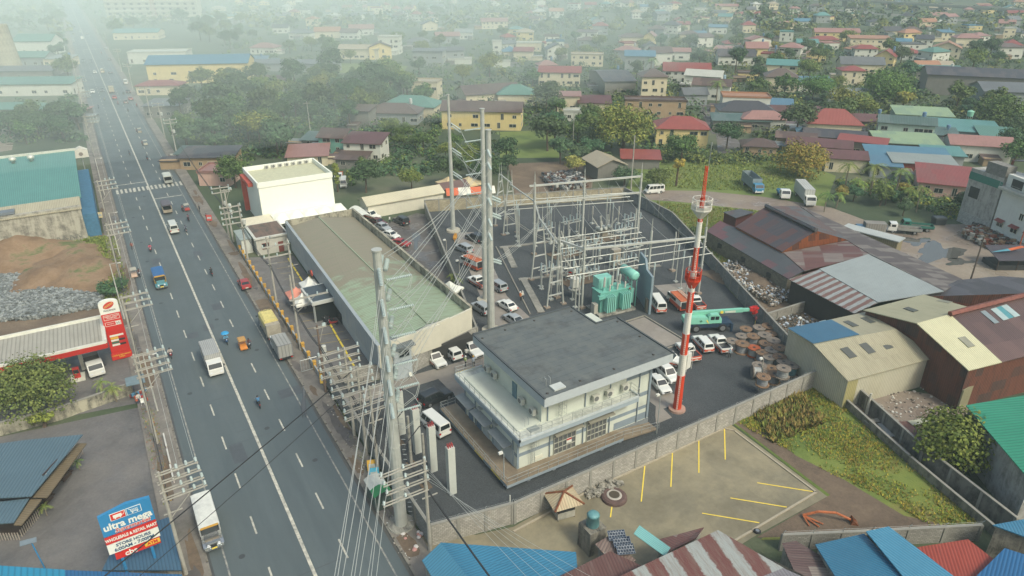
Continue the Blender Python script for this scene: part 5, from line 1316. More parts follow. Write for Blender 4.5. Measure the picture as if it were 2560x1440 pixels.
sw = [(69.3,89.0),(72.4,98.6),(78.5,100.0),(84.2,95.0),(75.0,112.2),(82.4,112.6),(88.8,103.2),(94.5,107.2),(64.8,94.2),(78.6,90.0)]
wh_ = ('in the front bay behind the busbars','between the paired columns','right of the middle columns','in the open gravel right bay','before the rear busbars at left','under the rear beam centre','beside the rear right breaker','nearest the east fence','by the front A-frame tower','over the middle trench')
for k,(x,y) in enumerate(sw): switch('three-pole disconnect switch '+wh_[k],x,y)
def arrester(label,x,y,h=4.2):
    r = root('surge_arrester',label,'surge arrester',(x,y,0),0,'single post surge arresters and current transformers')
    m = MB();m.tube((0,0,0),(0,0,h*.55),.09,n=6);m.box((0,0,.15),(.8,.8,.3));m.build('post',galv2,r)
    insulator(r,(0,0,h*.55),(0,0,h),.22,12,mat=flat('9c9c92',.4));return r
ar = [(1352,718,'beside the trench'),(1377,750,'nearest the grey roof'),(1268,585,'behind the slim pole'),(1293,592,'in the left bay'),(1398,735,'between the tower legs'),(1380,712,'left of the red box'),(1420,600,'behind the left columns'),(1545,560,'in the rear bay'),(1500,585,'under the rear beam'),(1590,620,'in the open right bay'),(1480,560,'far middle bay'),(1460,640,'in the middle bay'),(1396,705,'on the trench line')]
for px,py,w_ in ar: q = P(px,py);arrester('single grey surge arrester on a post, '+w_,q.x,q.y)
# transformer
tq = flat('6aab9c',.45,var=.08);tq2 = flat('84c3b3',.45,var=.06)
T = root('power_transformer','large turquoise power transformer with cooling fins and conservator tank','transformer',(68.6,81.6,0),rad(-6))
m = MB();m.b0(-3.6,-2.2,.1,3.6,2.2,.5);m.build('skid',conc_m,T)
m = MB();m.b0(-2.9,-1.2,.5,2.9,1.4,4.0);m.b0(-3.05,-1.3,3.95,3.05,1.5,4.12);m.build('tank',tq,T)
for x0 in (-2.3,.7):
    for k in range(5):
        m = MB();m.b0(x0+k*.36,-2.5,.9,x0+k*.36+.16,-1.35,3.7);m.build('cooling_fin',tq2,T)
for y0 in (-.9,):
    for k in range(4):
        m = MB();m.b0(3.05,y0+k*.5,.9,3.9,y0+k*.5+.2,3.6);m.build('cooling_fin',tq2,T)
m = MB();m.b0(-2.4,.3,4.1,.3,2.2,5.9);m.build('tap_changer_tank',tq2,T)
for k,x in enumerate((-1.9,-.4,1.1)):
    m = MB();m.tube((x,-.5,4.1),(x,-.5,4.8),.3,.24,10);m.build('turret',tq,T);insulator(T,(x,-.5,4.8),(x,-.6,6.6),.2,11,'bushing',flat('a8aaa0',.4))
for x in (-1.1,.4,1.9): insulator(T,(x,-1.0,4.12),(x,-1.1,5.3),.15,8,'bushing',flat('b4b5aa',.4))
m = MB();m.lathe((3.6,-1.6,6.1),(3.6,2.4,6.1),[(0,.5),(.04,.78),(.96,.78),(1,.5)],18);m.build('conservator',tq2,T,smooth=True)
m = MB()
for x,y in ((3.1,-1.2),(4.1,-1.2),(3.1,2),(4.1,2)): m.tube((x,y,.3),(x,y,5.6),.09,n=6)
m.path([(3.4,0,5.4),(3.2,-.6,4.6),(2.4,-.6,4.4)],.08,6)
for z in (1.5,3.0,4.5): m.tube((3.1,-1.2,z),(3.1,2,z+1),.05,n=4)
m.build('conservator_frame',tq,T)
m = MB();m.b0(-4.2,-1.5,.6,-3.5,-.5,2.4);m.build('control_cabinet',flat('a8a698',.6),T)
m = MB();m.b0(-3.6,-1.9,3.3,-2.2,-1.3,3.9);m.tube((-3.2,-1.6,3.8),(-3.2,-1.6,4.5),.12,n=8);m.build('cable_box',tq,T)
m = MB();m.tube((2.6,-1.5,3.9),(2.6,-1.5,4.2),.12,n=8);m.build('relay',flat('8e2f2a'),T)
FW = root('fire_wall','tall stepped grey blast wall beside the turquoise transformer','wall',(74.4,79.9,0),rad(-24))
m = MB();m.mesh([(x,y,z) for x in (-.18,.18) for y,z in ((-3.6,0),(3.8,0),(3.8,8.4),(.6,8.4),(-.5,6.9),(-3.6,6.9))],[(0,5,4,3,2,1),(6,7,8,9,10,11)]+[(i,(i+1) % 6,6+(i+1) % 6,6+i) for i in range(6)]);m.build('wall',flat('7d8f96',.8,var=.06),FW)
m = MB();m.b0(-.5,-3.2,.2,-.2,-2.2,2.6);m.build('panel',flat('6d675c',.7),FW)
# white drum tank on a leg, red hose box, lone box
q = P(1435,745);r = root('drum_tank','white ribbed drum on a post beneath the busbars','tank',q)
m = MB();m.tube((0,0,0),(0,0,1.8),.12,n=8);m.build('post',galv,r);m = MB();m.lathe((0,0,1.8),(0,0,2.0),[(0,1.1),(1,1.1)],16);m.build('tray',flat('a9aaa2',.5),r);m = MB();m.tube((0,0,2.3),(0,0,3.9),.78,n=14);m.build('drum',flat('d3d3c6',.5),r,smooth=False)
q = P(1425,700);r = root('hose_box','small bright red box on a post beside the trench','box',q);m = MB();m.b0(-.35,-.2,.8,.35,.2,1.7);m.build('box',flat('d02018',.5),r);m = MB();m.b0(-.1,-.1,0,.1,.1,.8);m.build('post',galv,r)
q = P(1537,665);r = root('relay_cabinet','tall beige cabinet standing on the trench behind the transformer','cabinet',q);m = MB();m.b0(-.9,-.5,.2,.9,.5,3.6);m.build('cabinet',flat('a8a292',.6),r);m = MB();m.b0(-.8,-.54,.4,.8,-.5,3.4);m.build('door',flat('9b9586',.6),r)
# white cable riser columns by the corner with red terminals
for k,(x,y) in enumerate(((25.3,55.1),(25.1,59.6),(24.9,63.6),(24.7,68.0))):
    r = root('cable_riser','white square cable riser with red terminals, %s in the row behind the corner pole' % ('nearest','second','third','farthest')[k],'cable riser',(x,y,0),0,'white cable risers')
    m = MB();m.b0(-.42,-.35,0,.42,.35,6.4);m.build('column',flat('b9beb4',.5,var=.06),r)
    for i in (-.25,0,.25):
        for j in (-.12,.15): m = MB();m.tube((i,j,6.4),(i,j,6.85),.07,.05,n=6);m.build('terminal',flat('a5403e',.5),r)
for k,(x,y,h) in enumerate(((23.2,57.5,7.4),(23.3,61.8,7.0),(23.6,66.3,6.5))):
    r = root('concrete_post','grey round post between the white cable risers, %s' % ('nearest','middle','farthest')[k],'post',(x,y,0),0,'round posts among the cable risers')
    m = MB();m.tube((0,0,0),(0,0,h),.19,.15,10);m.build('post',conc_m,r);m = MB();m.box((0,0,.1),(1.1,1.1,.2));m.build('footing',gm_brown,r)
# ------------------------------------------------ vehicles
tyre_m = flat('232425',.85,var=.1);rim_m = flat('9a9d9c',.35,.6);lamp_w = flat('d9dde0',.15);lamp_r = flat('b3201a',.25);plate_m = flat('c9cabc',.6);chrome = flat('aab0b0',.2,.8);black_p = flat('26282a',.5)
wheel_cache = {}
def wheels(par,pos,r=.33,w=.22):
    for x,y in pos:
        s = 1 if x > 0 else -1;key = (round(r,2),round(w,2),s)
        if key not in wheel_cache:
            m = MB();m.lathe((-w/2,0,0),(w/2,0,0),[(0,r*.82),(.12,r),(.88,r),(1,r*.82)],16);a = m.build('wheel',tyre_m,par)
            m = MB();m.lathe((s*w*.5,0,0),(s*(w*.5+.015),0,0),[(0,r*.62),(1,r*.55)],12);b = m.build('rim',rim_m,a);wheel_cache[key] = (a.data,b.data)
        else:
            a = bpy.data.objects.new('wheel',wheel_cache[key][0]);COL.objects.link(a);a.parent = par
            b = bpy.data.objects.new('rim',wheel_cache[key][1]);COL.objects.link(b);b.parent = a
        a.location = (x,y,r)
def quadp(par,pts,mat,name,push=.012,th=.02):
    q = [Vector(p) for p in pts];n_ = (q[1]-q[0]).cross(q[2]-q[0]).normalized();c = sum(q,Vector())/4
    m = MB();a = [p+n_*push for p in q];m.mesh(a,[(0,1,2,3)]);m.mesh([a[i]-n_*th for i in range(4)],[(3,2,1,0)]);return m.build(name,mat,par)
def lerp4(q,u0,u1,v0,v1):
    def at(u,v): return (Vector(q[0])*(1-u)+Vector(q[1])*u)*(1-v)+(Vector(q[3])*(1-u)+Vector(q[2])*u)*v
    return [at(u0,v0),at(u1,v0),at(u1,v1),at(u0,v1)]
def make_car(name,label,cat,paint,L=4.5,W=1.8,H=1.5,belt=.95,prof=None,cab=(-.5,-.3,.12,.28),sides=2,r=.33,low=None,bed=None,rails=False,rear_glass=True,group=None):
    """forward is +Y. prof: (y fraction, top z) of the lower body; cab: fractions rear base, rear top, front top, front base"""
    o = root(name,label,cat,(0,0,0),0,group);h = W/2
    prof = prof or [(-.5,.62),(-.48,belt),(.18,belt),(.42,belt-.14),(.49,belt-.3),(.5,.5)]
    rings = []
    for f,z in prof:
        e = 1-.10*max(0,(abs(f)-.38)/.12)
        w = h*e;zb = .24 if abs(f) < .46 else .34
        rings.append([(-w*.94,f*L,zb),(-w,f*L,zb+.12),(-w,f*L,max(z-.14,zb+.14)),(-w*.93,f*L,z),(w*.93,f*L,z),(w,f*L,max(z-.14,zb+.14)),(w,f*L,zb+.12),(w*.94,f*L,zb)])
    m = MB();m.loft(rings);m.build('body',car(paint),o,smooth=False)
    c0,c1,c2,c3 = [c*L for c in cab];wb,wt = h*.92,h*.76;zt = H
    m = MB();B = [(-wb,c0,belt),(wb,c0,belt),(wb,c3,belt),(-wb,c3,belt)];T = [(-wt,c1,zt-.05),(wt,c1,zt-.05),(wt,c2,zt-.05),(-wt,c2,zt-.05)]
    T2 = [(-wt*.9,c1+.08,zt),(wt*.9,c1+.08,zt),(wt*.9,c2-.08,zt),(-wt*.9,c2-.08,zt)]
    m.loft([B,T,T2]);m.build('cabin',car(paint),o)
    g = glass();V = .12
    quadp(o,lerp4([B[2],B[3],T[3],T[2]],.06,.94,V,.93),g,'windscreen')
    if rear_glass: quadp(o,lerp4([B[0],B[1],T[1],T[0]],.08,.92,.25,.9),g,'rear_window')
    for q in ([B[1],B[2],T[2],T[1]],[B[3],B[0],T[0],T[3]]):
        for k in range(sides):
            u0,u1 = (k+.06)/sides*.92+.04,(k+.94)/sides*.92+.04;quadp(o,lerp4(q,u0,u1,V,.88),g,'side_window')
    wy = .31*L;wheels(o,[(x,y) for x in (-h+.1,h-.1) for y in (-wy,wy*1.04)],r,.22)
    zl = prof[-2][1]
    for s in (-1,1):
        m = MB();m.box((s*h*.68,L*.487,zl-.12),(.36,.16,.15));m.build('headlight',lamp_w,o)
        m = MB();m.box((s*h*.8,-L*.488,belt-.2),(.24,.12,.2));m.build('tail_light',lamp_r,o)
        m = MB();m.box((s*(h+.08),c3-.25,belt+.05),(.18,.12,.13));m.build('mirror',car(paint),o)
    m = MB();m.box((0,L*.497,.5),(W*.62,.06,.2));m.build('grille',black_p,o)
    m = MB();m.box((0,-L*.5-.02,.62),(.5,.04,.14));m.build('number_plate',plate_m,o)
    m = MB();m.box((0,-L*.495,.4),(W*.86,.12,.16));m.build('bumper',black_p,o)
    if low:
        for s in (-1,1): m = MB();m.box((s*(h+.004),-L*.05,.55),(.02,L*.82,.22));m.mesh([(s*(h+.006),-L*.45,.45),(s*(h+.006),L*.1,.45),(s*(h+.006),-L*.3,.85),(s*(h+.006),-L*.45,.85)],[(0,1,2,3),(3,2,1,0)]);m.build('side_stripe',car(low),o)
        m = MB();m.box((0,-L*.498,.7),(W*.84,.06,.3));m.build('tailgate',car(low),o)
    if bed:
        y0,y1 = -.485*L,c0-.06;m = MB();m.b0(-h*.84,y0+.05,belt+.001,h*.84,y1,belt+.004);m.build('cargo_bed',black_p,o)
        m = MB()
        for s in (-1,1): m.b0(s*h*.93-.05,y0,belt-.05,s*h*.93+.05,y1,belt+.14)
        m.b0(-h*.9,y0-.03,belt-.05,h*.9,y0+.06,belt+.14);m.build('bed_side',car(bed),o)
    if rails:
        m = MB()
        for s in (-1,1): m.tube((s*wt*.8,c1+.2,zt+.05),(s*wt*.8,c2-.2,zt+.05),.025,n=4)
        m.build('roof_rail',chrome,o)
    return o
SUVP = [(-.5,.6),(-.485,1.0),(.2,1.02),(.44,.94),(.495,.78),(.5,.5)]
VANP = [(-.5,.6),(-.49,1.05),(.38,1.05),(.46,.95),(.498,.74),(.5,.45)]
def sedan(p,lab,**k): return make_car('parked_car' if 'parked' in lab else 'car',lab,'car',p,4.45,1.75,1.45,.9,None,(-.40,-.24,.08,.24),2,**k)
def suv(p,lab,**k): return make_car('parked_suv' if 'parked' in lab else 'suv',lab,'car',p,4.75,1.86,1.82,1.05,SUVP,(-.49,-.45,.06,.2),3,.38,rails=True,**k)
def mpv(p,lab,**k): return make_car('minivan',lab,'car',p,4.6,1.8,1.75,1.0,SUVP,(-.49,-.44,.1,.27),3,.34,**k)
def van(p,lab,**k): return make_car('van',lab,'van',p,5.0,1.88,2.15,1.15,VANP,(-.494,-.485,.33,.43),4,.34,**k)
def pickup(p,lab,bed='c9541f',**k): return make_car('pickup_truck',lab,'pickup truck',p,5.2,1.86,1.75,1.02,[(-.5,.6),(-.495,1.0),(.2,1.02),(.44,.94),(.495,.8),(.5,.5)],(-.14,-.1,.1,.22),2,.38,bed=bed,**k)
WHT,SIL,BLK,RED,ORG,GRY = 'd9dbd2','9da3a3','23282b','9a2420','c4502a','6d7476'
def put(o,px,py,deg,z=.09):
    q = P(px,py,z);o.location = q;o.rotation_euler = (0,0,rad(deg));return o
def putw(o,x,y,deg,z=.09): o.location = (x,y,z);o.rotation_euler = (0,0,rad(deg));return o
def put2(o,rear,front,sc_=1.0):
    a,b = P(*rear),P(*front);o.location = (a+b)/2+Vector((0,0,.06));d = b-a;o.rotation_euler = (0,0,math.atan2(d.y,d.x)-PI/2);o.scale = (sc_,)*3;return o
# parked inside the yard
put(pickup(WHT,'white pickup truck with orange stripe, left of three white cars by the block wall',low=ORG,bed=WHT),1088,905,198)
put(mpv(WHT,'white minivan in the middle of three white cars by the block wall'),1127,890,14)
put(suv(WHT,'white suv at the right of three white cars, nose towards the control building'),1180,880,198)
putw(suv(BLK,'black suv parked on the driveway beside the control building walkway'),31.4,72.2,-82)
putw(van(WHT,'white high-roof van parked behind the white cable risers'),28.6,66.6,8)
put(mpv(SIL,'silver minivan with bright red tail lights on the inner driveway'),1243,722,5)
put(sedan(WHT,'white hatchback with dark sunroof on the inner driveway'),1267,770,5)
put(sedan(SIL,'silver car partly hidden by the grey roof edge on the driveway'),1283,805,5)
put(mpv(SIL,'silver minivan parked behind the broad steel pole'),1203,778,5)
put(pickup(WHT,'white pickup with orange stripe half hidden behind the steel poles',low=ORG,bed=ORG),1195,712,5)
put(mpv(SIL,'silver minivan parked nearest the orange service truck'),1160,628,8)
put(suv(BLK,'dark suv parked beside the yellow compressor in the yard'),1187,602,10)
put(van(WHT,'white and orange van parked by the grey blast wall',low=ORG),1643,768,12)
put(pickup(WHT,'white double cab pickup with orange tailgate behind the mast',low=ORG,bed=ORG),1730,755,24)
put(pickup(WHT,'white pickup with orange tailgate, first in the row left of the cable drums',low=ORG,bed=ORG),1710,890,30)
put(mpv(WHT,'white and orange minivan, second in the row left of the cable drums',low=ORG),1755,868,26)
put(pickup(WHT,'white pickup with canopy and open door, nearest the cable drums',low=ORG,bed=WHT),1798,868,28)
put(mpv(WHT,'white minivan peeking out beyond the control building end wall'),1668,938,200)
put(pickup(WHT,'white and orange pickup tucked behind the control building corner',low=ORG,bed=ORG),1668,905,205)
put(sedan(WHT,'white sedan at the foot of the red mast nearest the walkway ramp'),1652,968,200)
# service bus trucks with ladders
def service_truck(label):
    o = root('service_truck',label,'truck');m = MB();m.b0(-.95,1.3,.45,.95,2.5,1.75);m.build('cab',car(WHT),o)
    quadp(o,[(.85,2.5,1.1),(-.85,2.5,1.1),(-.8,2.35,1.7),(.8,2.35,1.7)],glass(),'windscreen',.06)
    m = MB();m.b0(-1.0,-2.6,.5,1.0,1.3,1.2);m.build('body',car(ORG),o);m = MB();m.b0(-1.0,-2.6,1.2,1.0,1.25,2.15);m.build('cargo_body',car(WHT),o)
    m = MB();m.b0(-1.05,-2.65,2.15,1.05,1.35,2.3);m.build('roof',flat('b5623c',.7,var=.25),o)
    m = MB()
    for s in (.25,.7): m.b0(s,-2.9,2.42,s+.06,1.6,2.5)
    for k in range(13): m.b0(.25,-2.8+k*.34,2.43,.76,-2.74+k*.34,2.48)
    m.build('ladder',flat('c9c4b4'),o)
    for s in (-1,1): quadp(o,[(s*1.0,s*-2.2-.6*0,1.35),(s*1.0,s*.8,1.35),(s*1.0,s*.8,1.95),(s*1.0,s*-2.2,1.95)],glass(),'side_window')
    m = MB();m.b0(-.85,-2.64,.7,.85,-2.61,2.0);m.build('rear_opening',black_p,o);wheels(o,[(x,y) for x in (-.85,.85) for y in (-1.7,1.7)],.38,.24)
    return o
put(service_truck('orange roofed service truck with a ladder beside the white van'),1700,765,24)
put(service_truck('orange service truck with open back beside the yellow compressor'),1180,668,12)
q = P(1138,600);r = root('compressor','small yellow towed compressor on the gravel by the slim pole','compressor',q,rad(60))
m = MB();m.b0(-.7,-.4,.4,.7,.4,.8);m.lathe((.6,0,.7),(1.5,0,.7),[(0,.35),(1,.35)],10);m.build('body',flat('c08a2c',.6,var=.3),r);wheels(r,[(-.5,-.3),(.5,-.3)],.28,.14);m = MB();m.tube((-.7,0,.5),(-2,0,.3),.05,n=4);m.build('tow_bar',flat('c08a2c'),r)
# rear car park
for px,py,o in ((928,541,suv(WHT,'white and orange suv parked farthest in the rear car park row',low=ORG)),(945,555,sedan('5b2d33','dark red sedan second in the rear car park row')),(958,567,sedan(SIL,'grey silver sedan in the middle of the rear car park row')),(978,586,sedan(WHT,'white sedan fourth in the rear car park row')),(1003,606,sedan(RED,'red hatchback parked nearest in the rear car park row'))): put(o,px,py,-62)
put(suv(BLK,'black suv standing apart in the rear car park'),1003,558,10)
for key,ra_,fa_ in (('nearest the cable drums',(1813,885),(1782,850)),('second in the row left',(1770,885),(1741,852)),('first in the row left',(1738,908),(1700,868)),('beside the white van',(1712,782),(1678,750)),('behind the mast',(1752,780),(1722,748)),('by the grey blast wall',(1653,787),(1632,755)),
        ('peeking out beyond',(1650,928),(1682,958)),('at the foot of the red mast',(1634,955),(1660,982)),('left of three white cars',(1070,890),(1102,920)),('middle of three white',(1143,903),(1112,876)),('right of three white cars',(1163,868),(1198,897)),
        ('farthest in the rear',(908,540),(950,552)),('second in the rear',(925,556),(966,567)),('middle of the rear',(938,566),(977,582)),('fourth in the rear',(960,588),(996,600)),('nearest in the rear',(985,612),(1018,617))):
    for o in ALL:
        if key in o.get('label','') and 'side_window' in [c.name.split('.')[0] for c in o.children]: put2(o,ra_,fa_);break
# road traffic
put(sedan(RED,'red sedan driving in the outer lane beside the yellow-posted wall'),612,716,0)
put(van('c9ccc0','cream minibus driving away before the crossing'),435,578,0)
def truck(label,cab,box,rz=0,L=6.0,tarp=None,name='box_truck',Hb=2.9,kind='box',cabL=1.7):
    o = root(name,label,'truck');W_ = 1.0;yc = L/2-cabL
    m = MB();m.loft([[(-W_,y,z0),(W_,y,z0),(W_,y,z1),(-W_,y,z1)] for y,z0,z1 in ((yc,.6,2.2),(yc+cabL*.8,.6,2.15),(yc+cabL,.6,1.35),(yc+cabL+.02,.6,1.3))]);m.build('cab',car(cab),o)
    quadp(o,[(W_*.88,yc+cabL*.985,1.45),(-W_*.88,yc+cabL*.985,1.45),(-W_*.84,yc+cabL*.82,2.08),(W_*.84,yc+cabL*.82,2.08)],glass(),'windscreen',.03)
    for s in (-1,1):
        m = MB();m.box((s*1.0,yc+cabL*.45,1.72),(.03,cabL*.5,.5));m.build('side_window',glass(),o)
        m = MB();m.box((s*.7,L/2+.02,.85),(.32,.08,.2));m.build('headlight',lamp_w,o);m = MB();m.box((s*.8,-L/2-.02,.7),(.3,.06,.14));m.build('tail_light',lamp_r,o)
        m = MB();m.box((s*1.18,yc+cabL*.9,1.7),(.14,.1,.35));m.build('mirror',black_p,o)
    m = MB();m.box((0,L/2+.03,.6),(1.9,.14,.25));m.build('bumper',flat('cfd0c6'),o)
    m = MB();m.b0(-.45,-L/2,.5,.45,yc,.75);m.b0(-1,-L/2,.72,1,yc-.05,.85);m.build('chassis',black_p,o)
    if kind == 'box':
        m = MB();m.b0(-1.05,-L/2,.85,1.05,yc-.12,Hb);m.build('cargo_box',box,o)
        if tarp:
            rg = []
            for y in (-L/2+1.2,-L/2+2.5,yc-1,yc-.1): rg.append([(-1.1,y,Hb-.7),(-1.08,y,Hb+.1),(-.8,y,Hb+.35),(0,y,Hb+.42),(.8,y,Hb+.35),(1.08,y,Hb+.1),(1.1,y,Hb-.7)])
            m = MB();m.loft(rg);m.build('tarpaulin',flat(tarp,.8,var=.2),o)
        else:
            m = MB();m.b0(-.02,-L/2-.02,.9,.02,-L/2,Hb-.1)
            for x in (-1.0,1.0): m.b0(x-.04,-L/2-.025,.85,x+.04,-L/2,Hb)
            m.b0(-1.04,-L/2-.025,Hb-.08,1.04,-L/2,Hb+.02);m.build('rear_door_frame',flat('7f8284'),o)
    else:
        hh = .55 if kind == 'bed' else 2.2
        for nm,a in (('side_board',(-1.08,-L/2,.85,-1.0,yc-.1)),('side_board',(1.0,-L/2,.85,1.08,yc-.1)),('tailboard',(-1,-L/2,.85,1,-L/2+.06)),('headboard',(-1,yc-.18,.85,1,yc-.1))):
            m = MB();m.b0(a[0],a[1],a[2],a[3],a[4],.85+hh);m.build(nm,box,o)
        m = MB();m.b0(-1,-L/2+.06,.85,1,yc-.18,.9);m.build('load_bed',flat('6b6258',.9,var=.3),o)
    wheels(o,[(x,y) for x in (-.85,.85) for y in (-L*.3,L/2-.95)],.42,.28)
    return o
alb = roofm('a3a5a0','7a7a74',.25,.25,.4)
putw(truck('white box lorry driving towards the camera along the centre line',WHT,alb,L=6.6),*P(534,918)[:2],180)
putw(truck('grey box lorry parked at the kerb by the metal street gate',WHT,roofm('9a9b94','77766e',.5,.25,.5),L=5.6),*P(706,885)[:2],0)
putw(truck('lorry with weathered yellow tarpaulin printed with writing, parked at the kerb','4f5a5c',flat('a09a88',.8,var=.2),L=7.0,tarp='cfc27a',name='tarp_truck'),*P(676,832)[:2],0)
tt = ALL[-1];text(tt,'EXCEL',(0,2.1,3.36),.7,flat('4b4a42'),rot=(0,0,0));text(tt,'TRANS',(0,1.3,3.36),.5,flat('4b4a42'),rot=(0,0,0))
putw(truck('white open lorry standing under the petrol station canopy',WHT,flat('8d8f8c'),L=5.8,kind='bed'),P(238,925).x,P(238,925).y,187)
put(truck('white cab flatbed lorry parked in the muddy yard',WHT,flat('8f9088',.8,var=.2),L=6.6,kind='bed',name='flatbed_truck'),2258,582,43)
put(truck('green flatbed lorry parked beside the white flatbed','27705c',flat('2f6b5d',.7,var=.2),L=6.4,kind='bed',name='flatbed_truck'),2290,575,43)
put2(truck('high-sided grey and blue stake lorry on the grassy bank','2f7fa6',flat('7b8a8c',.7,var=.2),L=8.6,kind='stake',name='stake_truck'),(1862,458),(1898,488),1.15)
put2(truck('small white lorry with blue parts between the two large lorries',WHT,flat('3f7aa0',.7),L=4.6,kind='bed',name='stake_truck'),(1950,484),(1964,503),1.1)
put2(truck('long white trailer lorry with blue and white cab on the dirt road',WHT,roofm('b4b7b0',dirt=.2,pitch=.5),L=9.5,Hb=3.3,name='trailer_truck'),(1992,482),(2028,522),1.15)
put(van(WHT,'white van parked beside the dirt road behind the substation'),1635,482,75)
put(truck('rusty grey truck body dumped by the shed roofs','3a6580',roofm('8a8880','5b4a42',.5,.4,.7),L=6,name='truck_body',Hb=3.0),2170,588,50)
put(van('c4c6ba','white van parked near the tents behind the rear car park'),860,465,160)
put(truck('white lorry with orange load parked behind the white box building',WHT,flat('b46a48',.8),L=5.5,kind='bed'),848,448,160)
def jeepney(label,roofc,bodyc,L=6.2,face=chrome):
    o = root('jeepney',label,'jeepney');m = MB();y1 = L/2-1.5
    m.b0(-.95,-L/2,.5,.95,y1,1.15);m.build('body',flat(bodyc,.4,.3,var=.15),o)
    m = MB();rg = [[(-1.0,y,2.15),(-.95,y,2.3),(-.6,y,2.38),(.6,y,2.38),(.95,y,2.3),(1.0,y,2.15)] for y in (-L/2-.1,0,y1+.15)];m.loft(rg);m.build('roof',flat(roofc,.5,var=.15),o)
    m = MB()
    for s in (-1,1):
        for k in range(5): y = -L/2+.1+k*(L-1.7)/4;m.b0(s*.94-.04,y-.05,1.15,s*.94+.04,y+.05,2.15)
    m.build('pillar',flat(bodyc,.4),o);m = MB();m.b0(-.85,-L/2+.15,1.16,.85,y1-.2,1.2);m.b0(-.88,-L/2+.3,1.2,-.5,y1-.9,1.4);m.b0(.5,-L/2+.3,1.2,.88,y1-.9,1.4);m.build('bench_seat',black_p,o)
    m = MB();m.loft([[(-.72,y,.6),(.72,y,.6),(.66,y,z),(-.66,y,z)] for y,z in ((y1,1.3),(L/2-.1,1.2),(L/2,.9))]);m.build('bonnet',face,o)
    for s in (-1,1):
        m = MB();m.loft([[(s*.62,y,z-.1),(s*.98,y,z-.1),(s*.98,y,z),(s*.62,y,z)] for y,z in ((y1,.75),(y1+.5,1.02),(y1+1.0,1.02),(L/2,.8))]);m.build('mudguard',face,o)
        m = MB();m.lathe((s*.5,L/2,1.0),(s*.5,L/2+.1,1.0),[(0,.14),(1,.13)],10);m.build('headlight',lamp_w,o)
    quadp(o,[(.85,y1,1.3),(-.85,y1,1.3),(-.85,y1-.08,2.05),(.85,y1-.08,2.05)],glass(),'windscreen',.05)
    m = MB();m.box((0,y1+.1,2.2),(1.7,.12,.25));m.build('route_board',flat('c79a3e'),o);m = MB();m.box((0,L/2+.12,.6),(1.8,.12,.22));m.build('bumper',chrome,o);m = MB();m.box((0,L/2+.2,.7),(.5,.03,.16));m.build('number_plate',yl,o)
    m = MB();m.box((0,L/2+.02,.85),(.6,.04,.35));m.build('grille',black_p,o)
    wheels(o,[(x,y) for x in (-.8,.8) for y in (-L*.27,L/2-.8)],.38,.24);return o
putw(jeepney('white roofed jeepney with chrome bonnet by the bottom kerb','d3d5ca','b9bdb8',6.8),*P(524,1325,.1)[:2],180)
putw(jeepney('jeepney with blue roof and yellow front in the left lane','2d5f8f','a8894a',5.8,flat('5e9aa0',.4,.4)),*P(402,710,.1)[:2],180)
putw(jeepney('jeepney with brown roof driving away past the crossing','5b565c','a49a86',5.6),*P(418,528,.1)[:2],0)
putw(jeepney('white roofed jeepney stopped on the pedestrian crossing','b9beb2','a9ada4',5.6),*P(420,455,.1)[:2],0)
# mobile crane
CR = root('mobile_crane','mint green rough-terrain mobile crane with telescopic boom and red hook block','crane',P(1765,822,.09),rad(-117))
mint = flat('7dbfa6',.4,var=.06);navy = flat('22384c',.5)
m = MB();m.b0(-1.2,-4.4,.9,1.2,4.2,1.6);m.b0(-1.3,2.0,1.2,1.3,4.4,1.75);m.build('chassis',navy,CR)
m = MB();m.loft([[(-1.2,y,1.7),(1.2,y,1.7),(1.1,y,z),(-1.1,y,z)] for y,z in ((-4.6,2.6),(-3.2,3.0),(-.5,2.9),(.5,2.3))]);m.build('engine_cover',mint,CR)
m = MB();m.loft([[(-1.25,y,1.8),(-.1,y,1.8),(-.2,y,z),(-1.15,y,z)] for y,z in ((-.2,3.1),(.2,3.5),(1.7,3.5),(2.3,2.6))]);m.build('cab',mint,CR)
for y0,y1 in ((.2,.9),(1.05,1.75)): m = MB();m.b0(-1.26,y0,2.5,-1.22,y1,3.2);m.build('cab_window',glass(),CR)
quadp(CR,[(-.2,2.26,2.65),(-1.15,2.26,2.65),(-1.1,1.76,3.4),(-.25,1.76,3.4)],glass(),'windscreen',.05)
m = MB();m.box((.45,1.8,3.35),(.62,9.8,.66),0,0,.035);m.box((.45,5.6,3.48),(.5,4.6,.5),0,0,.035);m.build('boom',mint,CR)
m = MB();m.box((-.0,4.2,3.45),(.03,2.0,.4),0,0,.035);m.build('boom_panel',flat('c9d2c0'),CR);m = MB();m.lathe((.0,2.6,3.4),(-.03,2.6,3.4),[(0,.3),(1,.3)],12);m.build('round_badge',yl,CR)
m = MB();m.b0(.1,8.0,3.3,.8,8.9,4.0);m.b0(.0,8.6,3.7,.2,9.6,4.1);m.b0(.7,8.6,3.7,.9,9.6,4.1);m.lathe((0,9.2,3.2),(.9,9.2,3.2),[(0,.32),(1,.32)],10);m.b0(.25,8.6,2.6,.65,9.3,3.4);m.build('boom_head',flat('b52420',.5,var=.2),CR)
m = MB();m.tube((.45,9.5,2.8),(.45,9.5,1.2),.03,n=4);m.lathe((.45,9.5,1.2),(.45,9.5,2.0),[(0,.15),(.5,.3),(1,.2)],8);m.build('hook_block',flat('5f2f33'),CR)
m = MB();m.tube((.45,9.5,1.2),(.6,9.6,.1),.05,n=5);m.build('sling',yl,CR)
for y0 in (-4.3,4.0):
    m = MB();m.b0(-1.5,y0,.7,1.5,y0+.5,1.2)
    for s in (-1,1): m.b0(s*1.45-.15,y0+.05,.15,s*1.45+.15,y0+.45,1.7)
    m.build('outrigger',navy,CR)
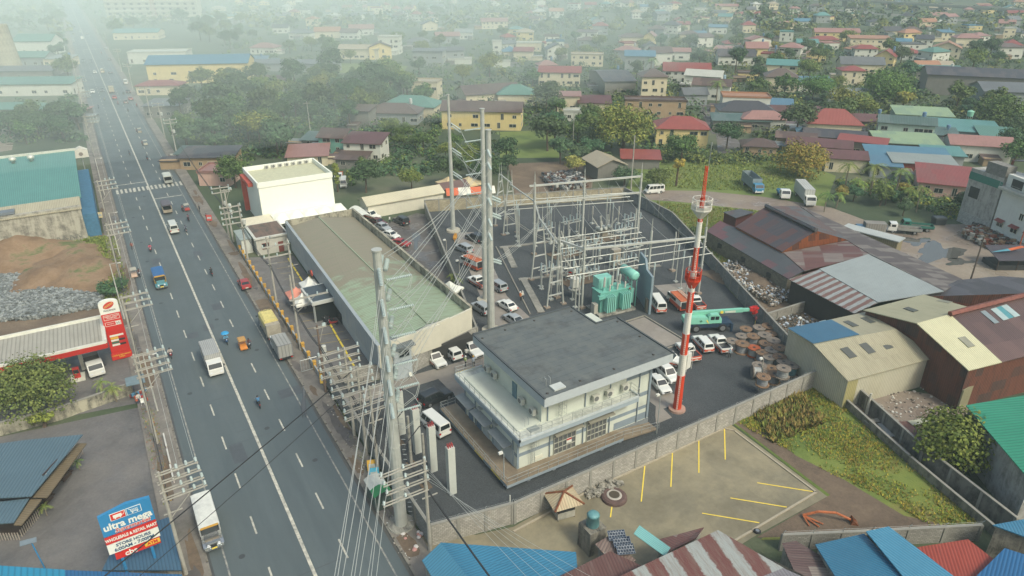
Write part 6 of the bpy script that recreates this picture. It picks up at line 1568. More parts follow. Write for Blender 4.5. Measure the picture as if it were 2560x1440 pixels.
m = MB();m.box((-1.24,-1.6,2.3),(.03,.12,.5));m.box((-1.24,-1.6,2.3),(.031,.5,.12));m.build('cross_mark',flat('2c6b4c'),CR)
m = MB();m.box((-1.22,-.3,2.1),(.03,.2,.9),0,0,.6);m.build('yellow_stripe',yl,CR)
wheels(CR,[(x,y) for x in (-1.2,1.2) for y in (-2.4,2.6)],.78,.5)
for c in CR.children:
    if not c.name.startswith('wheel'): c.data.transform(Matrix.Scale(-1,4,(1,0,0)));c.data.flip_normals()
CR.scale = (.86,)*3
# motorbikes and tricycles, each with a rider where the photo shows one
skin = flat('8a5f45',.7)
def skinned(name,pts,edges,radii,faces_mat,par,mats,sub=1,rootv=0):
    me = bpy.data.meshes.new(name);me.from_pydata(pts,edges,[]);o = bpy.data.objects.new(name,me);COL.objects.link(o)
    sk = o.modifiers.new('s','SKIN');sk.use_smooth_shade = True
    for i,r_ in enumerate(radii): v = me.skin_vertices[0].data[i];v.radius = (r_,r_);v.use_root = (i == rootv)
    sb = o.modifiers.new('u','SUBSURF');sb.levels = sub;sb.render_levels = sub
    dg = bpy.context.evaluated_depsgraph_get();m2 = bpy.data.meshes.new_from_object(o.evaluated_get(dg));bpy.data.objects.remove(o)
    m2.materials.clear()
    for k in mats: m2.materials.append(k)
    for p in m2.polygons: p.material_index = faces_mat(p.center);p.use_smooth = True
    o = bpy.data.objects.new(name,m2);COL.objects.link(o)
    if par: o.parent = par
    return o
def figure(label,shirt,trousers='2a3038',pose='stand',hat=None,vest=None,held=None,par=None):
    r = root('person',label,'person') if par is None else par
    st = pose == 'stand'
    if st:
        pts = [(0,0,.95),(0,0,1.15),(0,.01,1.38),(0,.02,1.5),(0,.03,1.6),(0,.03,1.7),(-.1,0,.88),(-.12,.03,.5),(-.13,-.02,.08),(-.13,.12,.03),(.1,0,.88),(.14,-.04,.5),(.16,-.08,.08),(.16,.06,.03),
               (-.19,0,1.4),(-.27,.02,1.12),(-.24,.16,.93),(-.23,.2,.86),(.19,0,1.4),(.27,.0,1.12),(.25,.1,.9),(.24,.14,.83)]
        zt = .93
    else:
        pts = [(0,-.15,.82),(0,-.1,1.0),(0,.02,1.22),(0,.08,1.33),(0,.1,1.43),(0,.11,1.52),(-.12,-.08,.78),(-.2,.3,.72),(-.2,.15,.34),(-.2,.28,.3),(.12,-.08,.78),(.2,.3,.72),(.2,.15,.34),(.2,.28,.3),
               (-.19,.03,1.24),(-.3,.22,1.06),(-.3,.44,1.02),(-.3,.5,1.0),(.19,.03,1.24),(.3,.22,1.06),(.3,.44,1.02),(.3,.5,1.0)]
        zt = .84
    ed = [(0,1),(1,2),(2,3),(3,4),(4,5),(0,6),(6,7),(7,8),(8,9),(0,10),(10,11),(11,12),(12,13),(2,14),(14,15),(15,16),(16,17),(2,18),(18,19),(19,20),(20,21)]
    ra = [.15,.14,.16,.06,.09,.085,.1,.065,.045,.045,.1,.065,.045,.045,.07,.05,.038,.045,.07,.05,.038,.045]
    hz = pts[3][2]
    hands = [Vector(pts[17]),Vector(pts[21])]
    def fm(c):
        if c.z > hz+.02 and abs(c.x) < .14: return 2
        if min((c-h_).length for h_ in hands) < .1: return 2
        if c.z < (.1 if st else .36): return 3
        if not st and c.z < .86 and (abs(c.x) > .1 or c.y > -.02) and c.z < .8: return 1
        return 1 if c.z < zt else 0
    o = skinned('body',pts,ed,ra,fm,r,[flat(shirt,.8),flat(trousers,.8),skin,black_p])
    hd = Vector(pts[5]);m = MB()
    if hat: m.ball(hd+Vector((0,0,.0)),.135,0,10,6,.95);m.box(hd+Vector((0,.11,-.01)),(.17,.12,.02));m.build('helmet',flat(hat,.4),r)
    else: m.ball(hd+Vector((0,-.02,.02)),.115,0,8,6,.95);m.build('hair',black_p,r)
    if vest:
        m = MB();c = Vector(pts[2]);b = Vector(pts[1])
        m.loft([[(x*.19+b.x,y*.14+b.y,b.z-.08) for x,y in ((-1,-1),(1,-1),(1,1),(-1,1))],[(x*.2+c.x,y*.15+c.y,c.z+.02) for x,y in ((-1,-1),(1,-1),(1,1),(-1,1))]]);m.build('vest',flat(vest,.7),r)
    return r
def motorbike(label,col,rider=None,trousers='30343a',hat=None,name='motorcycle',umbrella=None):
    o = root(name,label,'motorcycle');m = MB()
    for y in (-.62,.62): m = MB();m.lathe((-.05,y,.29),(.05,y,.29),[(0,.24),(.3,.29),(.7,.29),(1,.24)],14);m.build('wheel',tyre_m,o)
    m = MB();m.loft([[(-w,y,z0),(w,y,z0),(w,y,z1),(-w,y,z1)] for y,w,z0,z1 in ((-.85,.06,.6,.72),(-.45,.14,.4,.76),(.05,.12,.32,.55),(.3,.1,.3,.6),(.45,.14,.4,.95),(.55,.08,.6,1.0))]);m.build('body',flat(col,.4),o)
    m = MB();m.loft([[(-.12,y,.74),(.12,y,.74),(.1,y,z),(-.1,y,z)] for y,z in ((-.75,.82),(-.3,.84),(.05,.78))]);m.build('seat',black_p,o)
    m = MB();m.tube((-.34,.42,1.0),(.34,.42,1.0),.022,n=5);m.tube((0,.45,.95),(0,.62,.3),.035,n=5);m.build('handlebar',chrome,o)
    m = MB();m.box((0,.56,.88),(.18,.08,.13));m.build('headlight',lamp_w,o);m = MB();m.box((0,-.86,.68),(.14,.05,.08));m.build('tail_light',lamp_r,o)
    if rider:
        p = figure(label.split(' ridden')[0],rider,trousers,'sit',hat or '2b2d30');p['label'] = 'helmeted rider on the '+label.split(', ')[0];p.location = o.location;p['rider'] = 1;o['r'] = p.name
        if umbrella: u = root('umbrella','sky blue umbrella over the scooter rider in mid road','umbrella');m = MB();m.lathe((0,0,1.75),(0,0,2.1),[(0,.62),(.5,.5),(.85,.2),(1,.03)],8);m.build('canopy',flat(umbrella,.5),u);m = MB();m.tube((0,.1,1.0),(0,0,2.1),.02,n=4);m.build('stem',chrome,u);o['u'] = u.name
    return o
def place_bike(o,px,py,deg):
    for nm in [o.name]+[o.get(k) for k in ('r','u')]:
        if nm: put(bpy.data.objects[nm],px,py,deg,.1)
def tricycle(label,col,rider='6b4a4a',col2='c9a24a'):
    o = motorbike(label,'3a3c40',None,name='tricycle');o['category'] = 'tricycle'
    m = MB();m.loft([[(.35,y,.3),(1.45,y,.3),(1.4,y,z),(.4,y,z)] for y,z in ((-.9,.8),(-.2,.8),(.5,.7),(.95,.45))]);m.build('sidecar',flat(col,.45),o)
    m = MB();m.loft([[(.34,y,1.55-.0),(1.46,y,1.55),(1.36,y,1.66),(.44,y,1.66)] for y in (-.95,.55)]);m.build('roof',flat(col2,.5),o)
    m = MB()
    for x in (.4,1.4):
        for y in (-.85,.45): m.tube((x,y,.7),(x,y,1.56),.03,n=4)
    m.build('roof_post',chrome,o);m = MB();m.lathe((1.4,-.2,.27),(1.5,-.2,.27),[(0,.24),(.5,.27),(1,.24)],12);m.build('wheel',tyre_m,o)
    p = figure('',rider,'2c3440','sit','202326');p['label'] = 'driver seated on the '+label.split(', ')[0];o['r'] = p.name
    return o
B = [(530,688,0,'dark motorcycle in the middle of the right lanes','23282c','22262a',None),(648,1015,0,'black motorcycle near the centre line, ridden by a person in blue','2a2c30','3f6f92',None),(377,628,180,'red scooter in the left lane, ridden by a person in pink','a8283a','c4586a',None),(472,552,0,'dark motorcycle right of the brown roofed jeepney','3a3038','5a3f4a',None),(466,580,0,'white fronted motorcycle beside the cream minibus','b9bbb8','3c4250',None),(567,858,180,'blue scooter below the umbrella, ridden in mid road','33689a','6fb0cf','2f8fc0'),(428,892,180,'red and white scooter by the left edge line','a33030','c9bdb0',None),
     (325,388,0,'dark scooter just before the crossing on the left side','38424a','33404c',None),(369,400,0,'red scooter approaching the crossing in the right lane','8a2c30','2f4358',None),(296,262,0,'far red scooter beyond the taxis','a03a36','7a4444',None),(321,280,0,'hazy scooter in the right lane','4a4f54','566068',None),(343,268,0,'far motorcycle near the kerb','7a3038','8a3f46',None),(262,252,180,'small pale scooter in the left lane','a09a80','8d8770',None),(247,272,180,'far blue motorcycle in the far left lane','3f4f60','4a5a70',None),(310,238,0,'far dark scooter between queuing cars','333a40','3f474d',None),(254,135,0,'tiny red scooter in the distance','a04038','9a4a44',None)]
for px,py,dg_,lab,c,sh,um in B: place_bike(motorbike(lab,c,sh,umbrella=um),px,py,dg_)
for px,py,dg_,lab,c in ((624,868,180,'orange tricycle with yellow sidecar behind the blue umbrella','c27a2c'),(458,528,0,'red sidecar tricycle beside the brown jeepney','a8463c'),(350,690,180,'tricycle with pale sidecar by the left kerb','b9a08a'),(357,64+300,0,'white sidecar tricycle in the right lane beyond the crossing','b9b4a0'),(343,333,0,'hazy tricycle with cream roof further up the right lane','a89c86'),(425,400,0,'cream tricycle parked on the right verge before the crossing','b0a68c')):
    place_bike(tricycle(lab,c,col2='b58a4a' if 'orange' in lab else 'a9a594'),px,py,dg_)
place_bike(motorbike('red and black motorcycle parked by the white block wall','b0261f'),1097,1330,75)
for k,(px,py,c) in enumerate(((800,790,'a33428'),(812,800,'2a2c2e'),(822,806,'30343a'),(832,812,'a83030'),(740,760,'8f2c2a'),(750,757,'2c2f33'),(760,754,'7f2f2c'))):
    place_bike(motorbike('%s motorcycle parked %s' % ({'a33428': 'red','2a2c2e': 'black','30343a': 'dark grey','a83030': 'bright red','8f2c2a': 'dark red','2c2f33': 'charcoal','7f2f2c': 'maroon'}[c],'in the cluster by the potted shrubs' if k < 4 else 'under the tents'),c),px,py,40+k*9)
# far traffic up the road
FT = [(238,183,180,WHT,'s'),(257,182,0,'c9c0a8','v'),(276,183,0,'55606a','s'),(232,232,180,WHT,'s'),(256,228,180,GRY,'s'),(287,247,0,RED,'s'),(327,250,0,'8f3a34','s'),(315,210,0,WHT,'v'),(321,232,0,BLK,'s'),(209,154,180,GRY,'s'),(228,155,180,'8a9296','s'),(206,98,180,WHT,'v'),(202,80,180,'b9bcae','s'),(186,66,180,SIL,'s'),(265,122,0,SIL,'s'),(274,150,0,GRY,'s'),(218,85,0,GRY,'s'),(184,88,180,BLK,'s'),(315,258,0,'6d5a50','s')]
proto_car = {}
fl = {WHT: 'white','c9c0a8': 'cream','55606a': 'slate blue',GRY: 'grey',RED: 'red','8f3a34': 'brick red',BLK: 'black','8a9296': 'light grey','b9bcae': 'off-white',SIL: 'silver','6d5a50': 'brown'}
for px,py,dg_,c,k in FT:
    if (c,k) not in proto_car:
        proto_car[(c,k)] = Proto((van if k == 'v' else sedan)(c,'')) ;ob_ = proto_car[(c,k)].o
    q = P(px,py,.09);proto_car[(c,k)].put(q,rad(dg_),'%s %s in the hazy far traffic %s' % (fl[c],'van' if k == 'v' else 'sedan','coming towards the camera' if dg_ else 'driving away'),'far traffic on the avenue')
putw(truck('beige box lorry queuing in the hazy far traffic','b0a890',flat('a39a80',.7),L=6.5),*P(280,232)[:2],0)
# ------------------------------------------------ utility poles and cables
pol = flat('a19f93',.8,var=.2)
def util_pole(label,h=12.5,arms=((12.2,-.3,3.4),(11.3,-.3,3.5),(10.4,-.3,3.6)),low=True,tr=0,brace=True,mat=None,w=.2,group=None):
    """steel/concrete pole, arms: (z, x0, x1) double crossarms towards +x"""
    r = root('utility_pole',label,'utility pole',group=group)
    m = MB();m.tube((0,0,0),(0,0,h),w,w*.62,8);m.build('pole',mat or pol,r)
    for z,x0,x1 in arms:
        m = MB()
        for dy in (-.18,.18): m.box(((x0+x1)/2,dy,z),(x1-x0,.09,.11))
        a = m.build('crossarm',pol,r)
        k = 3
        for i in range(k):
            x = x0+.15+(x1-x0-.3)*i/(k-1) if x0 < -1 else x1-.15-(x1-.8)*i/k;insulator(a,(x,0,z+.06),(x,0,z+.5),.13,3)
    if brace and arms: z,x0,x1 = arms[-1];m = MB();m.tube((.1,0,z-2.2),(x1*.62,0,z-.1),.045,n=4);m.build('brace',pol,r)
    for k in range(tr):
        m = MB();m.lathe((.5,.0,h-4.2-k*1.3),(.5,0,h-3.2-k*1.3),[(0,.3),(.1,.34),(.9,.34),(1,.2)],12);m.build('transformer_can',flat('b9bcb2',.4),r)
    if low: m = MB();m.box((.35,0,h-4.8),(1.6,.1,.1));m.build('cable_arm',pol,r)
    return r
LP = []
def leftpole(y,h,label,arms=3,**k):
    a = tuple((h-.3-.95*i,-.3,3.3+.1*i) for i in range(arms));o = util_pole(label,h,a,**k);o.location = (-1.9,y,.1);o.rotation_euler = (0,0,rad(4));LP.append((-1.9,y,h));return o
tops = [(403,1180,12.6),(345,885,12.8),(300,742,12.8),(265,560,12.6),(240,452,12.4),(214,290,12),(208,228,12),(200,190,12),(190,140,12),(183,95,12)]
names = ('nearest the supermarket sign','second from the camera, by the banana plants','behind the petrol price pylon','at the edge of the soil mound','by the pedestrian crossing','past the green roofed warehouse','sixth up the hazy left side','seventh up the hazy left side','eighth up the hazy left side','last visible in the haze')
ys = []
for (px,py,h),nm_ in zip(tops,names):
    y = P(px,py,h).y;ys.append(y)
    leftpole(y,h,'roadside pole with stacked crossarms '+nm_,4 if px > 320 else 3,group='crossarm poles along the left kerb')
for k,(px,py) in enumerate(((395,1030),(300,640),(262,490),(312,800))):
    q = P(px,py);h = 8.5+k*.5;o = util_pole('slim white painted lamp post %s' % ('by the white kerb rails','beside the parked tricycle','next to the blue annex','at the petrol price pylon')[k],h,(),low=False,mat=flat('b9bab0',.6),w=.11);o.location = (q.x,q.y,.1)
    m = MB();m.box((.6,0,h-.05),(1.3,.08,.08));m.build('lamp_arm',pol,o);m = MB();m.box((1.3,0,h-.08),(.5,.2,.1));m.build('lamp_head',flat('c9cac0'),o)
# right side
def rp(x,y,h,label,arms=None,rz=0,**k):
    o = util_pole(label,h,arms if arms is not None else ((h-.3,-.3,2.6),(h-1.2,-.3,2.6),(h-2.1,-.3,2.6)),**k);o.location = (x,y,.1);o.rotation_euler = (0,0,rad(rz));return o
rp(19.6,48.6,11.8,'white pole with four crossarms in front of the street corner wall',((11.4,-4.4,.2),(10.3,-4.2,.3),(9.2,-4.0,.4),(8.0,-4.4,.2)))
for k,(y,h) in enumerate(((62.4,12),(66.2,12.4),(70.5,12.8))):
    rp(19.4,y,h,'crowded double-crossarm pole in the tangle by the tall steel pole, %s' % ('nearest','middle','farthest')[k],tuple((h-.3-1.0*i,-3.2,1.8) for i in range(4)),rz=(4,-3,2)[k],tr=0)
rp(19.3,81.8,10.5,'brown wooden pole wrapped in cables with two transformer cans',((10.1,-.4,1.2),),tr=2,mat=flat('6b5c50',.9))
rp(19.5,94.8,12.6,'white pole with a wide crossarm over the parked lorries',((8.6,-.6,5.2),));rp(23.2,110.5,12.2,'twin-arm switch pole before the tents, right hand of the pair',((11.4,-4.2,.3),(9.6,-4.2,.3)))
rp(20.2,112,12.6,'twin-arm switch pole before the tents, roadside one',((12.2,-.3,.8),));rp(20.0,133,12.4,'pole with four crossarms by the white store block',tuple((12-1.1*i,-3.4,.4) for i in range(4)),tr=1)
rp(19.9,147,11.5,'pole with transformer cans by the cream kiosk',((11.2,-.5,1.5),),tr=2)
fr = [(505,610,'by the sidewalk shacks'),(440,395,'beside the hazy trees'),(385,348,'with a dark stained shaft'),(360,300,'before the white advertising board'),(330,225,'by the far shops'),(312,180,'near the red roofed shop'),(285,130,'next to the far white roof'),(255,85,'in the white haze')]
for px,py,l_ in fr:
    q = P(px,py);o = rp(19.5 if py > 300 else 19.0,q.y,11.5,'right kerb pole '+l_,((11.2,-1.8,1.8),(10.2,-1.8,1.8)),tr=1 if py > 300 else 0)
# freestanding poles
def plain_pole(px,py,h,label,mat=None,arm=None,lamp=False,w=.16):
    q = P(px,py);r = root('lamp_post' if lamp else 'utility_pole',label,'lamp post' if lamp else 'utility pole',q);m = MB();m.tube((0,0,0),(0,0,h),w,w*.65,8);m.build('pole',mat or pol,r)
    if arm: m = MB();m.box((0,0,h-.6),(arm,.1,.1));m.build('crossarm',pol,r)
    if lamp: m = MB();m.box((-.3,.2,h+.05),(.5,.3,.25));m.build('lamp_head',flat('d3d5ca',.4),r)
    return r
plain_pole(1575,500,16,'tall plain concrete pole rising behind the substation by the white van',w=.2);plain_pole(2425,705,9,'leaning-looking dark wooden pole in the muddy yard',flat('5b5248',.9));plain_pole(1432,350+20,11,'pale pole standing in the dark tree canopy',w=.13)
plain_pole(1260,1215,4.6,'floodlight post at the near corner of the walkway',lamp=True,w=.08,mat=galv);plain_pole(1641,1085,5.8,'floodlight post by the walkway ramp at the block wall',lamp=True,w=.08,mat=galv);plain_pole(1985,880+20,7,'thin white post by the cream workshop at the fence',flat('b3b5ab'),w=.08,lamp=True);plain_pole(1895,975,5.0,'thin lamp post in front of the stacked drums',lamp=True,w=.08)
plain_pole(778,345,12,'wooden pole with insulators above the dense trees',arm=2.4);plain_pole(1118,660,5,'lamp post on the grey wall of the rear car park',lamp=True,w=.07);plain_pole(1150,715,5,'second lamp post on the grey wall nearer the tent',lamp=True,w=.07);plain_pole(1690,640,6,'thin white post in the gravel below the rear beam',w=.07);plain_pole(1645,545,6,'thin post outside the east fence on the grass',lamp=True,w=.07)
plain_pole(2165,1035,3.2,'stubby pale concrete post on the stained tall wall',flat('b9b6a6'),w=.22);plain_pole(2540,640,8,'rust red post under the blue and orange awnings',flat('a85a3c'),w=.14);plain_pole(1275,1300,3.4,'short white gate post at the block wall bend',flat('c3c5ba'),w=.1)
# cables
cab_l = flat('b3b7ae',.5,.3);cab_d = flat('2b2c2d',.6)
def cable(a,b,sag,mat,label,group,r=.035,n_=14,name='power_cable'):
    a = Vector(a);b = Vector(b);o = a.copy();m = MB();pts = []
    for i in range(n_+1):
        t = i/n_;p = a.lerp(b,t)-o;p.z -= sag*4*t*(1-t);pts.append(p)
    m.path(pts,r,4);c = m.build(name,mat,loc=o);return tag(c,label,'cable',group)
ordn = ('first','second','third','fourth','fifth','sixth')
def off(v,x,y,z): return (v.x+x,v.y+y,v.z+z)
for i,z in enumerate(LV1):
    for j in range(2 if i % 2 == 0 else 1):
        a = Vector(off(POLE1,-.15-.25*j,-1.0,z-.95));b = P(826+22*i+9*j,1440,z-3.2);b = a+(b-a)*1.7
        cable(a,b,.9,cab_l,'%s pale cable from the corner pole to the bottom edge, %s from its top' % (('near','twin')[j],ordn[i]),'cables from the corner pole towards the camera',.026)
    for dx in (0,.4):
        cable(off(POLE1,1.1+dx,1.9-dx,z+.9),off(POLE2B if i % 2 else POLE2,-.9+dx*.5,-2.2,L2[i]-.5),1.2,cab_l,'%s strand of the %s cable pair between the corner pole and the twin poles' % ('left' if dx == 0 else 'right',ordn[i]),'cable pairs over the showroom roof',.032,16)
for i in range(3):
    for dx in (0,.4): cable(off(POLE3,1.6,-1.9-dx,L3[i]-1.1-dx),off(POLE2,-.8,1+dx,(29,24.4,19)[i]-dx),1.0,cab_l,'%s strand of the %s cable pair from the slim pole' % ('upper' if dx == 0 else 'lower',ordn[i]),'cable pairs of the slim pole',.03)
tg = [Vector((oa4.x+.6,oa4.y,10.8)),Vector((oa3.x,oa3.y,10.6)),Vector((oa1.x-.3,oa1.y,11)),Vector((oa2.x,oa2.y,11.5)),Vector((R3[0],R3[1],14)),Vector((R2[0]-3,R2[1],14))]
for i,t_ in enumerate(tg):
    for dx in (0,.35): cable(off(POLE2,.9,.5,(21.4,18.8,11.4)[i % 3]+dx),(t_.x,t_.y,t_.z+dx),1.1,cab_l,'%s strand of the %s cable pair from the twin poles into the substation' % ('lower' if dx == 0 else 'upper',ordn[i]),'cables entering the substation',.028)
# string insulators on the gantry beams and droppers
for gi,(g_,o_,xa,xb,yb,z) in enumerate(((g1,go,F1[0]-8,E1[0]-1,None,10.9),(g2,go2,R2[0],R1[0],None,14.4))):
    pa,pb = (Vector((*F2,0)),Vector((*E1,0))) if gi == 0 else (Vector((*R3,0)),Vector((*R1,0)))
    for k in range(6):
        p = pa.lerp(pb,(k+.5)/6)-o_
        for dx in (0,.35): insulator(g_,(p.x+dx,p.y+.2,z-.1),(p.x+dx+.1,p.y+1.9,z-.7),.15,8,'string_insulator')
        q = p+o_;cable((q.x,q.y+1.9,z-.7),(q.x+.6,q.y+3.4,4.6),-.6,cab_l,'thin dropper wire from the %s gantry beam, %s from the left' % (('front','rear')[gi],ordn[k]),'dropper wires under the beams',.022,8)
a0,a1 = Vector((*F2,0)),Vector((*E1,0));b0,b1 = Vector((*R3,0)),Vector((*R1,0))
for k in range(6):
    p = a0.lerp(a1,(k+.5)/6);q = b0.lerp(b1,(k+.5)/6)
    cable((p.x+.2,p.y+1.9,10.2),(q.x,q.y,13.9),.9,cab_l,'%s overhead strand from the left between front and rear gantries' % ordn[k],'strands across the substation',.028)
cable((20,70,9.8),(-70,-2+12,13),2.2,cab_d,'thick black cable crossing high over the avenue',None,.06,24)
cable((20,68,9.3),(-70,8,12.2),2.6,cab_d,'thinner black cable crossing over the avenue below the thick one',None,.03,24)
cable((19.8,60,8.2),(20.5,8,8.6),1.2,cab_d,'very thick black cable bundle running to the bottom edge by the corner',None,.09,20)
for k in range(5): cable((19.6,49.5,8-k*.5+3),(24+k*2.4,18,9-k*.3),.8,cab_l,'thin service wire over the blue corner shop roof, %s from the left' % ordn[k],'service wires over the blue shop',.015)
for i in range(len(ys)-1):
    for j,(dx,z) in enumerate(((3.0,12.7),(1.6,11.8),(.2,9.0))):
        if i < 5: cable((-1.9+dx,ys[i],z),(-1.9+dx,ys[i+1],z),.5,cab_l if j < 2 else cab_d,'%s line between left kerb poles %s' % (('outer pale','inner pale','black')[j],('one and two','two and three','three and four','four and five','five and six')[i]),'lines along the left kerb',.022 if j < 2 else .05,8)
rys = [(19.4,62.4),(19.3,81.8),(19.5,94.8),(20.2,112),(20.0,133),(19.9,147),(19.5,P(505,610).y),(19.5,P(440,395).y)]
for i in range(len(rys)-1):
    for j,z in enumerate((7.2,7.8)): cable((*rys[i],z-.3*j),(*rys[i+1],z),.7,cab_d,'%s sagging black cable along the right kerb, %s span' % (('lower','upper')[j],('first','second','third','fourth','fifth','sixth','seventh')[i]),'black cables along the right kerb',.06,8)
rr = random.Random(4)
for k in range(9):                         # slack loops hanging in the pole tangle
    x,y = 19.4+rr.uniform(-1.4,1),62+rr.uniform(-2,9);m = MB();z = rr.uniform(6,9);d = rr.uniform(1,2.4)
    m.path([(0,0,z),(.3,.1,z-d*.7),(.6,.4,z-d),(1.0,.8,z-d*.8),(1.2,1.2,z-.2)],.045,4);c = m.build('slack_cable',cab_d,loc=(x,y,0));tag(c,'slack black cable loop hanging in the tangled poles by the corner','cable','slack loops in the pole tangle')
for j,(px,py) in enumerate(((1060,1095),(1075,1080),(1110,1130))):
    m = MB();x,y = 25+.0*j,(67.5,63.6,59.6)[j];m.path([(.1,0,6.8),(-1.5,-.5,7.2),(-3.5,-1.5,6.4),(-5.6,-3,4.0)],.07,5);c = m.build('riser_cable',cab_d,loc=(x,y,0));tag(c,'thick black cable arching from the %s white cable riser to the steel pole' % ('farthest','third','second')[j],'cable')
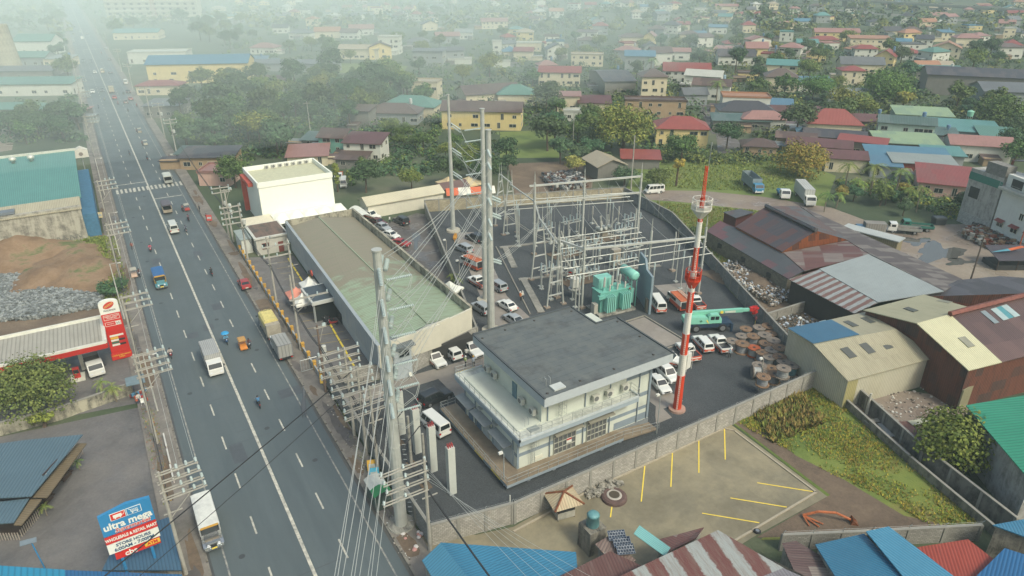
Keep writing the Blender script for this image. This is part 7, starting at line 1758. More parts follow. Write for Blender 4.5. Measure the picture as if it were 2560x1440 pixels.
# ------------------------------------------------ the houses beyond, one thing each
RC = dict(r='8a463f',R='8f4a41',m='664644',p='9a746b',o='a67a5c',k='454548',n='65574f',g='686c6c',G='5a8375',t='5a8a85',T='4f655f',b='527c90',B='54788c',w='b9bcb0',l='8fa57e',s='8c9590',a='a99f86',u='5b4a42')
WC = dict(w='c6c8bb',c='c9c0a2',y='d1bf86',g='8c9391',d='77766e',t='6fa394',m='a9bfae',b='a08a6c',r='8a4034',p='c4a393')
KD = dict(h='hip',g='gable',y='gabley',m='mono',f='flat')
HOUSES = """1205 322 30 10 6.6 -6 g 2.4 n y 2|long yellow two-storey schoolhouse with brown and teal roof behind the poles
1230 258 26 14 4.5 22 g 2.6 n c 1|brown roofed hall with pale skylight behind the yellow schoolhouse
1290 262 16 12 4.5 0 h 3 G c 1|green hipped roof pavilion at the right rear of the yellow schoolhouse
1025 290 22 13 4 -10 h 3 G c 1|green hipped house left of the slim pole top
985 308 20 11 4 -6 h 2.6 n g 1|brown hipped house in front of the green hipped one
900 318 9 9 6 -10 m .6 n d 1|windowless grey block beside the brown hipped house
1065 248 12 10 7 -8 f .3 a c 2|unfinished concrete frame house with ragged flat top among trees
912 402 12 9 5.6 -8 m 1.2 m w 2|white two-storey house with maroon roof behind the white building
838 386 9 9 5.6 -12 g 1.8 u t 2|teal walled house with brown gable roof
772 412 12 11 3 10 m 1 p c 1|low pink-roofed house behind the trees by the white building
880 420 9 7 2.8 -6 m .6 u d 1|dark lean-to roof below the maroon-roofed white house
792 372 9 7 3 -10 m 1 T d 1|small dark green shed left of the teal walled house
505 205 50 18 9 8 g 3.0 b y 2|long school building with blue curved roof and cream buttressed walls
400 158 34 14 6 8 f .5 w w 1|long white-roofed building behind the blue roofed school
402 236 20 10 4 6 h 1.6 r c 1|red roofed shop on the right kerb
415 292 14 14 4.5 6 m .4 g d 1|grey warehouse with white signboard strip facing the avenue
345 98 34 18 5 8 g 2 t c 1|teal roofed warehouse beside the far avenue
630 165 18 12 3.6 10 m .6 B w 1|blue and white walled shed by the long grey roof
735 178 52 9 4 -4 m 1 g g 1|very long low grey roof with open stalls
680 215 14 12 3 0 g 1.4 m d 1|faded maroon arched roof among the dense trees
655 240 18 10 3 6 m 1 g d 1|dark grey shed with a white patch among the dense trees
525 420 16 9 3.5 4 m 1 k b 1|row of dark roofed shacks at the right kerb by the crossing
545 460 9 9 3.4 0 f .3 p p 1|small orange-walled roadside shop stacked with goods
480 408 8 6 3 0 m .8 T d 1|tiny green roofed kiosk by the kerb poles
660 135 17 12 4 -8 h 2.4 p w 1|pinkish hipped house with white walls left of the brown fence
703 83 13 9 4.5 6 g 2 k w 1|dark roofed small white house far up the centre left
752 98 18 11 4.5 -10 h 2.4 g w 1|grey tiled hipped house behind its white fence
820 95 20 12 5 8 g 2.6 o c 1|orange gable roof house in the hazy row
783 72 11 10 8 0 h 1.6 o c 2|cream two-storey house with open balcony in the haze
905 88 20 11 5 10 g 2.6 p w 1|pale brown gable house left of the white tall house
875 98 14 9 5 -8 g 2.2 n w 2|house with dark brown roof and white gable front
975 135 14 11 10 -4 f .4 w w 3|tall white three-storey house in the centre haze
900 148 26 8 6 -6 g 2 a c 1|ruined pale concrete shell with stained long wall
952 148 14 9 7 14 y 2.4 u y 2|yellow gabled house joined to the ruined shell
1072 165 18 12 8 -6 m .4 g g 2|plain grey box house with small windows
1130 158 15 11 7 10 g 1.6 g g 2|grey gabled house behind the plain grey box
1045 122 15 11 4.6 0 h 2.4 g g 1|grey hipped bungalow behind the box house
1120 108 18 11 5 12 g 2.2 p g 1|faded pink roofed house in the middle haze
1236 72 24 12 6 10 g 2.4 p c 2|long cream house with salmon roof in the haze
1160 98 14 10 5 0 g 2 s w 1|pale blue-roofed bungalow in the haze
1075 76 14 10 5 20 y 2.6 k c 1|cream gabled house left of the water tower
1150 160 14 7 2.6 0 f .2 w w 0|white flat carport roof in the open field
1255 168 10 4 3 0 f .3 w w 0|white boundary block with green strip beside palms
1243 138 6 5 8 0 f .3 w w 2|slim white water-house tower with open window
1312 102 15 12 6 -4 h 2.2 a y 2|cream two-storey hipped house with wide tan roof
1322 128 20 10 5 -4 f .4 w c 1|long cream flat-roofed block at mid left of the village
1308 150 14 10 5 -6 m 1.4 r c 1|red lean-to roof with ochre patch
1392 148 15 11 6 8 y 2.8 g w 2|grey gabled house with arched white window
1467 165 22 11 6 -6 f .4 a c 2|unfinished cream block with reinforcing stubs on its flat roof
1398 214 24 9 6.2 -6 m 1.6 R c 2|row of cream two-storey apartments under one red roof
1540 232 17 42 6 6 g 2.0 k d 1|long dark roofed warehouse with pale green near end
1580 110 22 12 4.6 0 h 2.4 n c 1|brown hipped villa beside the yellow gable
1622 112 9 12 6 -20 y 2.4 p y 1|bright yellow gable end with salmon roof
1597 178 19 12 8 -8 g 2.2 b g 2|grey three-bay house with blue gabled roof
1650 168 14 12 8 4 g 2.4 n w 2|white walled house with brown roof beside the blue gable
1692 150 18 9 5 -8 g 1.6 p w 1|salmon roofed row house behind the palms
1714 208 27 14 6 -8 g 3 r w 2|large white house with broad brick red roof
1630 252 13 12 10 0 h 2.6 n c 3|square three-storey house with brown hipped roof and balconies
1755 222 20 12 6 -24 g 2 w w 1|white sheet roofed hall right of the brick red roof
1775 248 19 13 6 -20 g 2 u w 1|white walled hall with dark brown roof
1735 262 12 9 4.5 6 g 2 g g 1|small grey house with square window before the halls
1860 282 22 12 6 -10 f .6 o w 1|cream flat-topped building with tan and blue roof deck
1420 278 11 8 6 -4 m .6 p c 2|cream two-storey house with salmon strip roof at the meadow
1485 282 15 9 4 -4 m 1.4 m c 1|maroon roofed annex right of the salmon strip house
1447 302 14 6 3.4 -4 f .4 w w 1|white garage block with three openings below the apartments
1635 292 28 9 6 -6 f .3 u b 2|dark unfinished concrete frame with steel rods
1700 366 20 13 6 -6 h 2.8 R y 2|yellow louvred house under a bright red hipped roof
1520 445 10 12 4 18 y 1.6 a d 0|cream gabled carport roof by the metal scrap
1600 420 13 8 3 -6 m .8 R d 0|flat red sheet roof shed at the edge of the meadow
1862 308 24 13 4.6 -6 h 2.8 k w 1|wide dark grey hipped roof bungalow
1905 325 18 9 4 -6 h 2.2 p w 1|salmon hipped porch roof beside the green strip
1850 325 24 7 3.4 -6 m 1.2 T d 1|long dark green strip roof below the grey hip
1838 162 25 13 5 -6 g 3 k w 1|black roofed house with two white dormers
1888 150 15 12 7 -8 g 2.8 p y 2|yellow villa with tall pink roof at the palm row
1707 76 13 10 5 -4 g 2 r c 1|deep red roofed house in the far middle
1815 32 30 10 7 -6 g 2 p c 2|long pink roofed apartment building far up
1793 84 17 11 5 -10 g 1.6 b w 1|white house under a broad blue roof
1722 104 17 11 5 -4 h 2.2 n c 1|brown hipped bungalow with a row of dark windows
1870 82 13 11 6 0 h 2.6 r c 1|brick red pyramid roof house far right of centre
1903 48 20 9 5 -8 h 2.2 R w 1|scarlet low hipped roof pair far up
1895 388 12 9 3 -10 h 1.6 u b 1|rusty hipped shack by the lane trees
2088 104 38 11 6.6 -8 g 2.2 p y 2|long yellow row house with dusty red roof
2170 122 31 12 6.6 -10 m 1 o c 2|long row house under a tan flat roof
2060 116 22 10 4.4 -6 h 2 r c 1|deep red low roof in front of the yellow row
2003 68 16 11 5 -4 g 2 b w 1|white bungalow with grey blue roof and porch
1938 50 14 10 6 -4 h 2 n w 2|white two-storey house with grey brown hip, far upper right
1985 36 13 9 6 -6 h 2 p w 2|twin balconied white house beneath the far flyover
2295 68 15 11 5 -14 g 2 t w 1|teal roofed white house below the flyover
2345 52 18 11 5 -8 g 2.4 p c 1|pink roofed villa nearest the flyover
2015 126 16 10 5 -8 g 1.8 t w 1|mint walled house with teal patch roof
2038 156 13 10 5 -20 y 2.4 o y 1|yellow gable house with orange roof beside the big tree
2150 184 26 13 5 -10 g 3 g c 1|grey tiled roof house with two dark dormers
2208 168 12 14 6 -34 y 3 R y 2|steep red gabled yellow house behind the dormer roof
2160 148 16 9 6 -8 h 1.8 r w 2|white two-storey house with small red hip
2272 136 20 12 6 -6 f .4 g w 2|white house with pillars and flat grey roof
2362 145 18 15 6 -30 y 3.2 o c 2|tall gabled cream house with orange red roof
2415 118 20 12 6 -10 h 2.4 p c 1|brown roofed large villa at upper right
1948 228 17 13 6.4 -14 h 3 n c 2|cream villa under a tall brown hipped roof
2033 228 17 9 4.4 -8 m 1 B w 0|bare white wall building with a blue roof edge
2128 258 24 12 4 -10 h 1.6 s g 1|weathered silver hipped shed among the palms
2345 198 28 13 4 -10 m 1.4 G d 1|long teal and pink roofed market shed
2460 240 52 20 8.5 -20 g 2.4 k d 0|huge dark concrete warehouse with sloping black roof
2525 272 30 20 7 -12 g 2.4 g g 0|wide grey roofs at the right edge behind the trees
2518 96 10 8 7 -12 f .4 w c 2|pale ruin with open frames at the far right
2078 342 21 13 4.6 -12 h 4 R c 1|bright red many-sided roof house
2255 358 20 9 6.6 -22 g 1.6 T m 2|mint green two-storey house with streaked grey roof
2300 322 22 13 5 -16 m 1 l m 1|light green sheet roof directly behind the mint house
2172 325 14 10 3.4 -10 g 1.6 m d 1|maroon roofed shelter with a car beneath
2400 355 26 18 4 -20 m 1 t g 1|wide turquoise sheet roof with red ridge strip
2335 366 14 10 4 -20 m .8 T g 1|dark green roof left of the turquoise one
2262 392 22 13 4.4 -14 m 1 l d 1|broad pale green flat roof with bright edge
2080 372 22 12 4 -20 g 1.4 k b 1|dark roof with scattered stones on it
2042 392 22 10 3.6 -22 g 1.4 m b 1|long rust brown gabled roof below the dark one
2148 390 16 5 4.4 -32 m .8 R d 1|narrow red strip roof running downhill
2108 428 13 9 4 -14 g 1.4 m a 1|small brown gabled barn near the yellow tree
2262 425 26 10 4 -14 m 1 b r 1|long blue green roof over brick walls
2300 442 19 9 4 -14 m .7 s r 1|grey green sheet roof on a brick red wall
2352 420 12 9 4 -14 m .8 t g 1|short turquoise roof above the brick wall
2208 442 9 9 3.4 -20 m .8 B g 1|little bright blue roof shack by the palms
2378 490 20 16 3.4 -24 m 1.6 r p 1|wide faded red roof right of the palm grove
2440 402 20 11 5 -16 g 1.8 p w 1|white house with dusty pink roof behind the bare block building
2485 370 12 12 4 -20 m 1 G g 1|dark teal roof at the right edge above the pink one
2002 302 27 9 3.6 -8 g 1.4 m d 1|long brown and pale green roof above the bright red roof
1935 285 15 11 3.6 -18 m 1 B c 1|blue sheet roof house at the tree line
2028 362 11 8 3.4 -14 m .6 B b 1|small blue roof tucked below the bright red house
1985 372 14 8 3.6 -20 g 1.2 u b 1|brown ridged roof left of the stony dark roof
2120 200 12 8 4 -10 m .8 r c 1|red porch roof below the dormer house
95 135 24 16 8 4 g 3.4 G w 1|large green gabled warehouse behind the silo
65 165 28 12 5 0 g 2.4 G g 1|lower green roof in front of the silo warehouse
45 200 40 12 4.6 4 g 1.6 g d 1|long grey brown roof left of the avenue
70 238 44 11 5 4 m 1.4 G w 2|cream walled office row with green roof left of the avenue
45 295 24 10 3.6 2 h 1.6 G d 1|low green hipped shed by the white fence, left edge
150 165 16 10 4 4 m 1 s c 1|small pale roofed house behind the roadside poles on the left
175 305 12 9 3.4 0 m .8 p d 1|tiny pinkish roof among the left trees"""
def pj(x,y):                                  # for keeping things apart only
    pass
OCC = []
for ln in HOUSES.split('\n'):
    a,lab = ln.split('|');px,py,w,d,h,an,kd,ri,rc_,wc_,fl_ = a.split()
    q = P(float(px),float(py));w,d,h = float(w),float(d),float(h);rz = rad(-31+float(an));k_ = .8 if float(px) > 1300 and float(px) != 2460 else .92;w *= k_;d *= k_
    back = Vector((-math.sin(rz),math.cos(rz),0))*d*.5;q = q+back*.6
    dirt = .4 if rc_ in 'mnukrgRp' else .25
    house('unfinished_building' if 'unfinished' in lab else 'warehouse' if 'warehouse' in lab else 'shed' if ('shed' in lab or 'shack' in lab) else 'house',lab,'house' if 'house' in lab or 'villa' in lab else 'building',q.x,q.y,w,d,h,rz,KD[kd],float(ri),.6 if kd != 'f' else .2,wall(WC.get(wc_,WC['c']),.3),roofm(RC[rc_],dirt=dirt,pitch=.45 if q.length > 250 else .3,patch={'m': '5a4038','u': '6d5a50','k': '55504e','r': '7d4a42','n': '5a4a45','g': '5f6262','l': '7d9478','T': '5a6a66'}.get(rc_) if kd != 'h' else None,pw=2,pl=3.5),2 if int(fl_) else 0,max(1,int(fl_)),group='houses beyond the substation' if q.length > 200 else None)
    OCC.append((q.x,q.y,max(w,d)*.56))
# dormers, the black roof and the grey tiled roof; curved blue roof ends
# far houses up to the haze
rr = random.Random(11);kinds = 'hhgghyfm';far_n = {'R': 'scarlet','r': 'brick red','p': 'salmon','n': 'brown','g': 'grey','G': 'green','t': 'teal','w': 'white','b': 'blue','o': 'orange','a': 'tan','k': 'dark'}
wn = {'w': 'white','c': 'cream','y': 'yellow','g': 'grey'};kn = {'h': 'hipped','g': 'gabled','y': 'gable-fronted','f': 'flat','m': 'lean-to'}
cnt = 0
for tr_ in range(6000):
    if cnt >= 190: break
    px,py = rr.uniform(500,2640),rr.choice((rr.uniform(-8,60),rr.uniform(20,150),rr.uniform(10,210)))
    if py > 60 and px < 1250: continue
    q = P(px,py);w,d = rr.uniform(8,15),rr.uniform(7,11)
    if any((q.x-a)**2+(q.y-b)**2 < (c+w*.62)**2 for a,b,c in OCC): continue
    if abs(py-(px-1830)*62/730) < 9 and px > 1700: continue
    k = rr.choice(kinds);rc_ = rr.choice('RrppnngggGtwbokkra');wc_ = rr.choice('wwccyg');h = rr.choice((3.4,4,6.2,6.5))
    house('house','%s house with %s %s roof in the far village' % (wn[wc_],far_n[rc_],kn[k]),'house',q.x,q.y,w,d,h,rad(-31+rr.uniform(-30,25)),KD[k],rr.uniform(1.6,2.8) if k != 'm' else 1,.6 if k != 'f' else .2,wall(WC[wc_],.3),roofm(RC[rc_],dirt=.15,pitch=.6),1,2 if h > 5 else 1,group='houses of the far village')
    OCC.append((q.x,q.y,w*.6));cnt += 1
# far hotel with frames, silo, water tower, flyover, telecom lattice
q = P(385,52);r = root('hotel_block','long pale concrete five-storey building in the haze at the top left','building',q,rad(-25));m = MB();m.b0(-42,0,0,42,14,22);m.build('wall',wall('b9b6a2',.3),r)
m = MB();m.b0(-43,-1,22,43,15,22.8);m.build('roof',flat('a8806c'),r)
for f_ in range(5):
    m = MB();m.b0(-42,-1.4,f_*4.3+3.6,42,0,f_*4.3+4.1);m.build('balcony',flat('a9a594'),r)
    for i in range(12): o = win_mesh(r,2.6,1.8,3);o.location = (-38.5+i*7,-.02,f_*4.3+2.1)
q = P(22,176);r = root('silo','tall tapering concrete silo at the left edge','silo',q);m = MB();m.tube((0,0,0),(0,0,23),7,5.2,20);m.build('body',grimy('a59e86','7d7662'),r)
q = P(1134,48);r = root('water_tower','small white water tower on legs in the centre haze','water tower',q);m = MB();m.lathe((0,0,14),(0,0,20),[(0,2),(.1,4),(.8,4.2),(1,.5)],14);m.build('tank',flat('b9bdb2'),r)
for x in (-3,3):
    for y in (-3,3): m = MB();m.tube((x,y,0),(x*.9,y*.9,14.5),.3,n=5);m.build('leg',flat('a5a89c'),r)
for px,py,l_ in ((388,52,'red and white'),(452,50,'white')):
    q = P(px,py);r = root('lattice_mast',l_+' lattice mast in front of the far concrete building','mast',q);m = MB()
    for x,y in ((-2,-2),(2,-2),(2,2),(-2,2)): m.tube((x,y,0),(x*.4,y*.4,34),.2,n=4)
    for k in range(10): s = 2-1.6*.1*k*.75;z = k*3.4;m.tube((-s,-s,z),(s*.95,-s,z+3.4),.13,n=4);m.tube((s,-s,z),(-s*.95,-s,z+3.4),.13,n=4);m.tube((-s,-s,z),(s,-s,z),.13,n=4)
    m.build('lattice',flat('b98a7c' if 'red' in l_ else 'c3c4ba'),r)
a,b = P(1790,-6),P(2620,52);r = root('flyover','long pale concrete elevated highway crossing the far right','bridge',a);d = b-a;L = d.length;an = math.atan2(d.y,d.x)
m = MB();m.box(d/2+Vector((0,0,7.2)),(L,11,1.4),0,an);m.build('deck',flat('9c9d8f',.9,var=.2),r)
nn = Vector((-d.y,d.x,0)).normalized()
for s in (-1,1): m = MB();m.box(d/2+nn*s*5.4+Vector((0,0,8.5)),(L,.3,1.2),0,an);m.build('parapet',flat('a8a798',.9),r)
for k in range(15): p = d*(k+.5)/15;m = MB();m.box(p+Vector((0,0,3.2)),(1.6,7,6.5),0,an);m.build('pier',flat('8f9084',.9),r)
# ------------------------------------------------ trees and undergrowth
def leaf_blob(m,c,rx,rz,n,s,rr,mi=0,up=.35):
    for _ in range(n):
        while True:
            v = Vector((rr.uniform(-1,1),rr.uniform(-1,1),rr.uniform(-.75,1)))
            if .1 < v.length < 1: break
        d = v.normalized();k = rr.uniform(.55,1.08);p = c+Vector((d.x*rx*k,d.y*rx*k,d.z*rz*k))
        nrm = (d*.9+Vector((rr.uniform(-.7,.7),rr.uniform(-.7,.7),rr.uniform(-.3,.7)+up))).normalized()
        a = nrm.orthogonal().normalized();a = Matrix.Rotation(rr.uniform(0,6.3),3,nrm) @ a;b = nrm.cross(a);e = s*rr.uniform(.6,1.3)
        m.poly([p-a*e*.5-b*e*.2,p-b*e*.45+a*e*.1,p+a*e*.55,p+b*e*.45],mi)
LM = [leafm('40552b','5d743a'),leafm('33472a','48603a'),leafm('52682f','787f3a'),leafm('395336','4f6c48'),leafm('6d7434','8f8a3c')]
bark = flat('5a4b3c',.95,var=.3)
def tree(seed,R,H,mat,nb=16,nl=150,s=.55,name='tree',flatn=.62,trunk=.28,spread=.62):
    rr = random.Random(seed);r = root(name,'','tree');ALL.remove(r);m = MB();t = MB();th = H-R*flatn*1.25
    t.tube((0,0,0),(rr.uniform(-.3,.3),rr.uniform(-.3,.3),th),trunk,trunk*.65,7)
    for i in range(nb):
        an = rr.uniform(0,6.28);q = math.sqrt(rr.random())*R*spread;b = rr.uniform(.28,.5)*R
        z = th+rr.uniform(-.1,.95)*R*flatn*(1-.5*(q/R)**2);c = Vector((math.cos(an)*q,math.sin(an)*q,z))
        if i < 6: t.tube((0,0,th*.85),c,trunk*.4,trunk*.12,5)
        leaf_blob(m,c,b,b*.72,nl,s,rr)
    t.build('trunk',bark,r);m.build('crown',mat,r);return r
protos = [Proto(tree(1,4.6,8.5,LM[0])),Proto(tree(2,5.2,9.5,LM[1])),Proto(tree(3,4.2,8,LM[3])),Proto(tree(4,5.4,8.6,LM[2],flatn=.5)),Proto(tree(5,4.0,10,LM[1],flatn=.85)),Proto(tree(6,3.4,6.2,LM[4]))]
def addtree(k,px,py,sc_,label,group,rot=0.0,zs=1.0):
    p = protos[k];q = P(px,py)
    o = p.put(q,rot,label,group,(sc_,sc_,sc_*zs));
    if o not in ALL: ALL.append(o)
    o['label'] = label;return o
def palm(seed,H,label_mat,n=13,L=3.0):
    rr = random.Random(seed);r = root('palm_tree','','palm tree');ALL.remove(r);t = MB();t.tube((0,0,0),(.3,.1,H),.2,.14,7);t.build('trunk',flat('7d7462',.95),r);m = MB()
    for i in range(n):
        an = 2*PI*i/n+rr.uniform(-.2,.2);el = rr.uniform(-.1,.8);pts = []
        for k in range(7): u = k/6;pts.append(Vector((.3+math.cos(an)*L*u*math.cos(el*(1-u)),.1+math.sin(an)*L*u*math.cos(el*(1-u)),H+L*(math.sin(el)*u-.75*u*u))))
        sd_ = Vector((-math.sin(an),math.cos(an),0))
        for k in range(6):
            for s in (-1,1):
                for j in range(2):
                    p = pts[k].lerp(pts[k+1],j/2);e = .75*(1-abs(k/6-.4));m.poly([p,p+(pts[k+1]-pts[k])*.35,p+sd_*s*e+Vector((0,0,-.35*e))+(pts[k+1]-pts[k])*.5])
    m.build('fronds',label_mat,r);return r
palms = [Proto(palm(1,6.5,leafm('4f6a34','74853f'))),Proto(palm(2,4.5,leafm('5f7a38','8a9446'),11,2.6))]
def addpalm(k,px,py,s,label,group=None):
    o = palms[k].put(P(px,py),px*.7,label,group,s)
    if o not in ALL: ALL.append(o)
# named single trees
mk = lambda nm,*a,**k: nm
def single(name,seed,px,py,R,H,mat,label,**k):
    o = tree(seed,R,H,mat,name=name,**k);o.location = P(px,py);tag(o,label,'tree');OCC.append((o.location.x,o.location.y,R*.8));return o
single('broadleaf_tree',21,1558,382,10.5,15,leafm('5a6a2c','8a8440'),'huge spreading tree with yellowish crown in front of the yellow louvred house',nb=34,nl=230,s=.55,flatn=.6,trunk=.6)
single('broadleaf_tree',22,92,1042,6.0,7.8,leafm('4b5b2b','6f783a'),'big feathery tree overhanging the petrol station wall',nb=30,nl=330,s=.3,flatn=.55,trunk=.35)
single('shrub',23,112,1068,1.7,2.4,leafm('7a8a3a','8f9a45'),'yellow green bush below the feathery tree',nb=7,nl=120,s=.22)
single('broadleaf_tree',24,2380,1150,5.4,6.8,leafm('4a6428','6f8236'),'dense dark green tree between the junk yard and green roof',nb=26,nl=260,s=.38,flatn=.7)
single('broadleaf_tree',25,2000,440,8.0,9.5,leafm('66742c','9a8f38'),'yellow tinged wide tree above the parked trailer lorry',nb=26,nl=200,s=.5)
single('broadleaf_tree',26,2210,262,13,13,leafm('44602e','66803c'),'very wide flat-crowned green tree beside the silver shed',nb=36,nl=210,s=.7,flatn=.45)
single('broadleaf_tree',27,1702,410,5.2,9,LM[0],'round green tree before the yellow louvred house',nb=18,nl=200,s=.45)
single('broadleaf_tree',28,1815,378,5.6,8.5,LM[1],'dark umbrella-shaped tree over the wet lane',nb=18,nl=170,s=.5,flatn=.45)
single('broadleaf_tree',29,1690,465,2.4,7.5,leafm('8a8436','a59a3f'),'thin yellow leaved tree with a bare trunk on the meadow',nb=7,nl=110,s=.35)
single('broadleaf_tree',30,2030,250,9,10,leafm('46622f','68803c'),'flat layered green tree left of the silver shed',nb=26,nl=200,s=.6,flatn=.45)
single('broadleaf_tree',31,2490,322,9,12,LM[0],'bulky yellow-green tree mass at the right edge',nb=26,nl=200,s=.6)
single('broadleaf_tree',32,2540,395,7,9,LM[3],'rounded tree above the bare block building roof',nb=20,nl=200,s=.5)
single('broadleaf_tree',33,2418,540,4,6.5,LM[1],'dark tree touching the bare block building',nb=14,nl=180,s=.45)
single('broadleaf_tree',34,590,470,5.5,9,LM[0],'leafy green tree left of the white building',nb=18,nl=190,s=.45)
single('broadleaf_tree',35,10,605,4.2,4.6,LM[3],'round bush-like tree against the stained warehouse wall',nb=14,nl=190,s=.4)
single('broadleaf_tree',36,285,742,2.6,3.6,LM[3],'small dense tree behind the petrol price pylon',nb=10,nl=160,s=.3)
single('broadleaf_tree',37,1440,440,3.5,6,leafm('7d8440','979a50'),'yellowish small tree beside the scrap heap',nb=10,nl=140,s=.4)
single('broadleaf_tree',38,1560,465,4,5,LM[3],'low wide shade tree beside the cream carport',nb=12,nl=170,s=.4,flatn=.4)
single('broadleaf_tree',39,1640,470,4.4,5.4,LM[0],'bushy tree left of the parked white van',nb=14,nl=170,s=.4)
single('shrub',40,1730,590,1.8,2.2,LM[1],'dark low bush on the grassy bank by the mast',nb=7,nl=120,s=.3)
for k,(px,py,s) in enumerate(((845,480,7.0),(1075,255,7))):
    o = tree(50+k,1.5,9,leafm('6d7a34','8a8a3e'),nb=18,nl=110,s=.3,name='columnar_tree',flatn=3.4,spread=.3);o.location = P(px,py);tag(o,'narrow column-shaped tree '+('beside the white building' if k == 0 else 'by the unfinished concrete house'),'tree')
for k,(px,py,s) in enumerate(((2110,480,1.1),(2140,495,1),(2175,490,1.2),(2200,510,1),(2235,500,1.15),(2265,515,.95),(2290,530,.9),(2090,520,.8),(2145,290,1.3),(2125,300,1.2),(1625,195,1.4),(1655,198,1.4),(1790,262,1.4),(2548,600,.8),(2060,530,.7))): addpalm(k % 2,px,py,s,'coconut palm %s' % ('growing in the grove beside the muddy yard' if k < 8 else ['left behind the silver hipped shed','left of the silver hipped shed','in front of the silver hipped shed','left in the palm row by the blue gable','right in the palm row by the blue gable','beside the cream flat-topped building','against the white apartment block','low at the edge of the dirt road'][k-8]),'palms of the grove' if k < 8 else None)
for k,(px,py,s,l_) in enumerate(((1020,868,.62,'shaggy palm behind the guard house'),(1130,715,.5,'small palm in front of the white tent'),(1145,722,.45,'lower palm beside the white tent'),(292,1005,.55,'banana plant with long leaves by the roadside wall'),(262,990,.5,'smaller banana plant under the feathery tree'),(200,1175,.3,'potted palm at the restaurant fence'),(118,1290,.3,'potted palm by the lower restaurant eaves'))): addpalm(1,px,py,s,l_)
for k,(px,py) in enumerate(((805,792),(829,783))):
    o = tree(60+k,.8,1.1,leafm('7a7f30','8f8f38'),nb=5,nl=60,s=.16,name='shrub',trunk=.06);o.location = P(px,py);tag(o,'round clipped shrub by the showroom porch, %s of two' % ('left','right')[k],'shrub','clipped shrubs by the porch')
# scattered groups of trees, each tree its own thing
def scatter(pts,n_,ks,smin,smax,label,group,seed,mind=5.0,zs=1.0):
    rr = random.Random(seed);c = 0;xs = [p[0] for p in pts];ys_ = [p[1] for p in pts];pl = [Vector((*p,0)) for p in pts];put_ = []
    for _ in range(n_*40):
        if c >= n_: break
        x,y = rr.uniform(min(xs),max(xs)),rr.uniform(min(ys_),max(ys_))
        if not inpoly(x,y,pl): continue
        q = P(x,y);s = rr.uniform(smin,smax)
        if any((q.x-a)**2+(q.y-b)**2 < (r_+1.2*s)**2 for a,b,r_ in OCC): continue
        if any((q.x-a)**2+(q.y-b)**2 < (mind*s)**2 for a,b in put_): continue
        if -4 < q.x < 22: continue
        put_.append((q.x,q.y));k = rr.choice(ks);y0,y1 = min(ys_),max(ys_);row = ('far','middle','near')[min(2,int(3*(y-y0)/(y1-y0)))]
        addtree(k,x,y,s,'%s tree, %s part of %s' % (('mid green','dark green','grey green','olive','tall dark','yellowish')[k],row,label),group,rr.uniform(0,6),zs);c += 1
scatter([(450,215),(620,190),(800,185),(1020,200),(1100,300),(900,330),(720,345),(700,400),(600,385),(455,400)],84,(0,1,2,0,3,4),.8,1.5,'the dense wood behind the white building','dense wood behind the white building',1,5.2)
scatter([(980,330),(1110,330),(1300,420),(1290,460),(1100,500),(870,490),(830,430),(960,420)],20,(0,3,1,5),.6,1.0,'the strip between cream shed and schoolhouse','trees behind the rear car park',2)
scatter([(1330,250),(1480,300),(1480,420),(1340,440),(1380,330)],13,(0,1,2),.8,1.3,'the clump beside the schoolhouse meadow','trees beside the meadow',3)
scatter([(20,300),(215,280),(235,370),(230,430),(190,360),(30,370)],16,(0,1,2),.8,1.3,'the wood behind the green roofed warehouse','trees left of the avenue',4)
scatter([(2080,470),(2300,500),(2350,545),(2250,545),(2100,520)],9,(0,1,2,5),.45,.7,'the palm grove by the muddy yard','trees of the palm grove',14,3)
scatter([(-10,20),(160,20),(185,300),(130,250),(130,100),(-10,60)],16,(0,1,2),1,1.5,'the hazy greenery at upper left','trees at the hazy upper left',5)
scatter([(235,40),(560,60),(650,120),(600,130),(450,110),(300,110),(250,70)],16,(1,2,0),1,1.6,'the greenery before the far concrete building','trees before the far concrete building',6)
scatter([(560,60),(1290,20),(1290,240),(1100,200),(870,170),(640,120)],34,(0,1,2,3),.8,1.4,'the upper centre greenery between houses','trees at upper centre',7)
scatter([(1290,10),(1900,10),(1950,340),(1640,330),(1290,250)],44,(0,1,2,3,4),.7,1.35,'the village greenery right of centre','village trees right of centre',8,6)
scatter([(1900,10),(2570,60),(2570,420),(2050,430),(1900,330)],48,(0,1,2,3,5),.7,1.4,'the village greenery at the right','village trees at the right',9,6)
# far woods and low undergrowth: nobody could count them
def mass(name,label,n_,rng,smin,smax,hmul,nl,ls,seed,mat,cond):
    rr = random.Random(seed);m = MB();c = 0
    for _ in range(n_*20):
        if c >= n_: break
        x,y = rr.uniform(*rng[0]),rr.uniform(*rng[1]);q = P(x,y)
        if not cond(x,y,q) or -4 < q.x < 22 or any((q.x-a)**2+(q.y-b)**2 < (r_*.86)**2 for a,b,r_ in OCC): continue
        s = rr.uniform(smin,smax);leaf_blob(m,Vector((q.x,q.y,s*hmul*.4)),s,s*hmul,nl,ls,rr,rr.randrange(len(mat)));c += 1
    o = m.build(name,mat);tag(o,label,'vegetation',kind='stuff')
mass('far_treeline','hazy far-off woods filling the spaces at the top of the view',620,((-60,2620),(-25,80)),5,10,.9,42,3.0,1,LM[:4],lambda x,y,q: True)
mass('undergrowth','low scrub and bushes filling the gaps between village houses',1500,((560,2600),(70,400)),1.5,3.6,.7,36,1.0,2,LM[:4],lambda x,y,q: not (y > 320 and x < 1350) and not (1230 < x < 1410 and y > 320) and not (810 < x < 1030 and 150 < y < 192) and not (1750 < x < 1880 and y > 250))
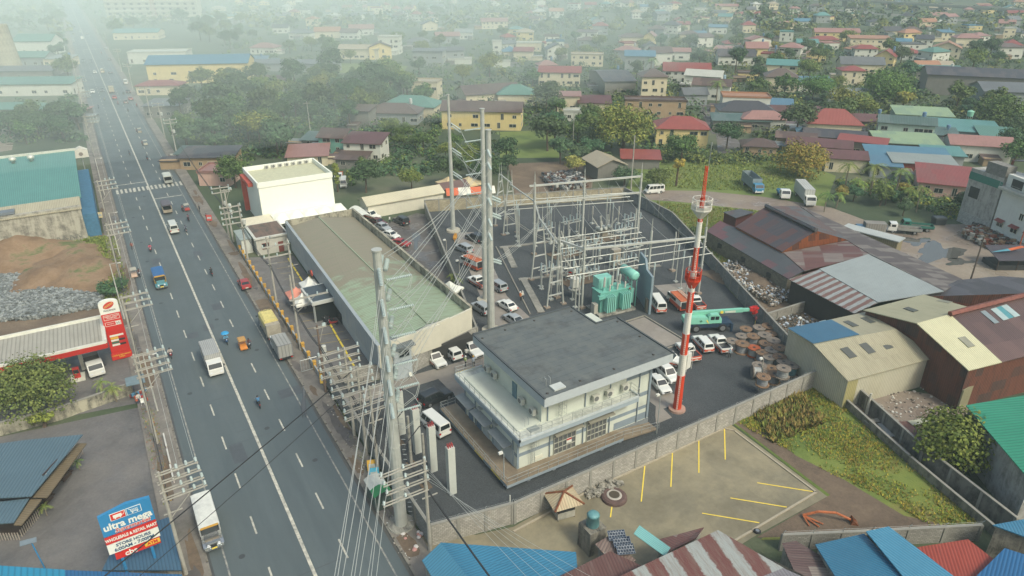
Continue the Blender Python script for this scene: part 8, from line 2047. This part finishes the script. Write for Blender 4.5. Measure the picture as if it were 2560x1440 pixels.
mass('undergrowth','dense low scrub on the floor of the left wood and verges',620,((440,1100),(190,470)),1.5,3.0,.7,40,.8,3,LM[:4],lambda x,y,q: (y < 400 or x > 860) and not (x > 880 and y > 440))
mass('village_greenery','darker tree-high greenery crowding between the village houses',420,((1200,2600),(60,360)),2.4,4.6,.9,80,1.0,12,LM[:4],lambda x,y,q: not (1230 < x < 1410 and y > 300) and not (1750 < x < 1880 and y > 250))
mass('hedge_growth','overgrown green hedge along the back of the grassy meadow',120,((1640,2100),(378,412)),1.2,2.4,.8,70,.6,4,LM[:3],lambda x,y,q: True)
mass('undergrowth','scrub on the left side of the avenue',160,((-30,215),(60,360)),1.5,3.4,.7,40,1.0,5,LM[:4],lambda x,y,q: True)
mass('undergrowth','bushes around the palm grove and muddy yard',130,((2080,2420),(455,555)),.8,1.9,.8,60,.5,6,LM,lambda x,y,q: y < 470+(x-2080)*.25)
# weeds in the lots
def weeds(name,label,poly,n_,s0,s1,mats,seed,dens=None):
    rr = random.Random(seed);f = in_pl([P(*p) for p in poly]);m = MB()
    for _ in range(n_):
        x,y,z = f(rr)
        if dens and rr.random() > dens(x,y): continue
        k = rr.randrange(len(mats));s = rr.uniform(s0,s1)
        for j in range(4):
            a = rr.uniform(0,6.28);d = Vector((math.cos(a),math.sin(a),0));b = Vector((x,y,.02));w = Vector((-d.y,d.x,0))*s*.16
            m.poly([b-w,b+w,b+d*s*.55+Vector((0,0,s*rr.uniform(.5,1)))],k)
    o = m.build(name,mats);tag(o,label,'weeds',kind='stuff')
gl = ((1835,1052),(2045,947),(2290,1150),(2460,1310),(2330,1320),(2200,1240),(2060,1180),(1900,1090))
weeds('weeds','yellow green weeds covering the triangular lot',gl,15000,.14,.4,[leafm('748a30','9aa03a'),leafm('4f6d2a','6d8330'),leafm('a09a35','b0a840'),leafm('8a7a3c','9a8f45')],1,lambda x,y: max(0,min(1,.55+.6*math.sin(x*.45+1)*math.sin(y*.37)+.3*math.sin(x*1.3)*math.sin(y*1.1))))
weeds('tall_reeds','tall dry brown reeds at the left of the weedy lot',((1880,1030),(2010,985),(2060,1060),(1930,1110)),900,.5,1.2,[leafm('7d6c38','8f8046'),leafm('5f7030','7f8038')],2)
weeds('grass_tufts','tufts of rough grass on the bank beside the east fence',((1640,505),(1900,528),(1800,610),(1900,700),(1760,640)),4500,.2,.6,[leafm('5f7a2f','86934a'),leafm('6d7f35','8a7f45')],3)
weeds('grass_tufts','tufts of rough grass on the meadow behind the parked lorries',((1640,430),(1880,385),(2050,450),(1900,480),(1660,470)),3500,.3,.8,[leafm('5f7a2f','86934a')],4)
weeds('grass_tufts','green verge tufts around the soil mounds',((100,600),(290,592),(330,760),(270,780),(230,690)),2600,.3,.8,[leafm('5f7a2f','7f8d45')],5)
weeds('verge_weeds','ragged weeds along the edge of the left pavement',((462,1440),(400,1100),(330,800),(270,560),(262,560),(318,800),(385,1100),(440,1440)),900,.15,.45,[leafm('5f7a2f','7f8d45'),leafm('8a7a3c','9a8f45')],6)
weeds('verge_weeds','weeds at the foot of the roadside block wall',((990,1300),(850,1010),(835,1010),(965,1300)),500,.12,.4,[leafm('5f7a2f','7f8d45')],7)
weeds('verge_weeds','orange brown and green growth beside the restaurant lot edge',((352,1020),(392,1030),(420,1180),(385,1180)),700,.15,.45,[leafm('8f5a30','a06a38'),leafm('5f7a2f','7f8d45')],8)
# ------------------------------------------------ cable drums
dw = [flat('8a6f54',.85,var=.35,scale=3),flat('7d7468',.85,var=.35,scale=3),flat('a0522d',.8,var=.3,scale=3)]
def drum(k,wind,dia=.95):
    r = root('cable_drum','','cable drum');ALL.remove(r)
    for z in (0,1.25): m = MB();m.lathe((0,0,z),(0,0,z+.12),[(0,dia),(1,dia)],20);f_ = m.build('flange',dw[k],r);m = MB();m.lathe((0,0,z+.12),(0,0,z+.135),[(0,.22),(1,.22)],10);m.build('hub_hole',dark_m,f_)
    m = MB();m.lathe((0,0,.12),(0,0,1.25),[(0,dia*.72)]+[(i/8+.02,dia*(.72+.03*(i % 2))) for i in range(1,8)]+[(1,dia*.72)],18);m.build('cable_winding',flat(wind,.6),r)
    if k == 0:
        m = MB()
        for j in range(-4,5): y = j*.2;l = math.sqrt(max(0,dia**2-y*y));m.b0(-l,y-.015,1.372,l,y+.015,1.38)
        m.build('plank_gaps',dark_m,r)
    return r
dp = [Proto(drum(0,'8c9090')),Proto(drum(1,'9a9d98')),Proto(drum(2,'a3a49c')),Proto(drum(1,'5f8a8f'))]
DR = [(1862,840),(1895,838),(1918,835),(1851,858),(1880,860),(1908,858),(1924,852),(1828,872),(1853,880),(1882,888),(1910,878),(1930,872),(1902,900),(1925,895),(1945,890),(1920,912),(1945,912),(1895,935),(1925,940),(1955,925),(1975,935),(1905,950),(1932,955)]
words = 'farthest left|farthest middle|farthest right by the fence|second rank, left|second rank, cream-topped|second rank, grey|second rank at the fence|beside the white canopy pickup|left of the rusty orange flanged one|with bright rust flanges|behind the leaning ones|by the fence pillar|in the middle gap|middle right|right, against the fence|half hidden in the centre|near the wooden grate|front row, left top|front row centre|front row right|rightmost in the front|lower front left|lower front centre'.split('|')
for k,(px,py) in enumerate(DR):
    i = 2 if k == 9 else (3 if k in (13,20) else k % 2);dp[i].put(P(px,py,.06),k*.7,'wooden cable drum standing on end, '+words[k],'cable drums stacked by the fence',1+.06*((k*7) % 3))
    o = dp[i].o
    if o not in ALL: ALL.append(o)
for k,px in enumerate((1905,1955)):
    o = dup(dp[k].o,P(px,962 if k == 0 else 942,1.45),.5,'cable drum stacked on top of another in the front row, %s one' % ('left','right')[k],'cable drums stacked by the fence')
o = dup(dp[1].o,P(1880,930,.95),.3,'cable drum lying on its side at the left of the front row','cable drums stacked by the fence');o.rotation_euler = (PI/2,0,.9)
# people on foot
F = [(1301,752,'hi-vis orange shirt and white helmet','c98a5a','23262c','dcdcd2','c9703a','person in orange vest and white helmet on the inner driveway, left of two'),(1306,750,'','c9cbc0','23262c','dcdcd2',None,'person in white shirt and helmet on the inner driveway, right of two'),(1823,895,'','8fa3a8','1f2226','dcdcd2',None,'person in grey shirt and white helmet by the canopy pickup'),(1164,916,'','b9bfae','20242a','dcdcd2','9db03a','person in green-yellow vest at the terrace stair, left of two'),(1184,916,'','a9b3ba','20242a','d8a52f',None,'person in yellow helmet at the terrace stair, right of two'),(1166,895,'','cfd0c6','2a2d33',None,None,'person in white shirt behind the two helmeted people'),(975,558,'','d3d4ca','2a2d33',None,None,'person in white standing among cars in the rear car park'),(1487,668,'','4a8aa0','2b4a5c','3f7f9c',None,'worker in blue by the middle circuit breaker'),(1193,680,'','3a4048','20242a','dcdcd2',None,'worker in dark clothes behind the orange service truck'),(332,625,'','8a4a3c','3a2f2d',None,None,'pedestrian in brown red at the left lane edge'),(500,530,'','30343c','2a2d33',None,None,'pedestrian on the right pavement by the shacks'),(518,552,'','7a3034','2a2d33',None,None,'person in dark red beside the red roadside stall'),(350,990+20,'','c9c4b8','3f5a78',None,None,'person beside the goods stall on the left pavement')]
for px,py,_,sh,tr_,hat,ve,lab in F:
    o = figure(lab,sh,tr_,'stand',hat,ve);o.location = P(px,py,.1);o.rotation_euler = (0,0,(px*.37) % 6)
# ------------------------------------------------ odds and ends
def simple(name,label,cat,px,py,rz=0,z=.06): return root(name,label,cat,P(px,py,z),rad(rz))
r = simple('food_kiosk','small kiosk with rusty cream pyramid roof on the concrete lot','kiosk',1408,1285,-10)
m = MB();m.b0(-1.0,-.8,.1,1.0,.8,.95);m.build('counter',flat('a9a799',var=.3),r);m = MB();m.b0(-.95,-.75,.95,.95,.75,2.1);m.build('interior',dark_m,r)
m = MB();c = [(-1.7,-1.5,2.1),(1.7,-1.5,2.1),(1.7,1.5,2.1),(-1.7,1.5,2.1)]
for i in range(4): m.poly([c[i],c[(i+1) % 4],(0,0,3.1)])
m.poly(c[::-1]);m.build('roof',roofm('b5a888','8a4a2c',.3,.5,.8),r);m = MB()
for p in c: m.tube(Vector(p)+Vector((0,0,.03)),(0,0,3.15),.12,n=5)
m.build('roof_hip',rustm,r)
for x in (-.95,.95):
    for y in (-.75,.75): m = MB();m.tube((x,y,0),(x,y,2.15),.05,n=5);m.build('post',wooddk,r)
r = simple('round_planter','large round brown concrete ring with a pale inner rim','planter',1535,1245)
m = MB();m.lathe((0,0,0),(0,0,.45),[(0,1.45),(.7,1.4),(1,1.2)],24);m.build('ring',flat('5d4a44',.9,var=.2),r);m = MB();m.lathe((0,0,.45),(0,0,.5),[(0,.85),(1,.8)],20);m.build('rim',flat('a9a598'),r);m = MB();m.lathe((0,0,.5),(0,0,.52),[(0,.6),(1,.6)],16);m.build('soil',flat('4b4436'),r)
rub = [flat(h_,.9) for h_ in ('8a877a','77756a','9a978a')]
stones('rubble','pile of broken concrete blocks beside the kiosk',in_pl([P(*p) for p in ((1450,1215),(1500,1195),(1560,1210),(1530,1235),(1470,1250))],lambda x,y,r: r.uniform(.1,.45)),240,.08,.24,rub,7)
trash = [flat(h_,.8) for h_ in ('c3c2b8','9a9488','5f594f','a9b4bc','7a6a55','4a4a46','b9a995')]
mq = P(1885,705);mound('rubbish_mound','low dark base of the rubbish heap beside the factory wall',mq.x,mq.y,6,9,1.3,gm_brown,5,'mound')
stones('rubbish','pale scattered rubbish heap beside the concrete factory wall',in_pl([P(*p) for p in ((1800,665),(1850,660),(1935,700),(1990,745),(1930,770),(1850,720))],lambda x,y,r: r.uniform(.2,1.0)),2600,.06,.24,trash,8,cat='rubbish')
stones('rubbish','dark rubbish and ash on the burnt plot behind the fence',in_pl([P(*p) for p in ((1915,800),(2010,785),(2090,830),(2010,860))],lambda x,y,r: r.uniform(.05,.3)),700,.05,.25,trash[2:6],9,cat='rubbish')
stones('scrap_heap','tangled dark scrap heap behind the cream wall',in_pl([P(*p) for p in ((1355,445),(1440,435),(1470,470),(1380,480))],lambda x,y,r: r.uniform(.2,1.6)),800,.1,.5,[flat('4b4f50',.6),flat('6d7274',.6),flat('5b4438'),flat('a9aaa2')],10,cat='scrap')
stones('scrap_heap','heap of planks and rusty scrap by the white apartment block',in_pl([P(*p) for p in ((2400,590),(2440,570),(2560,625),(2555,650),(2470,625))],lambda x,y,r: r.uniform(.1,1.4)),700,.12,.6,[flat('5b4438'),flat('8a7258'),flat('3c3f40'),flat('9a9a90'),flat('7a3f2c')],11,cat='scrap')
stones('litter','white litter strewn on the junk yard ground',in_pl([P(*p) for p in ((2120,985),(2290,960),(2420,1010),(2360,1110),(2230,1080))],lambda x,y,r: .06),260,.05,.2,trash[:3],12,cat='litter')
stones('litter','scraps of white litter along the right pavement',in_pl([P(*p) for p in ((800,980),(830,980),(1060,1420),(1010,1420))],lambda x,y,r: .23),120,.03,.1,trash[:3],13,cat='litter')
stones('litter','scraps of litter beside the left pavement rails',in_pl([P(*p) for p in ((385,1060),(420,1060),(450,1290),(420,1290))],lambda x,y,r: .1),120,.04,.12,trash[:3],14,cat='litter')
for px,py,l_ in ((1008,1345,'white litter bags at the foot of the steel pole'),(1055,1340,'pile of white and red bags beside the white pole'),(1030,1375,'single crumpled white bag on the pavement corner')):
    q = P(px,py);rr = random.Random(px);m = MB()
    for k in range(7 if 'pile' in l_ else 4): m.ball((rr.uniform(-.5,.5),rr.uniform(-.5,.5),.2),rr.uniform(.15,.3),k % 2,7,4,.7)
    tag(m.build('rubbish_bags',[flat('c9c6bf'),flat('b98a80')],loc=q),l_,'rubbish bags')
r = simple('scrap_sheets','stack of rusty and silver roofing sheets in the junk yard','scrap metal',2262,1085,-25)
for k,(x,y,w,d,c) in enumerate(((-1.6,.6,2,2.6,'9aa09f'),(.4,.5,2.4,2.8,'8f6a5c'),(.2,-1.2,2.6,1.4,'5b4448'),(3.2,1.6,3.6,.9,'c9cbb0'),(-2.4,2.4,3.4,.7,'8d8c82'))):
    m = MB();m.box((x,y,.35+.05*k),(w,d,.08),0,.05*k,.03,.04);m.build('sheet',roofm(c,dirt=.4,pitch=.25),r)
r = simple('excavator_arm','orange detached excavator boom lying on bare ground','machinery',2070,1300,-40)
m = MB();m.path([(-2.6,0,.3),(-1.2,0,1.0),(.6,0,1.1),(2.4,0,.3)],.14,6);m.build('boom',flat('b5673a',.7,var=.3),r);m = MB();m.mesh([(2.2,-.4,0),(3,-.4,0),(3,.4,0),(2.2,.4,0),(2.3,-.4,.7),(2.3,.4,.7)],[(3,2,1,0),(0,1,4),(2,3,5),(0,4,5,3)]);m.build('bucket',rustm,r)
m = MB()
for k in range(4): m.tube((-2.6,0,.3),(-2.2+.5*k,-1.3+.5*(k % 2),.1),.08,n=5)
m.build('frame',flat('b5673a',.7,var=.3),r)
r = simple('tyre','black tyre lying against the concrete lot kerb','tyre',1893,1330);m = MB();m.lathe((0,0,0),(0,0,.22),[(0,.3),(.3,.38),(.7,.38),(1,.3)],16);m.build('tread',tyre_m,r);m = MB();m.lathe((0,0,.2),(0,0,.24),[(0,.2),(1,.2)],12);m.build('rim',rim_m,r)
r = root('water_tank','turquoise grey water tank standing on a stained block tower','water tank',P(1478,1368,0));m = MB();m.b0(-1,-1,0,1,1,3.0);m.build('tower',grimy('8a8678','3c3b37'),r)
m = MB();m.lathe((0,0,3.0),(0,0,4.6),[(0,.62),(.05,.66),(.8,.6),(.82,.66),(.95,.5),(1,.12)],18);m.build('tank',flat('5f8f90',.5,var=.2),r,smooth=True)
for k,(px,py) in enumerate(((1542,1338),(1555,1355),(1564,1373))):
    r = root('solar_array','framed solar panel on the patched roof, %s of three' % ('upper','middle','lower')[k],'solar panel',P(px,py,3.7),rad(-25),'solar arrays on the patched roof')
    m = MB();m.box((0,0,0),(1.6,.95,.05),0,0,.25);m.build('panel',bricks('2b3644','a9aeb0',.27,.31,'313d4d'),r);m = MB()
    for s in (-1,1): m.box((s*.82,0,0),(.05,1.0,.07),0,0,.25);m.box((0,s*.49,s*.125),(1.65,.05,.07))
    m.build('frame',chrome,r);m = MB();m.tube((.5,.3,-.5),(.5,.3,.05),.03,n=4);m.tube((-.5,.3,-.5),(-.5,.3,.05),.03,n=4);m.build('stand',galv,r)
r = root('roof_sheet','loose turquoise corrugated sheet leaning on the striped roof','roofing sheet',P(1630,1352,4.6),rad(25));m = MB();m.box((0,0,0),(1.3,3.4,.05),0,0,.3);m.build('sheet',roofm('6fa8a5',dirt=.15,pitch=.2),r)
r = simple('bus_shelter','small green and white curved roof stall on the pavement by the steel pole','stall',948,1250,0,.2);m = MB();rg = [[(-1.0+2*i/6,y,2.0+.4*math.sin(PI*i/6)) for i in range(7)] for y in (-1.7,-.3,1.7)]
for j in range(2):
    for i in range(6): m.poly([rg[j][i],rg[j][i+1],rg[j+1][i+1],rg[j+1][i]],1-j)
m.build('roof',[flat('b9beb4'),flat('2f7d4a')],r);m = MB();m.b0(-.9,-1.6,0,.9,1.5,1.1);m.build('counter',flat('4a5a50',var=.3),r)
for x in (-.9,.9):
    for y in (-1.6,1.6): m = MB();m.tube((x,y,0),(x,y,2.05),.04,n=4);m.build('post',galv,r)
for px,py,c,l_ in ((932,1180,'d0a540','yellow placard leaning by the block wall'),(937,1200,'4aa3bd','light blue placard with white marks below the yellow one'),(812,962,'c9a83f','yellow poster board standing on the pavement by the cable pole'),(525,555,'b0403a','red stall board on the right pavement'),(252,548,'c9b98a','painted board by the blue annex left of the avenue')):
    r = simple('placard',l_,'sign',px,py,-20,.2);m = MB();m.box((0,0,1.0),(1.1,.06,1.3),0,0,-.3);m.build('board',flat(c,.7,var=.1),r);m = MB();m.box((0,-.08,1.0),(.8,.03,.4),0,0,-.3);m.build('panel',flat('a9b3ae',var=.3),r)
    m = MB();m.tube((-.4,.1,0),(-.4,.1,1),.03,n=4);m.tube((.4,.1,0),(.4,.1,1),.03,n=4);m.build('leg',galv,r)
r = simple('street_gate','open metal gate frame at the kerb behind the grey lorry','gate',775,925,0,.2);m = MB();m.path([(-1.2,0,.1),(-1.2,0,1.9),(1.2,0,1.9),(1.2,0,.1),(-1.2,0,.1)],.05,5)
for k in range(1,6): m.tube((-1.2+.4*k,0,.1),(-1.2+.4*k,0,1.9),.02,n=4)
m.build('frame',galv,r)
for k,(px,py) in enumerate(((415,1110),(424,1150),(432,1190))):
    r = simple('kerb_rail','white painted roadside rail on the left verge, %s' % ('farthest','middle','nearest')[k],'rail',px,py,0,.2);m = MB();m.b0(-.08,-1.4,.55,.08,1.4,.75);m.build('rail',flat('c9c9be',var=.2),r)
    for y in (-1.3,1.3): m = MB();m.b0(-.06,y-.06,0,.06,y+.06,.6);m.build('post',flat('b9b0a8'),r)
r = simple('goods_stall','low grey roofed stall of goods with a white chair by the left pole','stall',348,985,0,.2);m = MB();plate(m,[Vector((-1.2,-1,2.2)),Vector((1.1,-1,2.1)),Vector((1.1,1.2,2.3)),Vector((-1.2,1.2,2.3))],.06);m.build('roof',flat('6d8084',var=.2),r)
rr = random.Random(3);m = MB()
for k in range(22): m.box((rr.uniform(-1,1),rr.uniform(-2.6,-.2),rr.uniform(.2,.8)),(.3,.3,.35),k % 4)
m.build('goods',[flat('b0583a'),flat('4f7f9a'),flat('a33a36'),flat('3a4248')],r)
r = simple('plastic_chair','white plastic chair in front of the goods stall','chair',358,1012,0,.2)
def chairp(r):
    m = MB();m.b0(-.22,-.22,.42,.22,.22,.46);m.build('seat',whs,r);m = MB();m.b0(-.22,.2,.46,.22,.24,.9);m.build('backrest',whs,r)
    for x in (-.2,.2):
        for y in (-.2,.2): m = MB();m.tube((x,y,0),(x,y,.44),.02,n=4);m.build('leg',whs,r)
chairp(r);r = simple('plastic_chair','white plastic chair at the foot of the guard house','chair',1028,945,0);chairp(r)
r = simple('solar_street_light','tilted solar street light on a blue post in the restaurant lot','street light',122,1440,0);m = MB();m.tube((0,0,0),(-.3,0,4.6),.06,n=6);m.build('post',blues,r);m = MB();m.box((-.5,0,4.7),(1.3,.55,.06),0,0,.3,.1);m.build('panel',flat('6d7a80',.3),r)
r = simple('bin','dark covered skip at the edge of the muddy yard','skip',2345,560,-30);m = MB();m.loft([[(-1.3*k,-1*k,z),(1.3*k,-1*k,z),(1.3*k,1*k,z),(-1.3*k,1*k,z)] for z,k in ((0,.85),(1.5,1),(1.6,.9))]);m.build('body',flat('33393a',.6),r);m = MB();m.box((0,0,1.65),(2.4,1.9,.08));m.build('lid',flat('3f4647',.5),r)
r = root('sail_awning','stretched blue and orange tarpaulin awning over the corner stall, right edge','awning',P(2515,628,3.2),rad(-25));m = MB();m.mesh([(-3.5,-.2,0),(.5,-.5,.3),(.5,.3,.4),(3.4,-.5,.9),(3.4,.5,.8)],[(0,1,2)],0);m.mesh([(.5,-.5,.3),(3.4,-.5,.9),(3.4,.5,.8),(.5,.3,.4)],[(0,1,2,3)],1);m.build('canopy',[flat('4f93a0',.7),flat('c4653a',.7)],r)
r = root('corner_stall','dark roofed open stall under the coloured awning','stall',P(2520,665),rad(-31));m = MB();plate(m,[Vector((-4,-2.5,2.2)),Vector((5,-2.5,2.2)),Vector((5,2.5,3.4)),Vector((-4,2.5,3.4))],.1);m.build('roof',roofm('4d4a50',dirt=.3),r);m = MB();m.b0(-3.8,-2.2,0,4.8,2.2,1.0);m.build('counter',dark_m,r)
for x in (-3.8,0,4.8): m = MB();m.tube((x,-2.3,0),(x,-2.3,2.2),.07,n=5);m.build('post',wooddk,r)
r = root('container','long silver roofed container beside the muddy yard','container',P(2175,612),rad(-78));m = MB();m.b0(-5.5,-1.4,0,5.5,1.4,2.6);m.build('body',roofm('8d8468',dirt=.4,pitch=.4),r);m = MB();m.b0(-5.8,-1.7,2.6,5.8,1.7,2.8);m.build('roof',roofm('b3b9b4',dirt=.2),r)
# water tank on the right roofs
r = root('water_tank','mint green water tank on a roof at the right tree line','water tank',P(2412,335,0));m = MB();m.lathe((0,0,6),(0,0,8),[(0,.9),(.8,1.1),(1,.4)],14);m.build('tank',flat('7fb39a'),r);m = MB()
for x in (-.6,.6):
    for y in (-.6,.6): m.tube((x,y,0),(x,y,6),.09,n=4)
m.build('stand',galv,r)
# ------------------------------------------------ haze and the drifting smoke
def volume(name,dens,col,anis=.2):
    mt = bpy.data.materials.new(name);mt.use_nodes = True;t = mt.node_tree
    for k in list(t.nodes):
        if k.type != 'OUTPUT_MATERIAL': t.nodes.remove(k)
    v = t.nodes.new('ShaderNodeVolumePrincipled');v.inputs['Density'].default_value = dens;v.inputs['Color'].default_value = (*col,1);v.inputs['Anisotropy'].default_value = anis
    t.links.new(v.outputs[0],t.nodes['Material Output'].inputs['Volume']);return mt
m = MB();m.b0(-1600,-450,-1,1750,2650,58)
hz = m.build('haze',volume('haze',.00032,(.78,.97,.98),-.25));hz['kind'] = 'stuff'
m = MB();m.ball((0,0,0),1,0,28,14);c = P(330,20,20)
sm = m.build('smoke',volume('smoke',.0015,(.82,.98,.97),-.3),smooth=True,loc=(c.x-10,c.y-60,24));sm.scale = (400,430,33);sm['kind'] = 'stuff'
# ------------------------------------------------ closing pass: one label for each thing
def _uniq():
    by = {}
    for o in ALL:
        if o.get('kind') == 'stuff': continue
        by.setdefault(o['label'],[]).append(o)
    c_,s_ = math.cos(rad(31)),math.sin(rad(31))
    def scr(o):
        x,y = o.matrix_basis.translation.x,o.matrix_basis.translation.y
        X = x*c_-y*s_;Y = x*s_+y*c_;return X/max(Y,1)
    O = 'leftmost|second from left|third from left|fourth from left|fifth from left|sixth from left|seventh from left|eighth from left|ninth from left|tenth from left|eleventh from left|twelfth from left|thirteenth from left|fourteenth from left'.split('|')
    for lab,os_ in by.items():
        if len(os_) < 2 or len(os_) > 14: continue
        os_.sort(key=scr)
        for i,o in enumerate(os_):
            t = O[i] if i < len(os_)-1 else 'rightmost'
            o['label'] = ' '.join((lab.split()))[:200]+', '+t
            if not o.get('group'): o['group'] = lab
    for o in ALL:
        w = o.get('label','').split()
        if len(w) > 16: o['label'] = ' '.join(w[:16])
_uniq()
